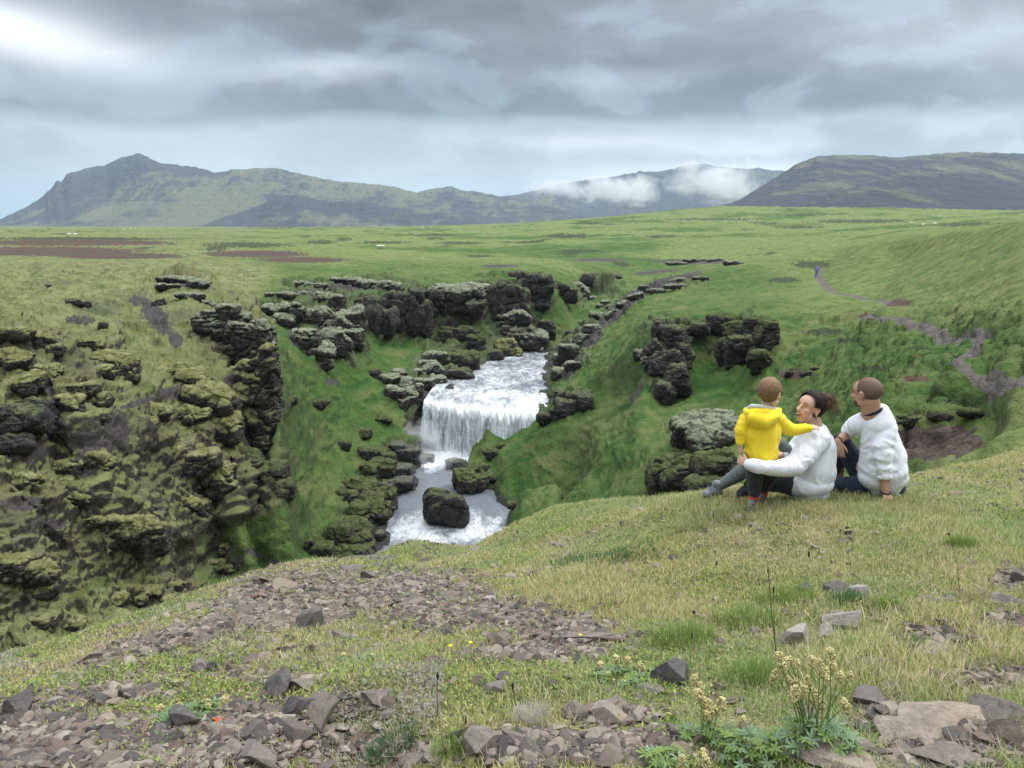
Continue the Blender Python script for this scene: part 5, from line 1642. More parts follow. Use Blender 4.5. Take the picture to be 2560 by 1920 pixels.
BRU = np.array([uv_s(q[0], q[1])[0] for q in SIL])
BRD = np.array([q[2] for q in SIL])
_o = np.argsort(BRU)
BRU, BRD = BRU[_o], BRD[_o]
x, y = scatter(250, 1.9, 8.5, lambda x, y: (.05 + gfrac(x, y)) * (y < brow(x / y) * .98) * np.clip(2.6 / y, 0, 1), rngS)
ZN = {0: ('angular stone lying loose in the scree at the lower left', 'stones of the left scree'),
      1: ('angular stone lying loose in the scree at the lower right', 'stones of the right scree'),
      2: ('small broken stone on the bare gravel of the middle brow', 'stones of the middle gravel')}
for k in range(len(x)):
    me, m = KINDS[rngS.randint(len(KINDS))]
    o = bpy.data.objects.new('stone', me)
    COL.objects.link(o)
    s = float(np.exp(rngS.normal(math.log(.046), .42))) * (1 + .06 * y[k])
    s = min(s, .12)
    o.scale = (s, s * rngS.uniform(.8, 1.1), s * rngS.uniform(.8, 1.3))
    z0, n = ground_normal(x[k], y[k])
    o.rotation_mode = 'QUATERNION'
    q = Vector((0, 0, 1)).rotation_difference((n + Vector((rngS.normal() * .35, rngS.normal() * .35, .4))).normalized())
    o.rotation_quaternion = q @ Matrix.Rotation(rngS.uniform(0, 6.28), 3, 'Z').to_quaternion()
    o.location = (x[k], y[k], z0 + s * .03)
    zn = 2 if y[k] > 4.2 else (0 if x[k] < 0 else 1)
    tag(o, ZN[zn][0], 'stone', ZN[zn][1])


def merged(name, mats_V, mat, label, cat, attrs=None, smooth=False):
    o = mesh_np(name, *mats_V, mat, smooth=smooth, attrs=attrs)
    return tag(o, label, cat, kind='stuff')


def instances(base, x, y, z, scl, yaw, rng, lean=.22, squash=None):
    """merge copies of (V, F) shapes numpy-wise; base is a list"""
    Vs, Fs, idn, b = [], [], [], 0
    kind = rng.randint(len(base), size=len(x))
    for k, (V, F) in enumerate(base):
        w = np.nonzero(kind == k)[0]
        if not len(w):
            continue
        c, s = np.cos(yaw[w]), np.sin(yaw[w])
        P = V[None] * scl[w][:, None, :]
        tx, ty = rng.normal(size=len(w)) * lean, rng.normal(size=len(w)) * lean
        P[..., 2] += P[..., 0] * tx[:, None] + P[..., 1] * ty[:, None]
        X = P[..., 0] * c[:, None] - P[..., 1] * s[:, None] + x[w][:, None]
        Y = P[..., 0] * s[:, None] + P[..., 1] * c[:, None] + y[w][:, None]
        Z = P[..., 2] + z[w][:, None]
        Vs.append(np.stack([X, Y, Z], -1).reshape(-1, 3))
        Fs.append((F[None] + (np.arange(len(w)) * len(V))[:, None, None]).reshape(-1, 3) + b)
        idn.append(np.repeat(w, len(V)))
        b += len(w) * len(V)
    return np.vstack(Vs), np.vstack(Fs), np.concatenate(idn)


def mat_gravel(t, p, out):
    c = attr(t, 'tone', 'Color')
    n = t.noise(objpos(t), 50, 4, .7)
    t.put(p.inputs['Base Color'], t.mix(t.m('MULTIPLY', t.ss(n, .4, .65), .35), c, (0.06, 0.05, 0.045)))
    bump(t, p, n, .004, .7)


MGRAV = new_mat('loose_gravel', mat_gravel, .9, .2)
pb = []
for k in range(8):
    V, F = lump(1 if k < 4 else 2, (1, rngS.uniform(.55, .95), rngS.uniform(.16, .5)), rngS, 10, .36, .8, rz=0.0, boxy=.4)
    pb.append((V, F))
x, y = scatter(30000, 1.75, 9.3, lambda x, y: (.03 + .07 * (x / y < -.05) + gfrac(x, y) ** 1.3) * (y < brow(x / y) * 1.02) * np.clip(2.8 / y, 0, 1), rngS)
s = np.exp(rngS.normal(math.log(.0145), .55, len(x))) * (1 + .06 * y)
s = np.clip(s, .006, .052)
z = gsample(x, y) + s * .15
V, F, idn = instances(pb, x, y, z, np.c_[s, s, s], rngS.uniform(0, 6.28, len(x)), rngS)
pal = np.array([(.17, .145, .125), (.115, .095, .085), (.22, .18, .15), (.075, .068, .065), (.15, .115, .095), (.26, .23, .195)])
tone = pal[rngS.randint(len(pal), size=len(x))] * rngS.uniform(.75, 1.2, (len(x), 1))
merged('gravel', (V, F), MGRAV, 'loose brown grey gravel over the bare patches of the near slope', 'gravel', attrs={'tone': tone[idn]})

# ------------------------------------------------------------------ grass, moss and low herbs of the near slope
def mat_leaf(t, p, out):
    c = attr(t, 'tone', 'Color')
    p.inputs['Roughness'].default_value = .6
    p.inputs['Specular IOR Level'].default_value = .25
    t.put(p.inputs['Base Color'], c)
    tr = t.node('ShaderNodeBsdfTranslucent')
    t.put(tr.inputs[0], c)
    mx = t.node('ShaderNodeMixShader')
    mx.inputs[0].default_value = .3
    t.l.new(p.outputs[0], mx.inputs[1])
    t.l.new(tr.outputs[0], mx.inputs[2])
    t.l.new(mx.outputs[0], out.inputs[0])


MLEAF = new_mat('leaf_and_blade', mat_leaf)


def blades(x, y, L, w, lean, yaw, tone, curl=.5, z=None):
    """two-segment tapered blades"""
    n = len(x)
    z = gsample(x, y) if z is None else z
    cx, cy = np.cos(yaw), np.sin(yaw)
    side = np.c_[-cy, cx, np.zeros(n)] * (w / 2)[:, None]
    b = np.c_[x, y, z - .004]
    d1 = np.c_[cx * np.sin(lean), cy * np.sin(lean), np.cos(lean)]
    l2 = lean + curl * L * 6
    d2 = np.c_[cx * np.sin(l2), cy * np.sin(l2), np.cos(l2)]
    m = b + d1 * (L * .55)[:, None]
    tip = m + d2 * (L * .5)[:, None]
    V = np.stack([b - side, b + side, m + side * .8, m - side * .8, tip], 1).reshape(-1, 3)
    o = (np.arange(n) * 5)[:, None]
    F = np.concatenate([o + np.array([0, 1, 2]), o + np.array([0, 2, 3]), o + np.array([3, 2, 4])])
    dark = np.array([.55, .55, .9, .9, 1.15])
    T = (tone[:, None, :] * np.ones(5)[None, :, None]).reshape(-1, 3)
    return V, F, T


def gnoise(x, y, f, s=0, o=3):
    return fbm(np.c_[x * f, y * f, x * 0 + s], o)


rg = np.random.RandomState(21)


def grass_dens(x, y):
    g = 1 - .97 * np.clip(gfrac(x, y) * 1.5, 0, 1)
    u = x / y
    g *= (y < brow(u) * 1.04)
    g *= .45 + .55 * sstep(u, -.45, .1)
    g *= np.clip(.6 + 1.6 * gnoise(x, y, .9, 3), .15, 1)
    return g * np.clip(4.0 / y, .25, 1.0)


NB = int(330000)
x, y = scatter(NB, 1.7, 12, grass_dens, rg)
u = x / y
tall = sstep(gnoise(x, y, .55, 9), -.15, .35) * sstep(u, -.15, .2) * (1 - .55 * sstep(y, 4.8, 6.5))
L = (.020 + .028 * rg.uniform(size=NB) + .075 * tall * rg.uniform(.3, 1, NB)) * (.75 + .3 * rg.uniform(size=NB))
w = (.0016 + .0016 * rg.uniform(size=NB)) * (1 + .16 * y)
k = rg.uniform(size=NB)
pal = np.array([(.33, .38, .12), (.24, .32, .09), (.44, .44, .19), (.62, .57, .36), (.52, .51, .29), (.15, .24, .08), (.50, .40, .25)])
prob = np.array([.20, .14, .22, .18, .16, .05, .05])
cidx = np.searchsorted(np.cumsum(prob), k)
cidx = np.clip(cidx, 0, len(pal) - 1)
tone = pal[cidx] * rg.uniform(.8, 1.25, (NB, 1))
gm = sstep(gnoise(x, y, .7, 31), -.1, .3)[:, None]
tone = tone * (1 - gm * np.array([[.22, .08, .18]])) * (1 + (1 - gm) * np.array([[.10, .02, .05]]))
lean = np.abs(rg.normal(0, .42, NB)) + .08
yaw = rg.uniform(0, 6.28, NB)
# longer blades close about the seated family
NX = 15000
xx, yy = rg.uniform(1.25, 3.45, NX), rg.uniform(5.45, 6.75, NX)
x, y = np.r_[x, xx], np.r_[y, yy]
L = np.r_[L, rg.uniform(.025, .085, NX)]
w = np.r_[w, rg.uniform(.0025, .0048, NX)]
tone = np.r_[tone, pal[rg.choice(7, NX, p=prob)] * rg.uniform(.7, 1.1, (NX, 1))]
lean = np.r_[lean, np.abs(rg.normal(0, .4, NX)) + .05]
yaw = np.r_[yaw, rg.uniform(0, 6.28, NX)]
V, F, T = blades(x, y, L, w, lean, yaw, tone)
merged('grass', (V, F), MLEAF, 'short mixed green and straw coloured grass over the near slope', 'grass', attrs={'tone': T})

# low herbs and moss: little leaves lying at all angles
NH = 110000


def herb_dens(x, y):
    u = x / y
    g = np.clip(.12 + 1.9 * gnoise(x, y, 1.2, 51), 0, 1) * (1 - .8 * gfrac(x, y))
    g *= (y < brow(u) * 1.0) * (1 - .55 * sstep(u, .05, .35))
    return g * np.clip(3.2 / y, .2, 1)


x, y = scatter(NH, 1.7, 9, herb_dens, rg)
s = rg.uniform(.003, .0085, NH) * (1 + .10 * y)
z = gsample(x, y) + rg.uniform(0, .02, NH)
LF = [(np.array([(0, 0, 0), (1, -.45, .25), (2.1, 0, .1), (1, .45, .25)], float), np.array([(0, 1, 2), (0, 2, 3)])),
      (np.array([(0, 0, 0), (.7, -.6, .5), (1.3, 0, .9), (.7, .6, .5)], float), np.array([(0, 1, 2), (0, 2, 3)]))]
V, F, idn = instances(LF, x, y, z, np.c_[s, s, s], rg.uniform(0, 6.28, NH), rg, lean=.5)
pal = np.array([(.30, .36, .085), (.17, .26, .07), (.42, .40, .16), (.10, .17, .06), (.26, .24, .15), (.27, .27, .21), (.20, .10, .07), (.32, .32, .27)])
zone = gnoise(x, y, .8, 77)
grey = sstep(gnoise(x, y, .9, 90) + .25 * (x / y < -.4) - .5 * (x / y > -.1), .16, .34)
ci = np.where(rg.uniform(size=NH) < grey, np.where(rg.uniform(size=NH) < .5, 5, 7), np.searchsorted([.34, .58, .76, .90, .955, .97, 1.01], rg.uniform(size=NH)))
tone = pal[np.clip(ci, 0, 7)] * rg.uniform(.75, 1.2, (NH, 1))
merged('ground_cover', (V, F), MLEAF, 'low yellow green herbs, moss and grey lichen between the stones', 'ground cover', attrs={'tone': tone[idn]})

# straw and fine dead stems lying about
NS_ = 20000
x, y = scatter(NS_, 1.7, 9, lambda x, y: (y < brow(x / y)) * np.clip(3 / y, .2, 1) * np.clip(.3 + gnoise(x, y, 1.1, 12) * 2, 0.05, 1), rg)
L = rg.uniform(.03, .10, NS_)
tone = np.array([(.42, .37, .25)]) * rg.uniform(.55, 1.1, (NS_, 1))
V, F, T = blades(x, y, L, np.full(NS_, .0013) * (1 + .15 * y), rg.uniform(.9, 1.5, NS_), rg.uniform(0, 6.28, NS_), tone, .3, z=gsample(x, y) + .008)
merged('dead_grass', (V, F), MLEAF, 'thin bleached dead stems scattered through the near turf', 'dead grass', attrs={'tone': T})
# ------------------------------------------------------------------ people
def Zp(x, y, D):
    """point seen in the enlarged middle right of the photo at x, y, D metres ahead"""
    return np.array(at(1700 + x / 3.456, 900 + y / 3.456, D))


def unit(v):
    v = np.asarray(v, float)
    return v / np.linalg.norm(v)


def chain(pts, rad, step=.14):
    """spheres along a bent, tapering limb"""
    out = []
    sV, sF = ICO[3]
    for a, b, ra, rb in zip(pts[:-1], pts[1:], rad[:-1], rad[1:]):
        a, b = np.asarray(a, float), np.asarray(b, float)
        n = max(2, int(np.linalg.norm(b - a) / (min(ra, rb) * step)) + 1)
        for t in np.linspace(0, 1, n):
            out.append((sV * (ra + (rb - ra) * t) + a + (b - a) * t, sF))
    return out


def ell(c, r, X=(1, 0, 0), Y=(0, 1, 0), Zd=(0, 0, 1), lv=4):
    V, F = ICO[lv]
    R = np.stack([unit(X), unit(Y), unit(Zd)])
    return [((V * np.array(r)) @ R + np.asarray(c, float), F)]


def skin(name, parts, vox, mat, parent, smooth=4, wrinkle=None, **attrs):
    V, F = join(parts)
    V, F = remeshed(V, F, vox, smooth=smooth)
    if wrinkle:
        N = normals(V, F)
        V = V + N * wrinkle(V)[:, None]
    base = np.array(parent.location) if parent else np.zeros(3)
    o = mesh_np(name, V - base, F, mat, parent=parent, smooth=True)
    return o


def tube(pts, r, n=6):
    """thin tube through points"""
    pts = np.asarray(pts, float)
    Vs, Fs = [], []
    for i, p in enumerate(pts):
        t = unit(pts[min(i + 1, len(pts) - 1)] - pts[max(i - 1, 0)])
        a = unit(np.cross(t, (0.3, .2, 1)))
        b = np.cross(t, a)
        rr = r[i] if hasattr(r, '__len__') else r
        for k in range(n):
            an = 2 * math.pi * k / n
            Vs.append(p + rr * (a * math.cos(an) + b * math.sin(an)))
    for i in range(len(pts) - 1):
        for k in range(n):
            a, b = i * n + k, i * n + (k + 1) % n
            Fs += [(a, b, b + n), (a, b + n, a + n)]
    return np.array(Vs), np.array(Fs)


def ring(c, axis, R, r, n=22, m=6, flat=1.0):
    axis = unit(axis)
    a = unit(np.cross(axis, (.3, .2, 1)))
    b = np.cross(axis, a)
    V, F = [], []
    for i in range(n):
        t = 2 * math.pi * i / n
        d = a * math.cos(t) + b * math.sin(t)
        for k in range(m):
            s = 2 * math.pi * k / m
            V.append(np.asarray(c) + d * (R + r * math.cos(s)) + axis * r * flat * math.sin(s))
    for i in range(n):
        for k in range(m):
            p, q = i * m + k, i * m + (k + 1) % m
            p2, q2 = ((i + 1) % n) * m + k, ((i + 1) % n) * m + (k + 1) % m
            F += [(p, p2, q2), (p, q2, q)]
    return np.array(V), np.array(F)


def cloth(c1, c2, sc=60.0, fuzz=.0012, rough=.9):
    def fn(t, p, out):
        pos = objpos(t)
        n = t.noise(pos, sc * .25, 3, .6)
        f = t.noise(pos, sc * 6, 2, .6)
        t.put(p.inputs['Base Color'], t.mix(t.ss(n, .3, .7), c1, c2))
        p.inputs['Sheen Weight'].default_value = .15
        b = bump(t, p, n, .004, .35)
        bump(t, p, f, fuzz, .4, b)
    return new_mat('cloth', fn, rough, .15)


def skin_mat(c1, c2):
    def fn(t, p, out):
        n = t.noise(objpos(t), 22, 3, .6)
        t.put(p.inputs['Base Color'], t.mix(n, c1, c2))
        p.inputs['Subsurface Weight'].default_value = .08
        p.inputs['Subsurface Radius'].default_value = (.01, .004, .002)
        bump(t, p, t.noise(objpos(t), 300, 2), .0006, .3)
    return new_mat('skin', fn, .5, .35)


def hair_mat(c1, c2):
    def fn(t, p, out):
        n = t.noise(t.mapping(objpos(t), (1, 1, .12)), 240, 2, .6)
        t.put(p.inputs['Base Color'], t.mix(t.ss(n, .25, .75), c1, c2))
        bump(t, p, n, .001, .5)
    return new_mat('hair', fn, .65, .15)


M_WHITE = cloth((0.74, 0.77, 0.84), (0.80, 0.83, 0.89))
M_YEL = cloth((0.90, 0.66, 0.03), (0.96, 0.74, 0.05))
M_NAVY = cloth((0.014, 0.019, 0.034), (0.026, 0.034, 0.055))
M_LEG = cloth((0.095, 0.115, 0.125), (0.135, 0.16, 0.17), 90)
M_DPANT = cloth((0.030, 0.036, 0.042), (0.055, 0.062, 0.070))
M_LINING = cloth((0.55, 0.56, 0.55), (0.75, 0.75, 0.72))
M_RED = cloth((0.55, 0.05, 0.035), (0.75, 0.12, 0.06))
M_BOOT = cloth((0.10, 0.115, 0.13), (0.22, 0.24, 0.26))
M_BOOTD = cloth((0.02, 0.022, 0.026), (0.05, 0.052, 0.056))
M_PURPLE = cloth((0.20, 0.20, 0.42), (0.30, 0.29, 0.52))
M_BLACK = new_mat('black_strap', lambda t, p, o: t.put(p.inputs['Base Color'], (0.012, 0.012, 0.014, 1)), .5, .4)
M_TEETH = new_mat('teeth', lambda t, p, o: t.put(p.inputs['Base Color'], (0.80, 0.77, 0.72, 1)), .3, .5)
M_MOUTH = new_mat('inner_mouth', lambda t, p, o: t.put(p.inputs['Base Color'], (0.10, 0.015, 0.015, 1)), .5, .4)
M_LIP = new_mat('lips', lambda t, p, o: t.put(p.inputs['Base Color'], (0.50, 0.17, 0.15, 1)), .45, .4)
M_EYE = new_mat('dark_eye', lambda t, p, o: t.put(p.inputs['Base Color'], (0.02, 0.014, 0.012, 1)), .2, .5)
SK_M = skin_mat((0.42, 0.235, 0.165), (0.52, 0.30, 0.215))
SK_W = skin_mat((0.56, 0.33, 0.25), (0.66, 0.41, 0.32))
SK_C = skin_mat((0.60, 0.37, 0.28), (0.70, 0.46, 0.36))


def head_frame(f, up=(0, 0, 1)):
    f = unit(f)
    x = unit(np.cross(f, up))
    u = np.cross(x, f)
    return x, f, u


def head_parts(c, f, up, k=1.0, jaw=1.0, open_=0.0):
    """c: middle of the head; k 1 = adult. Local axes: x right ear, y face, z crown"""
    X, Y, Z = head_frame(f, up)

    def L(x, y, z):
        return np.asarray(c) + (X * x + Y * y + Z * z) * k

    def E(p, r):
        return ell(L(*p), np.array(r) * k, X, Y, Z)
    P = []
    P += E((0, -.018, .030), (.076, .094, .088))          # skull
    P += E((0, .035, .030), (.066, .058, .066))           # forehead
    P += E((0, .030, -.040), (.056 * jaw, .060, .070))    # face and jaw
    P += E((0, .052, -.088 - open_ * .012), (.030 * jaw, .026, .024))   # chin
    for s in (-1, 1):
        P += E((s * .034, .058, -.022), (.024, .026, .024))   # cheeks
        P += E((s * .030, .076, .026), (.022, .012, .008))    # brows
        P += E((s * .077, -.008, -.008), (.010, .020, .031))  # ears
        P += E((s * .082, -.014, .006), (.008, .014, .016))
        P += E((s * .045, .005, -.065), (.018 * jaw, .036, .026))
    P += chain([L(0, .086, .016), L(0, .104, -.012), L(0, .112, -.026)], [.009 * k, .011 * k, .013 * k])   # nose
    for s in (-1, 1):
        P += E((s * .011, .098, -.028), (.009, .011, .008))
    if not open_:
        P += E((0, .090, -.052), (.024, .010, .006)) + E((0, .088, -.063), (.021, .011, .007))
    else:
        P += E((0, .090, -.046), (.026, .010, .006)) + E((0, .078, -.086), (.020, .012, .008))
    return P, L, (X, Y, Z)


def face_bits(L, axes, k, parent, open_=False, closed=False):
    X, Y, Z = axes
    for s in (-1, 1):
        if closed:
            V, F = tube([L(s * .020, .090, .010), L(s * .031, .093, .014), L(s * .043, .084, .008)], .0022 * k)
            mesh_np('eye', V - np.array(parent.location), F, M_EYE, parent=parent)
        else:
            V, F = ell(L(s * .031, .084, .010), np.array((.013, .008, .006)) * k, X, Y, Z, 3)[0]
            mesh_np('eye', V - np.array(parent.location), F, M_EYE, parent=parent)
        V, F = tube([L(s * .016, .096, .028), L(s * .034, .094, .036), L(s * .052, .078, .029)], [.0022 * k, .0032 * k, .0018 * k])
        mesh_np('eyebrow', V - np.array(parent.location), F, M_EYE, parent=parent)
    if open_:
        V, F = join(ell(L(0, .090, -.064), np.array((.019, .011, .013)) * k, X, Y, Z, 3))
        mesh_np('mouth', V - np.array(parent.location), F, M_MOUTH, parent=parent)
        V, F = join(ell(L(0, .098, -.056), np.array((.017, .007, .005)) * k, X, Y, Z, 3))
        mesh_np('teeth', V - np.array(parent.location), F, M_TEETH, parent=parent)
        V, F = tube([L(-.023, .090, -.056), L(-.012, .101, -.051), L(0, .104, -.050), L(.012, .101, -.051), L(.023, .090, -.056), L(.013, .096, -.073), L(0, .100, -.077), L(-.013, .096, -.073), L(-.023, .090, -.056)], .0026 * k)
        mesh_np('lips', V - np.array(parent.location), F, M_LIP, parent=parent)


def hand_parts(w, d, n, size=1.0, curl=.35, side=1, spread=.12):
    """w wrist point, d pointing direction, n back-of-hand normal; five fingers"""
    d, n = unit(d), unit(n)
    n = unit(n - d * (n @ d))
    s = np.cross(d, n) * side
    w = np.asarray(w, float)
    P = ell(w + d * .045 * size, (.040 * size, .044 * size, .015 * size), s, d, n)
    P += ell(w + d * .012 * size, (.030 * size, .03 * size, .018 * size), s, d, n)
    for i, (off, ln) in enumerate(((-.030, .066), (-.010, .076), (.010, .071), (.029, .055))):
        b = w + (d * .078 + s * off) * size
        dd = unit(d + s * spread * (i - 1.5) * .5)
        p = [b]
        a = curl * .5
        for seg in (.42, .33, .25):
            dd2 = dd * math.cos(a) - n * math.sin(a)
            p.append(p[-1] + dd2 * ln * seg * size)
            a += curl * (1.0 + .15 * i)
        P += chain(p, [.0095 * size, .0088 * size, .008 * size, .007 * size])
    b = w + (d * .025 - s * .030) * size
    t1 = b + (d * .035 - s * .022 - n * .008) * size
    t2 = t1 + (d * .026 - s * .004 - n * .012) * size
    P += chain([b, t1, t2], [.013 * size, .0105 * size, .008 * size])
    return P


def folds(amp, axis_pts, f1=55, f2=9, seed=0):
    """sleeve rings: bands across the limb given by two points"""
    a, b = [np.asarray(q, float) for q in axis_pts]
    ax = unit(b - a)
    Ln = np.linalg.norm(b - a)

    def fn(V):
        t = (V - a) @ ax
        d = np.linalg.norm(V - a - t[:, None] * ax, axis=1)
        w = sstep(t, -.02, .04) * (1 - sstep(t, Ln - .02, Ln + .03)) * (1 - sstep(d, .09, .13))
        ph = fbm(V * f2 + seed, 2) * 3.5
        return amp * w * np.sin(t * f1 * 2 + ph)
    return fn


def crumple(amp, f=7, seed=0, stretch=(1, 1, 1)):
    return lambda V: amp * fbm(V * f * np.array(stretch) + seed, 3, .5, 'ridge') + amp * .5 * fbm(V * f * 2.3 + seed, 3)


def drape(amp, f, seed=0):
    """soft cloth: a few long creases over a mostly smooth surface"""
    def fn(V):
        q = V * f * np.array([1, 1, .7])
        w_ = np.c_[noise3(q * .8 + seed), noise3(q * .8 + seed + 5), noise3(q * .8 + seed + 9)] * .7
        r = 1 - np.abs(noise3(q + w_ + seed * 1.7)) * 5
        r2 = 1 - np.abs(noise3(q * 1.9 + w_ - seed)) * 5
        return amp * (.8 * noise3(q * .7 + seed) + .5 * np.clip(r * 2.4 - 1.4, 0, 1) + .4 * np.clip(r2 * 2.2 - 1.2, 0, 1))
    return fn


# ---- the man
DM = 6.15
m_up = (0.06, 0, 1)
man = empty('person', tuple(Zp(1740, 1150, DM)))
tag(man, 'man with cropped hair in white sweatshirt sitting back to camera, leaning on his hand', 'person', 'family sitting on the grass')
hc = Zp(1610, 290, DM + .02)
P, L, AX = head_parts(hc, (-.54, .84, -.10), (0.05, .0, 1), 1.12, 1.05)
neck = Zp(1655, 470, DM + .02)
P += chain([Zp(1640, 350, DM), neck, Zp(1690, 540, DM + .02)], [.074, .082, .095])
shL, shR = Zp(1525, 560, DM + .12), Zp(1775, 600, DM - .04)
P += chain([Zp(1690, 560, DM + .02), Zp(1740, 800, DM + .03), Zp(1745, 1040, DM + .05)], [.11, .13, .14])
P += chain([shL, Zp(1690, 560, DM + .02), shR], [.055, .08, .06])
elR, wrR = Zp(1755, 860, DM - .13), Zp(1775, 1130, DM - .17)
P += chain([shR, elR, wrR], [.052, .046, .034])
P += hand_parts(Zp(1778, 1150, DM - .18), (.25, -.55, -.65), (0.2, -.7, .6), 1.05, .15, side=-1)
elL, wrL = Zp(1440, 640, DM + .22), Zp(1366, 700, DM + .10)
P += chain([shL, elL, wrL], [.050, .044, .030])
P += hand_parts(Zp(1368, 712, DM + .09), (.12, -.12, -1), (-.5, -.8, .2), 1.05, .45, side=1)
hipC = Zp(1740, 1090, DM + .06)
kneeL = Zp(1392, 700, DM + .28)
P += chain([Zp(1640, 1060, DM + .12), kneeL], [.075, .055]) + chain([kneeL, Zp(1370, 1060, DM + .34)], [.052, .036])
body = skin('body', P, .0048, SK_M, man, 3)
face_bits(L, AX, 1.12, man)
# short beard and cropped hair follow the skull
X, Y, Z = AX
P = ell(L(0, -.022, .032), np.array((.0795, .0965, .0895)) * 1.12, X, Y, Z, 5)
V, F = P[0]
q = (V - np.asarray(hc)) @ np.stack([X, Y, Z]).T / 1.12
keep = (q[:, 2] > -.078 + .35 * np.maximum(q[:, 1], -.1) + .9 * np.maximum(q[:, 1], 0)) & (q[:, 1] < .048 + .0 * q[:, 2]) & ~((np.abs(q[:, 0]) > .06) & (q[:, 2] < .012) & (q[:, 1] > -.030))
Fk = F[keep[F].all(axis=1)]
V = V + normals(V, F) * (.0012 * fbm(V * 260, 2))[:, None]
mesh_np('cropped_hair', V - np.array(man.location), Fk, hair_mat((0.105, 0.068, 0.052), (0.20, 0.135, 0.105)), parent=man)
Pb = ell(L(0, .036, -.058), np.array((.0565, .056, .052)) * 1.12, X, Y, Z, 5)
V, F = Pb[0]
q = (V - np.asarray(hc)) @ np.stack([X, Y, Z]).T / 1.12
keep = (q[:, 2] < -.045 + .25 * np.abs(q[:, 0])) | ((np.abs(q[:, 0]) > .04) & (q[:, 2] < -.02))
mesh_np('beard', V - np.array(man.location), F[keep[F].all(axis=1)], hair_mat((0.09, 0.055, 0.04), (0.17, 0.11, 0.08)), parent=man)
# sweatshirt
S = chain([Zp(1700, 560, DM + .02), Zp(1738, 760, DM + .02), Zp(1748, 940, DM + .03), Zp(1748, 1040, DM + .04)], [.125, .165, .195, .165])
S += chain([Zp(1540, 555, DM + .10), Zp(1690, 510, DM + .02), Zp(1775, 585, DM - .02)], [.085, .095, .085])
S += chain([Zp(1735, 452, DM + .0), Zp(1725, 560, DM)], [.074, .125]) + chain([Zp(1655, 500, DM + .03), Zp(1700, 560, DM)], [.075, .11]) + chain([Zp(1560, 540, DM + .10), Zp(1690, 495, DM + .02), Zp(1790, 590, DM - .01)], [.08, .09, .08])
S += ell(Zp(1750, 1010, DM + .02), (.205, .165, .13))
S += ell(Zp(1770, 860, DM + .02), (.17, .16, .20))
S += chain([shR, Zp(1745, 760, DM - .11), elR, Zp(1768, 985, DM - .155)], [.090, .079, .070, .056])
S += chain([shL, Zp(1480, 590, DM + .18), Zp(1455, 612, DM + .2)], [.082, .070, .064])
f1, f2, f3 = folds(.0055, (Zp(1720, 700, DM - .08), Zp(1768, 1000, DM - .155)), 30, 11, 1), drape(.010, 2.4, 3), folds(.004, (shL, Zp(1445, 610, DM + .2)), 55, 9, 4)
sw = skin('sweatshirt', S, .0056, M_WHITE, man, 8, lambda V: f1(V) + f2(V) * (1 - .6 * sstep(V[:, 2], Zp(0, 560, DM)[2] - .1, Zp(0, 560, DM)[2] + .1)) + f3(V))
V, F = ring(Zp(1768, 1008, DM - .155), wrR - elR, .050, .009, flat=2.2)
mesh_np('cuff', V - np.array(man.location), F, M_WHITE, parent=man)
V, F = ring(Zp(1662, 432, DM + .02), (-.52, .05, 1), .086, .011, flat=1.3)
mesh_np('collar', V - np.array(man.location), F, M_NAVY, parent=man)
for nm, c, ax, R in (('bracelet', Zp(1364, 694, DM + .10), wrL - elL, .033), ('watch_strap', Zp(1777, 1140, DM - .175), (0, -.2, 1), .036)):
    V, F = ring(c, ax, R, .0042, flat=1.6)
    mesh_np(nm, V - np.array(man.location), F, M_BLACK, parent=man)
T = chain([Zp(1690, 1080, DM + .08), Zp(1560, 960, DM + .20), kneeL], [.125, .095, .072]) + chain([kneeL, Zp(1350, 880, DM + .33), Zp(1345, 1060, DM + .38)], [.070, .066, .048])
T += chain([Zp(1700, 1100, DM + .05), Zp(1500, 1090, DM + .10), Zp(1330, 1085, DM + .16)], [.115, .080, .066]) + chain([Zp(1330, 1085, DM + .16), Zp(1420, 1095, DM + .42)], [.062, .045])
T += ell(Zp(1760, 1090, DM + .06), (.17, .15, .09))
trm = skin('trousers', T, .0065, M_NAVY, man, 4, crumple(.007, 9, 8))
V, F = join(chain([Zp(1345, 1095, DM + .38), Zp(1250, 1115, DM + .40)], [.045, .034]))
V, F = remeshed(V, F, .006, smooth=2)
mesh_np('shoe', V - np.array(man.location), F, M_BOOTD, parent=man)

# ---- the woman
DW = 6.05
wom = empty('person', tuple(Zp(1100, 1160, DW)))
tag(wom, 'laughing dark haired woman in white sweatshirt sitting with one arm round the child', 'person', 'family sitting on the grass')
hw = Zp(1118, 412, DW)
P, L, AX = head_parts(hw, (-.87, -.44, .22), (.30, .05, 1), 1.06, .95, 1.0)
P += chain([Zp(1140, 480, DW + .01), Zp(1165, 570, DW + .03), Zp(1180, 640, DW + .04)], [.058, .060, .075])
shN, shF = Zp(1190, 690, DW - .05), Zp(1105, 640, DW + .18)
P += chain([shF, Zp(1180, 650, DW + .05), shN], [.05, .065, .05]) + chain([Zp(1180, 650, DW + .05), Zp(1160, 850, DW + .05), Zp(1110, 1070, DW + .05)], [.09, .115, .13])
elN, wrN = Zp(985, 925, DW - .20), Zp(590, 899, DW - .33)
P += chain([shN, elN, Zp(740, 928, DW - .37), wrN], [.046, .040, .032, .026])
P += hand_parts(Zp(576, 896, DW - .315), (-.45, .9, .12), (-.8, -.45, .25), .92, .5, side=-1)
P += chain([shF, Zp(960, 800, DW + .2), Zp(830, 830, DW + .05)], [.046, .038, .028])
P += hand_parts(Zp(822, 832, DW + .04), (-.8, -.6, 0), (0, .3, 1), .9, .5)
body = skin('body', P, .0045, SK_W, wom, 3)
face_bits(L, AX, 1.06, wom, open_=True, closed=True)
X, Y, Z = AX
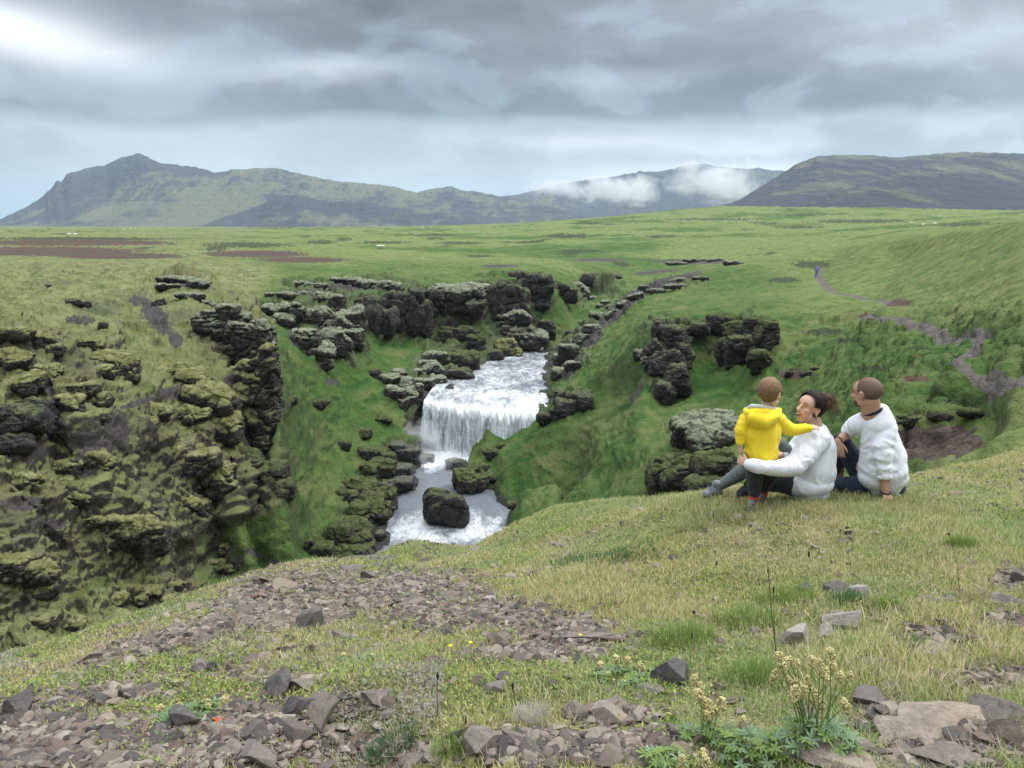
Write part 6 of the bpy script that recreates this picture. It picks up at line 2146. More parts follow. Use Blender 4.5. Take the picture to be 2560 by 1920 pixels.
HM = hair_mat((0.008, 0.006, 0.005), (0.026, 0.017, 0.013))


def hair_shell(name, parent, L, axes, c, k, r, off, keepf, mat, lift=.0, seed=0, amp=.002):
    X, Y, Z = axes
    V, F = ell(L(*off), np.array(r) * k, X, Y, Z, 6)[0]
    q = (V - np.asarray(c)) @ np.stack([X, Y, Z]).T / k
    keep = keepf(q)
    Fk = F[keep[F].all(axis=1)]
    d = amp * fbm(q * np.array([90, 12, 30]) + seed, 2, .5, 'ridge')
    V = V + normals(V, F) * d[:, None]
    used = np.unique(Fk)
    mp = np.zeros(len(V), int)
    mp[used] = np.arange(len(used))
    Vi = V[used]
    cc = np.asarray(L(*off))
    Vin = cc + (Vi - cc) * .93                 # the shell has an inside, so it has thickness
    n = len(used)
    F1 = mp[Fk]
    return mesh_np(name, np.vstack([Vi, Vin]) - np.array(parent.location), np.vstack([F1, F1[:, ::-1] + n]), mat, parent=parent)


hair_shell('hair', wom, L, AX, hw, 1.06, (.096, .122, .110), (0, -.024, .030), lambda q: (q[:, 1] < .062 - .45 * np.maximum(-q[:, 2] + .02, 0) - .25 * np.abs(q[:, 0])) & (q[:, 2] > -.075 + .6 * np.maximum(q[:, 1] + .03, 0)) &
           ~((np.abs(q[:, 0]) > .066) & (q[:, 2] < .020) & (q[:, 1] > -.028)), HM, seed=2, amp=.002)
B = ell(L(0, -.125, .045), np.array((.046, .042, .050)), X, Y, Z) + ell(L(.012, -.165, .085), np.array((.042, .040, .044)), X, Y, Z) + ell(L(-.01, -.155, .04), np.array((.036, .038, .046)), X, Y, Z) + ell(L(0, -.09, -.035), np.array((.05, .04, .04)), X, Y, Z)
V, F = join(B)
V, F = remeshed(V, F, .004)
V = V + normals(V, F) * (.007 * fbm(V * 40, 3, .5, 'ridge'))[:, None]
bun = mesh_np('hair_bun', V - np.array(wom.location), F, hair_mat((0.030, 0.018, 0.013), (0.12, 0.070, 0.045)), parent=wom)
rw = np.random.RandomState(3)
st = []
for i in range(110):
    a = L(rw.uniform(-.03, .03), -.165 + rw.uniform(-.03, .02), .07 + rw.uniform(-.05, .04))
    dirn = unit(rw.normal(size=3) + np.array([1.1, 0, -.35]))
    Ln = rw.uniform(.04, .11)
    p = [a, a + dirn * Ln * .5 + np.array([0, 0, .012]), a + dirn * Ln + np.array([.006, 0, -.028 * rw.uniform(0, 1.6)])]
    st.append(tube(p, [.0022, .0018, .0009], 4))
for i in range(10):
    a = L(rw.choice([-1, 1]) * .06, .01 + rw.uniform(-.03, .03), -.03)
    st.append(tube([a, a + np.array([.012, 0, -.03]), a + np.array([.02 + rw.uniform(-.01, .01), 0, -.07])], [.0015, .0012, .0006], 4))
V, F = join(st)
mesh_np('loose_strand', V - np.array(wom.location), F, hair_mat((0.06, 0.035, 0.022), (0.20, 0.12, 0.07)), parent=wom)['kind'] = 'stuff'
V, F = join(ell(L(.083, -.004, -.040) if (np.asarray(L(.083, 0, -.04)) - hw)[1] < 0 else L(-.083, -.004, -.040), (.0045,) * 3, lv=2))
mesh_np('earring', V - np.array(wom.location), F, M_TEETH, parent=wom)
S = chain([Zp(1175, 640, DW + .05), Zp(1185, 760, DW + .05), Zp(1140, 930, DW + .05), Zp(1090, 1060, DW + .05)], [.105, .150, .185, .175])
S += ell(Zp(1080, 1060, DW + .03), (.235, .17, .115)) + ell(Zp(1175, 960, DW + .05), (.165, .15, .17)) + ell(Zp(1230, 760, DW + .06), (.10, .13, .12))
S += chain([shF, Zp(1180, 625, DW + .04), shN], [.085, .085, .095])
S += chain([shN, Zp(1090, 800, DW - .11), Zp(985, 915, DW - .20), Zp(840, 938, DW - .33), Zp(700, 925, DW - .375), Zp(600, 902, DW - .34)], [.100, .098, .084, .064, .053, .043])
S += chain([shF, Zp(1000, 760, DW + .21), Zp(900, 820, DW + .12)], [.08, .07, .048])
g1, g2, g3 = drape(.013, 2.2, 13), folds(.002, (Zp(985, 915, DW - .17), Zp(615, 903, DW - .23)), 34, 14, 2), folds(.003, (shN, elN), 20, 12, 6)
sw = skin('sweatshirt', S, .0058, M_WHITE, wom, 8, lambda V: g1(V) + g2(V) + g3(V))
V, F = ring(Zp(604, 902, DW - .342), Zp(590, 899, DW - .33) - Zp(700, 925, DW - .375), .036, .007, flat=2)
mesh_np('cuff', V - np.array(wom.location), F, M_WHITE, parent=wom)
V, F = ring(Zp(583, 897, DW - .322), Zp(590, 899, DW - .33) - Zp(700, 925, DW - .375), .028, .004, flat=1.8)
mesh_np('watch_strap', V - np.array(wom.location), F, M_BLACK, parent=wom)
V, F = ring(Zp(1175, 590, DW + .03), (-.10, .02, 1), .058, .010, flat=1.4)
mesh_np('collar', V - np.array(wom.location), F, M_WHITE, parent=wom)
kn = Zp(850, 730, DW + .16)
ank = Zp(345, 1090, DW + .20)
T = chain([Zp(1090, 1080, DW + .12), Zp(960, 880, DW + .16), kn], [.11, .088, .066]) + chain([kn, Zp(620, 900, DW + .18), Zp(500, 990, DW + .19), ank], [.064, .066, .062, .036])
skin('leggings', T, .0055, M_LEG, wom, 4, crumple(.003, 12, 3))
T = chain([Zp(1080, 1100, DW + .02), Zp(900, 1060, DW - .02), Zp(740, 1060, DW + .0)], [.10, .085, .068]) + chain([Zp(740, 1060, DW + .0), Zp(600, 1120, DW + .16)], [.062, .040])
T += ell(Zp(1090, 1090, DW + .06), (.19, .14, .075))
skin('folded_leg', T, .006, M_DPANT, wom, 4, crumple(.004, 12, 5))
# boots


def boot(parent, a, toe, up, mat, k=1.0, name='boot'):
    a, toe = np.asarray(a, float), np.asarray(toe, float)
    P = chain([a + np.array([0, 0, .05]) * k, a + np.array([0, 0, -.01]) * k], [.044 * k, .046 * k]) + chain([a, (a + toe) / 2 + np.array([0, 0, .006]), toe], [.046 * k, .044 * k, .036 * k])
    V, F = join(P)
    V, F = remeshed(V, F, .0055 * k, smooth=3)
    V = V + normals(V, F) * (.002 * fbm(V * 50, 2, .5, 'ridge'))[:, None]
    o = mesh_np(name, V - np.array(parent.location), F, mat, parent=parent)
    so = []
    d = unit(toe - a)
    for t in np.linspace(-.2, 1.04, 9):
        so += ell(a + (toe - a) * t + np.array([0, 0, -.034]) * k, (.036 * k, .044 * k, .013 * k), d, np.cross((0, 0, 1), d), (0, 0, 1), 3)
    V, F = join(so)
    V, F = remeshed(V, F, .005 * k, smooth=1)
    mesh_np('sole', V - np.array(parent.location), F, M_BOOTD, parent=o).parent = o
    for j in range(4):
        t = .15 + .13 * j
        c = a + (toe - a) * t + np.array([0, 0, .040 - .008 * j]) * k
        s = np.cross((0, 0, 1), d)
        V, F = tube([c - s * .022 * k, c + np.array([0, 0, .008 * k]), c + s * .022 * k], .0028 * k, 5)
        mesh_np('lace', V - np.array(parent.location), F, M_LINING, parent=o)
    return o


boot(wom, Zp(318, 1128, DW + .20), Zp(235, 1165, DW + .17), None, M_BOOT)
boot(wom, Zp(590, 1120, DW + .16), Zp(520, 1150, DW + .12), None, M_BOOTD, .9)

# ribbed hems of both sweatshirts
for who, c, rx_, ry_, mt in ((man, Zp(1752, 1118, DM + .04), .15, .135, M_WHITE), (wom, Zp(1105, 1135, DW + .04), .172, .140, M_WHITE)):
    Vh, Fh = [], []
    nh, mh = 160, 8
    for i in range(nh):
        a = 2 * math.pi * i / nh
        for k_ in range(mh):
            tt = k_ / (mh - 1)
            rr = 1 + .02 * math.sin(math.pi * tt) + .008 * math.sin(a * 80)
            Vh.append(c + np.array([rx_ * rr * math.cos(a), ry_ * rr * math.sin(a), -.03 + .055 * tt]))
    for i in range(nh):
        for k_ in range(mh - 1):
            p0, p1 = i * mh + k_, ((i + 1) % nh) * mh + k_
            Fh.append((p0, p1, p1 + 1, p0 + 1))
    mesh_np('hem', np.array(Vh) - np.array(who.location), np.array(Fh), mt, parent=who)

# ---- the child
DC = 5.86
chd = empty('person', tuple(Zp(640, 1265, DC)))
tag(chd, 'small child standing in a yellow hooded jacket with one hand on the woman', 'person', 'family sitting on the grass')
hcc = Zp(778, 290, DC)
P, L, AX = head_parts(hcc, (.72, .66, -.16), (-.06, 0, 1), 1.02, 1.0)
P += chain([Zp(760, 380, DC), Zp(740, 450, DC)], [.045, .05])
sA, sB = Zp(575, 520, DC + .02), Zp(850, 520, DC + .03)
P += chain([sA, Zp(710, 470, DC), sB], [.035, .05, .035]) + chain([Zp(710, 470, DC), Zp(700, 650, DC), Zp(690, 880, DC)], [.06, .075, .07])
P += chain([sA, Zp(520, 650, DC + .0), Zp(520, 735, DC - .02)], [.032, .028, .020]) + hand_parts(Zp(520, 740, DC - .02), (-.08, .0, -1), (-.8, -.5, 0), .55, .35, side=1)
P += chain([sB, Zp(960, 600, DC + .04), Zp(1125, 585, DC + .03)], [.034, .029, .021]) + hand_parts(Zp(1132, 582, DC + .03), (1, .2, -.12), (0, -.6, .8), .58, .30, side=1)
P += chain([Zp(660, 900, DC), Zp(640, 1020, DC + .0), Zp(640, 1180, DC + .02)], [.05, .04, .027])
P += chain([Zp(740, 900, DC + .05), Zp(760, 1010, DC + .08), Zp(725, 1130, DC + .16)], [.05, .04, .027])
body = skin('body', P, .0036, SK_C, chd, 3)
face_bits(L, AX, 1.02, chd)
hair_shell('hair', chd, L, AX, hcc, 1.02, (.088, .103, .096), (0, -.020, .032), lambda q: (q[:, 2] > -.066 + .75 * np.maximum(q[:, 1] + .035, 0)) & (q[:, 1] < .074) & ~((np.abs(q[:, 0]) > .066) & (q[:, 2] < .018) & (q[:, 1] > -.028)),
           hair_mat((0.11, 0.065, 0.036), (0.30, 0.20, 0.115)), seed=5, amp=.0025)
S = chain([Zp(712, 520, DC + .01), Zp(712, 660, DC + .01), Zp(702, 790, DC + .01)], [.112, .122, .128])
S += ell(Zp(705, 790, DC + .01), (.140, .115, .065)) + chain([sA, Zp(710, 490, DC), sB], [.062, .075, .062])
S += ell(Zp(640, 640, DC + .01), (.085, .09, .15)) + ell(Zp(775, 640, DC + .01), (.085, .09, .15))
S += chain([sA, Zp(530, 600, DC + .0), Zp(520, 705, DC - .01)], [.060, .050, .036])
S += chain([sB, Zp(900, 575, DC + .04), Zp(970, 605, DC + .045), Zp(1110, 590, DC + .03)], [.062, .056, .050, .034])
c1, c2, c3 = drape(.007, 4, 21), folds(.0025, (sB, Zp(1110, 590, DC + .03)), 36, 12, 3), folds(.002, (sA, Zp(520, 700, DC)), 36, 12, 3)
jk = skin('jacket', S, .0045, M_YEL, chd, 7, lambda V: c1(V) + c2(V) + c3(V))
V, F = join(chain([Zp(570, 838, DC + .01), Zp(705, 862, DC - .10), Zp(838, 848, DC + .02), Zp(705, 850, DC + .11), Zp(570, 838, DC + .01)], [.012] * 5))
V, F = remeshed(V, F, .004, smooth=2)
mesh_np('waistband', V - np.array(chd.location), F, M_YEL, parent=jk)
Hd = chain([Zp(575, 440, DC + .02), Zp(640, 500, DC - .08), Zp(730, 530, DC - .10), Zp(815, 490, DC - .07), Zp(850, 440, DC + .02)], [.030, .050, .056, .048, .026])
Hd += ell(Zp(712, 520, DC - .08), (.115, .050, .062)) + ell(Zp(700, 455, DC - .05), (.120, .055, .040))
hood = skin('hood', Hd, .0045, M_YEL, chd, 5, drape(.004, 5, 31))
V, F = join(chain([Zp(575, 425, DC + .02), Zp(620, 398, DC - .03), Zp(700, 402, DC - .06), Zp(800, 415, DC - .04), Zp(845, 425, DC + .02)], [.014, .018, .016, .015, .010]))
V, F = remeshed(V, F, .004, smooth=2)
mesh_np('hood_lining', V - np.array(chd.location), F, M_LINING, parent=hood)
T = chain([Zp(665, 870, DC), Zp(645, 1010, DC + .0), Zp(640, 1135, DC + .02)], [.080, .066, .050]) + chain([Zp(745, 880, DC + .04), Zp(765, 1000, DC + .08), Zp(730, 1100, DC + .15)], [.078, .062, .046])
T += ell(Zp(700, 860, DC + .02), (.115, .09, .06))
skin('trousers', T, .005, M_DPANT, chd, 3, crumple(.005, 14, 9))
for a, b in ((Zp(640, 1165, DC + .02), Zp(632, 1215, DC + .01)), (Zp(722, 1130, DC + .16), Zp(712, 1170, DC + .16))):
    V, F = join(chain([a, b], [.038, .036]))
    V, F = remeshed(V, F, .004)
    V = V + normals(V, F) * (.004 * np.sin(V[:, 2] * 420))[:, None]
    mesh_np('sock', V - np.array(chd.location), F, M_RED, parent=chd)
boot(chd, Zp(632, 1228, DC + .01), Zp(612, 1250, DC - .06), None, M_BOOT, .62, 'shoe')
boot(chd, Zp(712, 1180, DC + .16), Zp(690, 1195, DC + .10), None, M_BOOT, .62, 'shoe')

# ---- the walker on the path, far off
g = hit(2041, 694)
hk = empty('person', tuple(g))
tag(hk, 'distant walker in purple blue clothes going away along the path', 'person')
g = np.array(g)


def rel(x, y, z):
    return g + np.array([x, y, z])


P = chain([rel(.06, 0, .08), rel(.09, .05, .5), rel(.09, 0, .92)], [.06, .065, .09]) + chain([rel(-.1, .25, .08), rel(-.08, .1, .5), rel(-.09, 0, .92)], [.06, .065, .09])
P += chain([rel(0, 0, .95), rel(0, 0, 1.2), rel(0, .02, 1.42)], [.14, .14, .15]) + chain([rel(-.2, 0, 1.4), rel(-.27, .03, 1.1), rel(-.24, .12, .88)], [.06, .05, .04]) + chain([rel(.2, 0, 1.4), rel(.27, -.03, 1.1), rel(.25, .08, .88)], [.06, .05, .04])
P += chain([rel(0, 0, 1.45), rel(0, 0, 1.55)], [.06, .06]) + ell(rel(0, 0, 1.66), (.085, .1, .12))
skin('body', P, .03, SK_M, hk, 1)
P = chain([rel(0, 0, .98), rel(0, 0, 1.2), rel(0, .02, 1.40)], [.18, .17, .18]) + chain([rel(-.2, 0, 1.4), rel(-.28, .03, 1.1), rel(-.25, .12, .92)], [.085, .075, .06]) + chain([rel(.2, 0, 1.4), rel(.28, -.03, 1.1), rel(.26, .08, .92)], [.085, .075, .06])
skin('jacket', P, .03, M_PURPLE, hk, 1)
P = chain([rel(.06, 0, .12), rel(.09, .05, .5), rel(.09, 0, .95)], [.08, .09, .12]) + chain([rel(-.1, .25, .12), rel(-.08, .1, .5), rel(-.09, 0, .95)], [.08, .09, .12])
skin('trousers', P, .03, M_PURPLE, hk, 1)
P = ell(rel(0, -.01, 1.70), (.10, .115, .10))
V, F = join(P)
mesh_np('hair', V - g, F, hair_mat((0.10, 0.06, 0.04), (0.2, 0.13, 0.08)), parent=hk)
# ------------------------------------------------------------------ herbs, tufts, stalks and sheep
def leaf_mat(c1, c2):
    def fn(t, p, out):
        n = t.noise(objpos(t), 60, 3, .6)
        c = t.mix(n, c1, c2)
        p.inputs['Roughness'].default_value = .6
        t.put(p.inputs['Base Color'], c)
        tr = t.node('ShaderNodeBsdfTranslucent')
        t.put(tr.inputs[0], c)
        mx = t.node('ShaderNodeMixShader')
        mx.inputs[0].default_value = .25
        t.l.new(p.outputs[0], mx.inputs[1])
        t.l.new(tr.outputs[0], mx.inputs[2])
        t.l.new(mx.outputs[0], out.inputs[0])
    return new_mat('leaf', fn)


ML_BLUE = leaf_mat((0.11, 0.20, 0.10), (0.24, 0.33, 0.19))
ML_GREEN = leaf_mat((0.11, 0.20, 0.05), (0.23, 0.32, 0.09))
ML_FLOWER = leaf_mat((0.52, 0.45, 0.19), (0.74, 0.67, 0.36))
ML_YEL = leaf_mat((0.85, 0.66, 0.02), (0.9, 0.75, 0.03))
ML_RED = leaf_mat((0.45, 0.06, 0.03), (0.60, 0.16, 0.06))
ML_STRAW = leaf_mat((0.33, 0.27, 0.17), (0.50, 0.44, 0.32))
ML_STALK = leaf_mat((0.12, 0.060, 0.035), (0.22, 0.12, 0.07))
ML_DARK = leaf_mat((0.035, 0.03, 0.02), (0.07, 0.055, 0.04))
ML_BLEACH = leaf_mat((0.48, 0.45, 0.40), (0.66, 0.63, 0.58))
rh = np.random.RandomState(77)


def leaflet(d, up, L, w):
    """pointed leaflet, folded along its rib"""
    d = unit(d)
    s = unit(np.cross(d, up))
    n = np.cross(s, d)
    pts = []
    for t, ww in ((0, .12), (.25, .7), (.55, 1), (.8, .65), (1, .04)):
        c = d * L * t - np.array([0, 0, 1]) * L * .25 * t * t
        pts += [c - s * w * ww + n * w * .35 * ww, c, c + s * w * ww + n * w * .35 * ww]
    F = []
    for i in range(4):
        a = i * 3
        F += [(a, a + 1, a + 4), (a, a + 4, a + 3), (a + 1, a + 2, a + 5), (a + 1, a + 5, a + 4)]
    return np.array(pts), np.array(F)


def palm_leaf(L=.030, n=7, w=.0042):
    P = []
    for k in range(n):
        a = -2.4 + 4.8 * k / (n - 1) + rh.uniform(-.1, .1)
        d = np.array([math.cos(a), math.sin(a), .35])
        P.append(leaflet(d, (0, 0, 1), L * rh.uniform(.85, 1.1), w))
    return join(P)


def flower_head(L, w, n=90, r=.0030):
    V0, F0 = ICO[1]
    P = []
    for _ in range(n):
        t = rh.uniform(-1, 1)
        a = rh.uniform(0, 6.28)
        q = w * math.sqrt(max(0, 1 - t * t)) * math.sqrt(rh.uniform(.2, 1))
        P.append((V0 * r * rh.uniform(.6, 1.2) + np.array([math.cos(a) * q, math.sin(a) * q, t * L]), F0))
    return join(P)


HEADS = [mesh_np('flower_head', *flower_head(rh.uniform(.014, .024), rh.uniform(.011, .016), 110), ML_FLOWER, link=False) for _ in range(5)]
LEAVES = [mesh_np('leaf', *palm_leaf(rh.uniform(.024, .036)), ML_BLUE if k % 2 else ML_GREEN, link=False) for k in range(6)]


def herb(px, py, heads, nleaf, spread, height, label, group=None):
    """heads: (px, py) of each flower head; leaves fill a mound round the foot"""
    g = hit(px, py)
    root = empty('flowering_herb', tuple(g))
    tag(root, label, 'plant', group)
    g0 = np.array(g)
    for hx, hy in heads:
        tgt = np.array(at(hx, hy, g.y + rh.uniform(-.05, .06)))
        b = g0 + np.array([rh.uniform(-.03, .03), rh.uniform(-.03, .03), 0])
        mid = (b + tgt) / 2 + np.array([rh.uniform(-.015, .015), 0, .02])
        V, F = tube([b, mid, tgt], [.0022, .0018, .0014], 5)
        mesh_np('stem', V - g0, F, ML_GREEN, parent=root)
        o = bpy.data.objects.new('flower_head', HEADS[rh.randint(5)])
        COL.objects.link(o)
        o.parent = root
        o.location = tgt - g0
        o.rotation_euler = (rh.uniform(-.4, .4), rh.uniform(-.4, .4), rh.uniform(0, 6))
        o.scale = (rh.uniform(.8, 1.25),) * 3
    for _ in range(nleaf):
        a, r = rh.uniform(0, 6.28), math.sqrt(rh.uniform(0, 1)) * spread
        q = np.array([math.cos(a) * r, math.sin(a) * r * .8, 0])
        z0 = float(gsample(g0[0] + q[0], g0[1] + q[1])) - g0[2]
        q[2] = z0 + height * (1 - .6 * (r / spread) ** 2) * rh.uniform(.45, 1)
        o = bpy.data.objects.new('leaf', LEAVES[rh.randint(6)])
        COL.objects.link(o)
        o.parent = root
        o.location = q
        o.rotation_euler = (rh.uniform(-.6, .5), rh.uniform(-.5, .5), a + rh.uniform(-1, 1))
        o.scale = (rh.uniform(.7, 1.3),) * 3
    return root


hd = [(1948, 1642), (1975, 1650), (1993, 1660), (1955, 1668), (2030, 1655), (2050, 1662), (2076, 1640), (2085, 1668), (2060, 1680), (2100, 1690), (2125, 1690), (1970, 1700), (1990, 1716), (2010, 1728), (2035, 1742), (2055, 1762), (1985, 1735), (2020, 1700), (1940, 1690), (2110, 1765), (1965, 1655), (2070, 1700)]
herb(2030, 1868, hd, 76, .135, .11, 'bushy herb with cream yellow flower heads at the lower right', 'flowering herbs on the near slope')
herb(1770, 1850, [(1735, 1700), (1750, 1715), (1745, 1735), (1758, 1755), (1775, 1770), (1765, 1790), (1790, 1775), (1805, 1760)], 22, .09, .06, 'slender herb with a spire of yellow heads left of the bushy one', 'flowering herbs on the near slope')
herb(1660, 1915, [(1625, 1895), (1640, 1905), (1705, 1900), (1755, 1892), (1765, 1905), (1700, 1912)], 26, .10, .05, 'low herb with yellow heads cut by the bottom edge', 'flowering herbs on the near slope')
herb(1880, 1890, [(1860, 1800)], 46, .11, .08, 'clump of finger leaved greenery left of the bushy herb, hardly flowering', 'flowering herbs on the near slope')
herb(470, 1790, [(400, 1772), (520, 1762), (450, 1765), (560, 1750)], 60, .13, .03, 'flat bright green herb patch in the lower left scree', 'flowering herbs on the near slope')
herb(1560, 1690, [(1540, 1650), (1500, 1665), (1570, 1655), (1600, 1665), (1520, 1690), (1470, 1700)], 40, .15, .03, 'low yellow green herb patch right of the centre', 'flowering herbs on the near slope')
herb(905, 1655, [(860, 1640), (930, 1640), (840, 1655)], 34, .13, .02, 'low yellow green herb patch at the lower left of centre', 'flowering herbs on the near slope')
herb(900, 1462, [(895, 1452), (905, 1456), (899, 1460)], 10, .05, .03, 'small yellow herb on the middle of the stony brow', 'flowering herbs on the near slope')


def tuft(px, py, n, spread, L, label, mat, droop=.5, name='grass_tuft', w=.0028):
    g = hit(px, py)
    x = g.x + np.clip(rh.normal(size=n), -1.5, 1.5) * spread
    y = g.y + np.clip(rh.normal(size=n), -1.5, 1.5) * spread * .8
    yaw = np.arctan2(y - g.y, x - g.x) + rh.normal(size=n) * .6
    V, F, T = blades(x, y, rh.uniform(.5, 1, n) * L, np.full(n, w) * (1 + .08 * g.y), np.abs(rh.normal(.25, .25, n)), yaw, np.ones((n, 3)), droop)
    o = mesh_np(name, V - np.array(g), F, mat, smooth=False)
    o.location = g
    return tag(o, label, 'plant', 'grass tufts on the near slope')


MT_DG = leaf_mat((0.045, 0.12, 0.045), (0.10, 0.20, 0.07))
MT_G = leaf_mat((0.15, 0.25, 0.05), (0.26, 0.36, 0.10))
tuft(1545, 1392, 900, .16, .07, 'dark green patch of longer grass left of the family', MT_DG)
tuft(1440, 1405, 500, .12, .06, 'smaller dark green grass patch beside the longest one', MT_DG)
tuft(1860, 1560, 420, .09, .13, 'tall light green tuft among the tall brown stalks', MT_G)
tuft(1700, 1600, 420, .09, .12, 'tall tuft left of the tall brown stalks', MT_G)
tuft(1960, 1500, 380, .09, .11, 'green tuft behind the upright pale stone', MT_G)
tuft(2110, 1505, 260, .05, .09, 'bluish tuft in front of the black jagged rock', MT_DG)
tuft(2215, 1520, 160, .035, .10, 'small bright tuft beside the dark brown turf hump', MT_G)
tuft(2400, 1370, 420, .05, .11, 'arching tuft on the brow right of the man', MT_G)
tuft(1880, 1700, 300, .06, .13, 'fresh tuft directly left of the cream flowers', MT_G)
tuft(1130, 1880, 240, .04, .07, 'small dark tuft left of the big angular stone', MT_G)
tuft(980, 1878, 300, .05, .08, 'tuft over the dark root mat at the bottom', MT_DG)
tuft(1330, 1800, 420, .035, .07, 'bleached wiry tuft right of the big angular stone', ML_BLEACH, .3, w=.0016)
tuft(2020, 1880, 500, .05, .08, 'bleached dead tangle under the bushy herb', ML_BLEACH, .9, w=.0016)
tuft(2240, 1740, 200, .04, .05, 'straw coloured tangle behind the oval stone', ML_STRAW, .9, w=.0016)
tuft(2440, 1500, 260, .05, .07, 'straw tuft at the top of the right scree', ML_STRAW, .5, w=.002)
tuft(2300, 1622, 200, .03, .06, 'vivid green tuft left of the thick pale brown slab', MT_DG)


def stalk(pts, label, mat=ML_STALK, r=.0022, headr=.005, headl=.016, hm=ML_DARK):
    """pts: foot first, as seen in the photo"""
    g = hit(*pts[0])
    root = empty('dry_stalk', tuple(g))
    tag(root, label, 'plant', 'dry stalks on the near slope')
    P = [np.array(at(a, b, g.y + .01 * i)) - np.array(g) for i, (a, b) in enumerate(pts)]
    P[0] = P[0] * 0 - np.array([0, 0, .004])
    V, F = tube(P, list(np.linspace(r, r * .5, len(P))), 5)
    mesh_np('stem', V, F, mat, parent=root)
    V, F = ell(P[-1], (headr, headr, headl), lv=2)[0]
    mesh_np('seed_head', V, F, hm, parent=root)


stalk([(1945, 1665), (1938, 1610), (1928, 1520), (1920, 1425)], 'tall reddish brown stalk, tallest in the grass', r=.0028, headr=.003)
stalk([(1940, 1640), (1936, 1560), (1934, 1475)], 'brown stalk with a dark knot right beside the tallest one', r=.0018, headr=.004)
stalk([(1998, 1590), (2008, 1500), (2022, 1385)], 'thin pale stalk with a dark bent tip', ML_STRAW, r=.0016)
stalk([(1735, 1665), (1732, 1600), (1734, 1530)], 'pale brown stalk with a dark head left of the tallest', ML_STRAW, r=.002, headr=.006, headl=.007)
stalk([(1760, 1700), (1742, 1640), (1730, 1590)], 'slanting straw stalk near the black pitted stone', ML_STRAW, r=.002, headr=.003)
stalk([(2400, 1482), (2392, 1410), (2372, 1335)], 'thin dark stalk with a black head on the right brow', r=.0018, headr=.006, headl=.008)
stalk([(1292, 1770), (1285, 1740), (1282, 1715)], 'short dark twig beside the pyramid shaped stone', ML_DARK, r=.003)
stalk([(1095, 1800), (1093, 1740), (1094, 1690)], 'red brown stalk above the big angular stone', r=.002)
stalk([(1140, 1870), (1150, 1830), (1165, 1800)], 'leaning brown twig left of the big angular stone', r=.002, headr=.003)
stalk([(1793, 1442), (1792, 1425), (1791, 1408)], 'short dark headed stalk in the grass below the child', ML_STRAW, r=.0015, headr=.006, headl=.016)
stalk([(1825, 1330), (1823, 1318), (1825, 1300)], 'short tan seed stalk just below the child', ML_STRAW, r=.002, headr=.006, headl=.022, hm=ML_STRAW)
stalk([(2092, 1290), (2093, 1276), (2095, 1262)], 'tan grass head in front of the woman', ML_STRAW, r=.002, headr=.006, headl=.02, hm=ML_STRAW)
stalk([(2055, 1290), (2057, 1276), (2058, 1260)], 'second tan grass head in front of the woman, nearer the child', ML_STRAW, r=.002, headr=.006, headl=.02, hm=ML_STRAW)
stalk([(1787, 1335), (1785, 1310), (1783, 1290)], 'thin reddish stalk left of the child', r=.0018)


def little_flower(px, py, foot, label):
    g = hit(px, foot)
    root = empty('yellow_flower', tuple(g))
    tag(root, label, 'flower', 'yellow flowers on the near slope')
    top = np.array(at(px, py, g.y)) - np.array(g)
    V, F = tube([(0, 0, 0), top * .5 + np.array([.002, 0, 0]), top], .0012, 5)
    mesh_np('stem', V, F, ML_GREEN, parent=root)
    P = []
    for k in range(14):
        a = k * .449
        V, F = leaflet((math.cos(a), math.sin(a) - .35, .45), (0, 0, 1), .011, .0022)
        P.append((V + top, F))
    V, F = join(P)
    mesh_np('petals', V, F, ML_YEL, parent=root)


little_flower(1127, 1614, 1640, 'yellow flower on bare soil, left one of the close pair')
little_flower(1177, 1606, 1630, 'yellow flower on bare soil, right one of the close pair')
little_flower(1451, 1588, 1600, 'yellow flower against the broad grey slab')
little_flower(98, 1698, 1704, 'orange yellow flower alone at the far left')
little_flower(2360, 1240, 1250, 'yellow flower on the brow right of the man')

g = hit(548, 1812)
rd = empty('red_leaved_plant', tuple(g))
tag(rd, 'small plant with bright red leaves in the lower left scree', 'plant')
for k, (a, ln) in enumerate(((2.6, .045), (.3, .042), (1.3, .035), (3.6, .030), (-.6, .034), (2.0, .028))):
    V, F = leaflet((math.cos(a), math.sin(a), .5), (0, 0, 1), ln, .0065)
    mesh_np('leaf', V + np.array([0, 0, .008]), F, ML_RED, parent=rd)


# sheep on the moor: white specks in the picture, a metre long each
M_WOOL = new_mat('wool', lambda t, p, o: (t.put(p.inputs['Base Color'], (0.78, 0.76, 0.70, 1)), bump(t, p, t.noise(objpos(t), 20), .03)))


def make_sheep():
    root = empty('sheep')
    P = chain([(-.38, 0, .62), (0, 0, .66), (.34, 0, .64)], [.24, .27, .24]) + chain([(.42, 0, .72), (.62, 0, .74), (.78, 0, .64)], [.13, .11, .07])
    for sx in (-.34, .32):
        for sy in (-.12, .12):
            P += chain([(sx, sy, .5), (sx + .02, sy, .28), (sx, sy, .03)], [.10, .055, .045])
    V, F = join(P)
    V, F = remeshed(V, F, .035, smooth=2)
    mesh_np('body', V, F, M_WOOL, parent=root)
    for s in (-1, 1):
        V, F = ell((.66, s * .12, .76), (.03, .07, .03), lv=2)[0]
        mesh_np('ear', V, F, M_WOOL, parent=root)
    return root


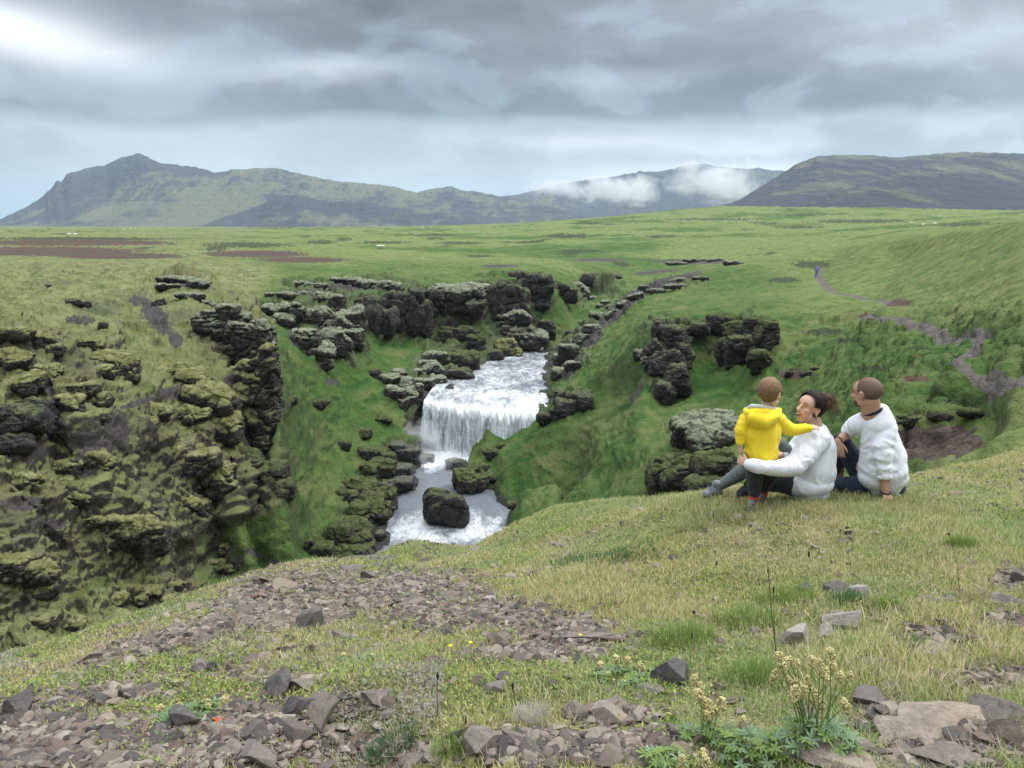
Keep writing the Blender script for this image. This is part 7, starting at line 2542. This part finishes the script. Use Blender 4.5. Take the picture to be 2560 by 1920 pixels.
SHEEP = [(310, 576, 'first sheep of the loose trio near the left horizon'), (327, 575, 'middle sheep of the loose trio near the left horizon'), (338, 574, 'right sheep of the loose trio near the left horizon'),
         (174, 591, 'left sheep of the pair above the brown earth scar'), (188, 591, 'right sheep of the pair above the brown earth scar'), (947, 621, 'left one of the two white sheep on the plain above the cliffs'), (956, 621, 'right one of the two white sheep on the plain above the cliffs'),
         (1056, 571, 'sheep on the horizon left of the drifting cloud'), (1079, 571, 'sheep on the horizon just right of its neighbour'), (1149, 575, 'lone sheep by the dark turf breaks under the ridge'), (1855, 548, 'sheep on the far green slope under the rounded hill'),
         (2279, 561, 'left sheep of three below the rounded hill'), (2308, 566, 'middle sheep of three below the rounded hill'), (2337, 564, 'right sheep of three below the rounded hill')]
sh = make_sheep()
for k, (px, py, lab) in enumerate(SHEEP):
    if k == 0:
        o = sh
    else:
        o = sh.copy()
        COL.objects.link(o)
        for c in sh.children:
            d = c.copy()
            COL.objects.link(d)
            d.parent = o
    g = hit(px, py, 60)
    o.location = (g.x, g.y, float(gsample(g.x, g.y)))
    o.rotation_euler = (0, 0, [0.2, 3.0, .5, 2.8, .1, .4, 3.3, 0, 1.0, 2.7, .3, 3.1, .6, 2.4][k])
    tag(o, lab, 'sheep', 'sheep grazing on the moor')
# ------------------------------------------------------------------ air
def volume_box(name, lo, hi, fn, label, cat):
    x0, y0, z0 = lo
    x1, y1, z1 = hi
    V = [(x0, y0, z0), (x1, y0, z0), (x1, y1, z0), (x0, y1, z0), (x0, y0, z1), (x1, y0, z1), (x1, y1, z1), (x0, y1, z1)]
    F = [(0, 3, 2, 1), (4, 5, 6, 7), (0, 1, 5, 4), (1, 2, 6, 5), (2, 3, 7, 6), (3, 0, 4, 7)]
    m = bpy.data.materials.new(name + '_air')
    m.use_nodes = True
    t = NT(m.node_tree)
    t.n.clear()
    out = t.node('ShaderNodeOutputMaterial')
    v = t.node('ShaderNodeVolumePrincipled')
    t.l.new(v.outputs[0], out.inputs['Volume'])
    fn(t, v, m)
    o = mesh_np(name, V, F, m, smooth=False)
    tag(o, label, cat, kind='stuff')
    return o


def hz(t, v, m):
    v.inputs['Color'].default_value = (0.62, 0.79, 1.0, 1)
    v.inputs['Density'].default_value = 0.00008
    v.inputs['Anisotropy'].default_value = 0.2


volume_box('haze', (-16500, -60, -260), (16500, 16800, 620), hz, 'thin blue haze lying over the far hills', 'haze')


def puff(name, c, r, dens, sc, thr, label, cat, seed=0.0, col=(.97, .98, 1.0)):
    """a cloud of droplets: an ellipsoid whose density fades out and is torn by noise"""
    V, F = ICO[3]
    m = bpy.data.materials.new(name + '_vapour')
    m.use_nodes = True
    t = NT(m.node_tree)
    t.n.clear()
    out = t.node('ShaderNodeOutputMaterial')
    v = t.node('ShaderNodeVolumePrincipled')
    t.l.new(v.outputs[0], out.inputs['Volume'])
    v.inputs['Color'].default_value = (*col, 1)
    v.inputs['Anisotropy'].default_value = .1
    pos = objpos(t)
    q = t.mapping(pos, (1 / r[0], 1 / r[1], 1 / r[2]))
    fall = t.m('SUBTRACT', 1.0, t.vm('LENGTH', q))
    n = t.noise(t.mapping(pos, (sc, sc, sc * 1.2), loc=(seed, seed, 0)), 1.0, 4, .62, .4)
    d = t.m('ADD', t.m('MULTIPLY', fall, 1.0), t.m('MULTIPLY', t.m('SUBTRACT', n, .5), 2.6))
    t.put(v.inputs['Density'], t.m('MULTIPLY', t.ss(d, thr, thr + .7), dens))
    o = mesh_np(name, V * np.array(r) * 1.0, F, m)
    o.location = c
    return tag(o, label, cat, kind='stuff')


puff('cloud', at(1545, 478, 3300), (240, 200, 75), .020, .009, .22, 'white cloud bank drifting low across the distant blue mountain', 'cloud', 1.0)
puff('cloud', at(1790, 455, 3300), (240, 200, 120), .015, .008, .22, 'torn cloud rising against the right end of the distant mountain', 'cloud', 5.0)
puff('cloud', at(1400, 468, 3400), (170, 150, 55), .014, .010, .22, 'thin wisp of cloud over the low part of the mountain ridge', 'cloud', 9.0)
puff('spray', at(1050, 1120, 69.3), (3.0, 2.2, 3.0), .7, .5, .15, 'pale spray hanging at the left foot of the waterfall', 'spray', 3.0)

puff('spray', at(1120, 1150, 66.0), (3.2, 1.6, 1.2), .5, .6, .15, 'low white spray where the waterfall meets the pool', 'spray', 7.0)
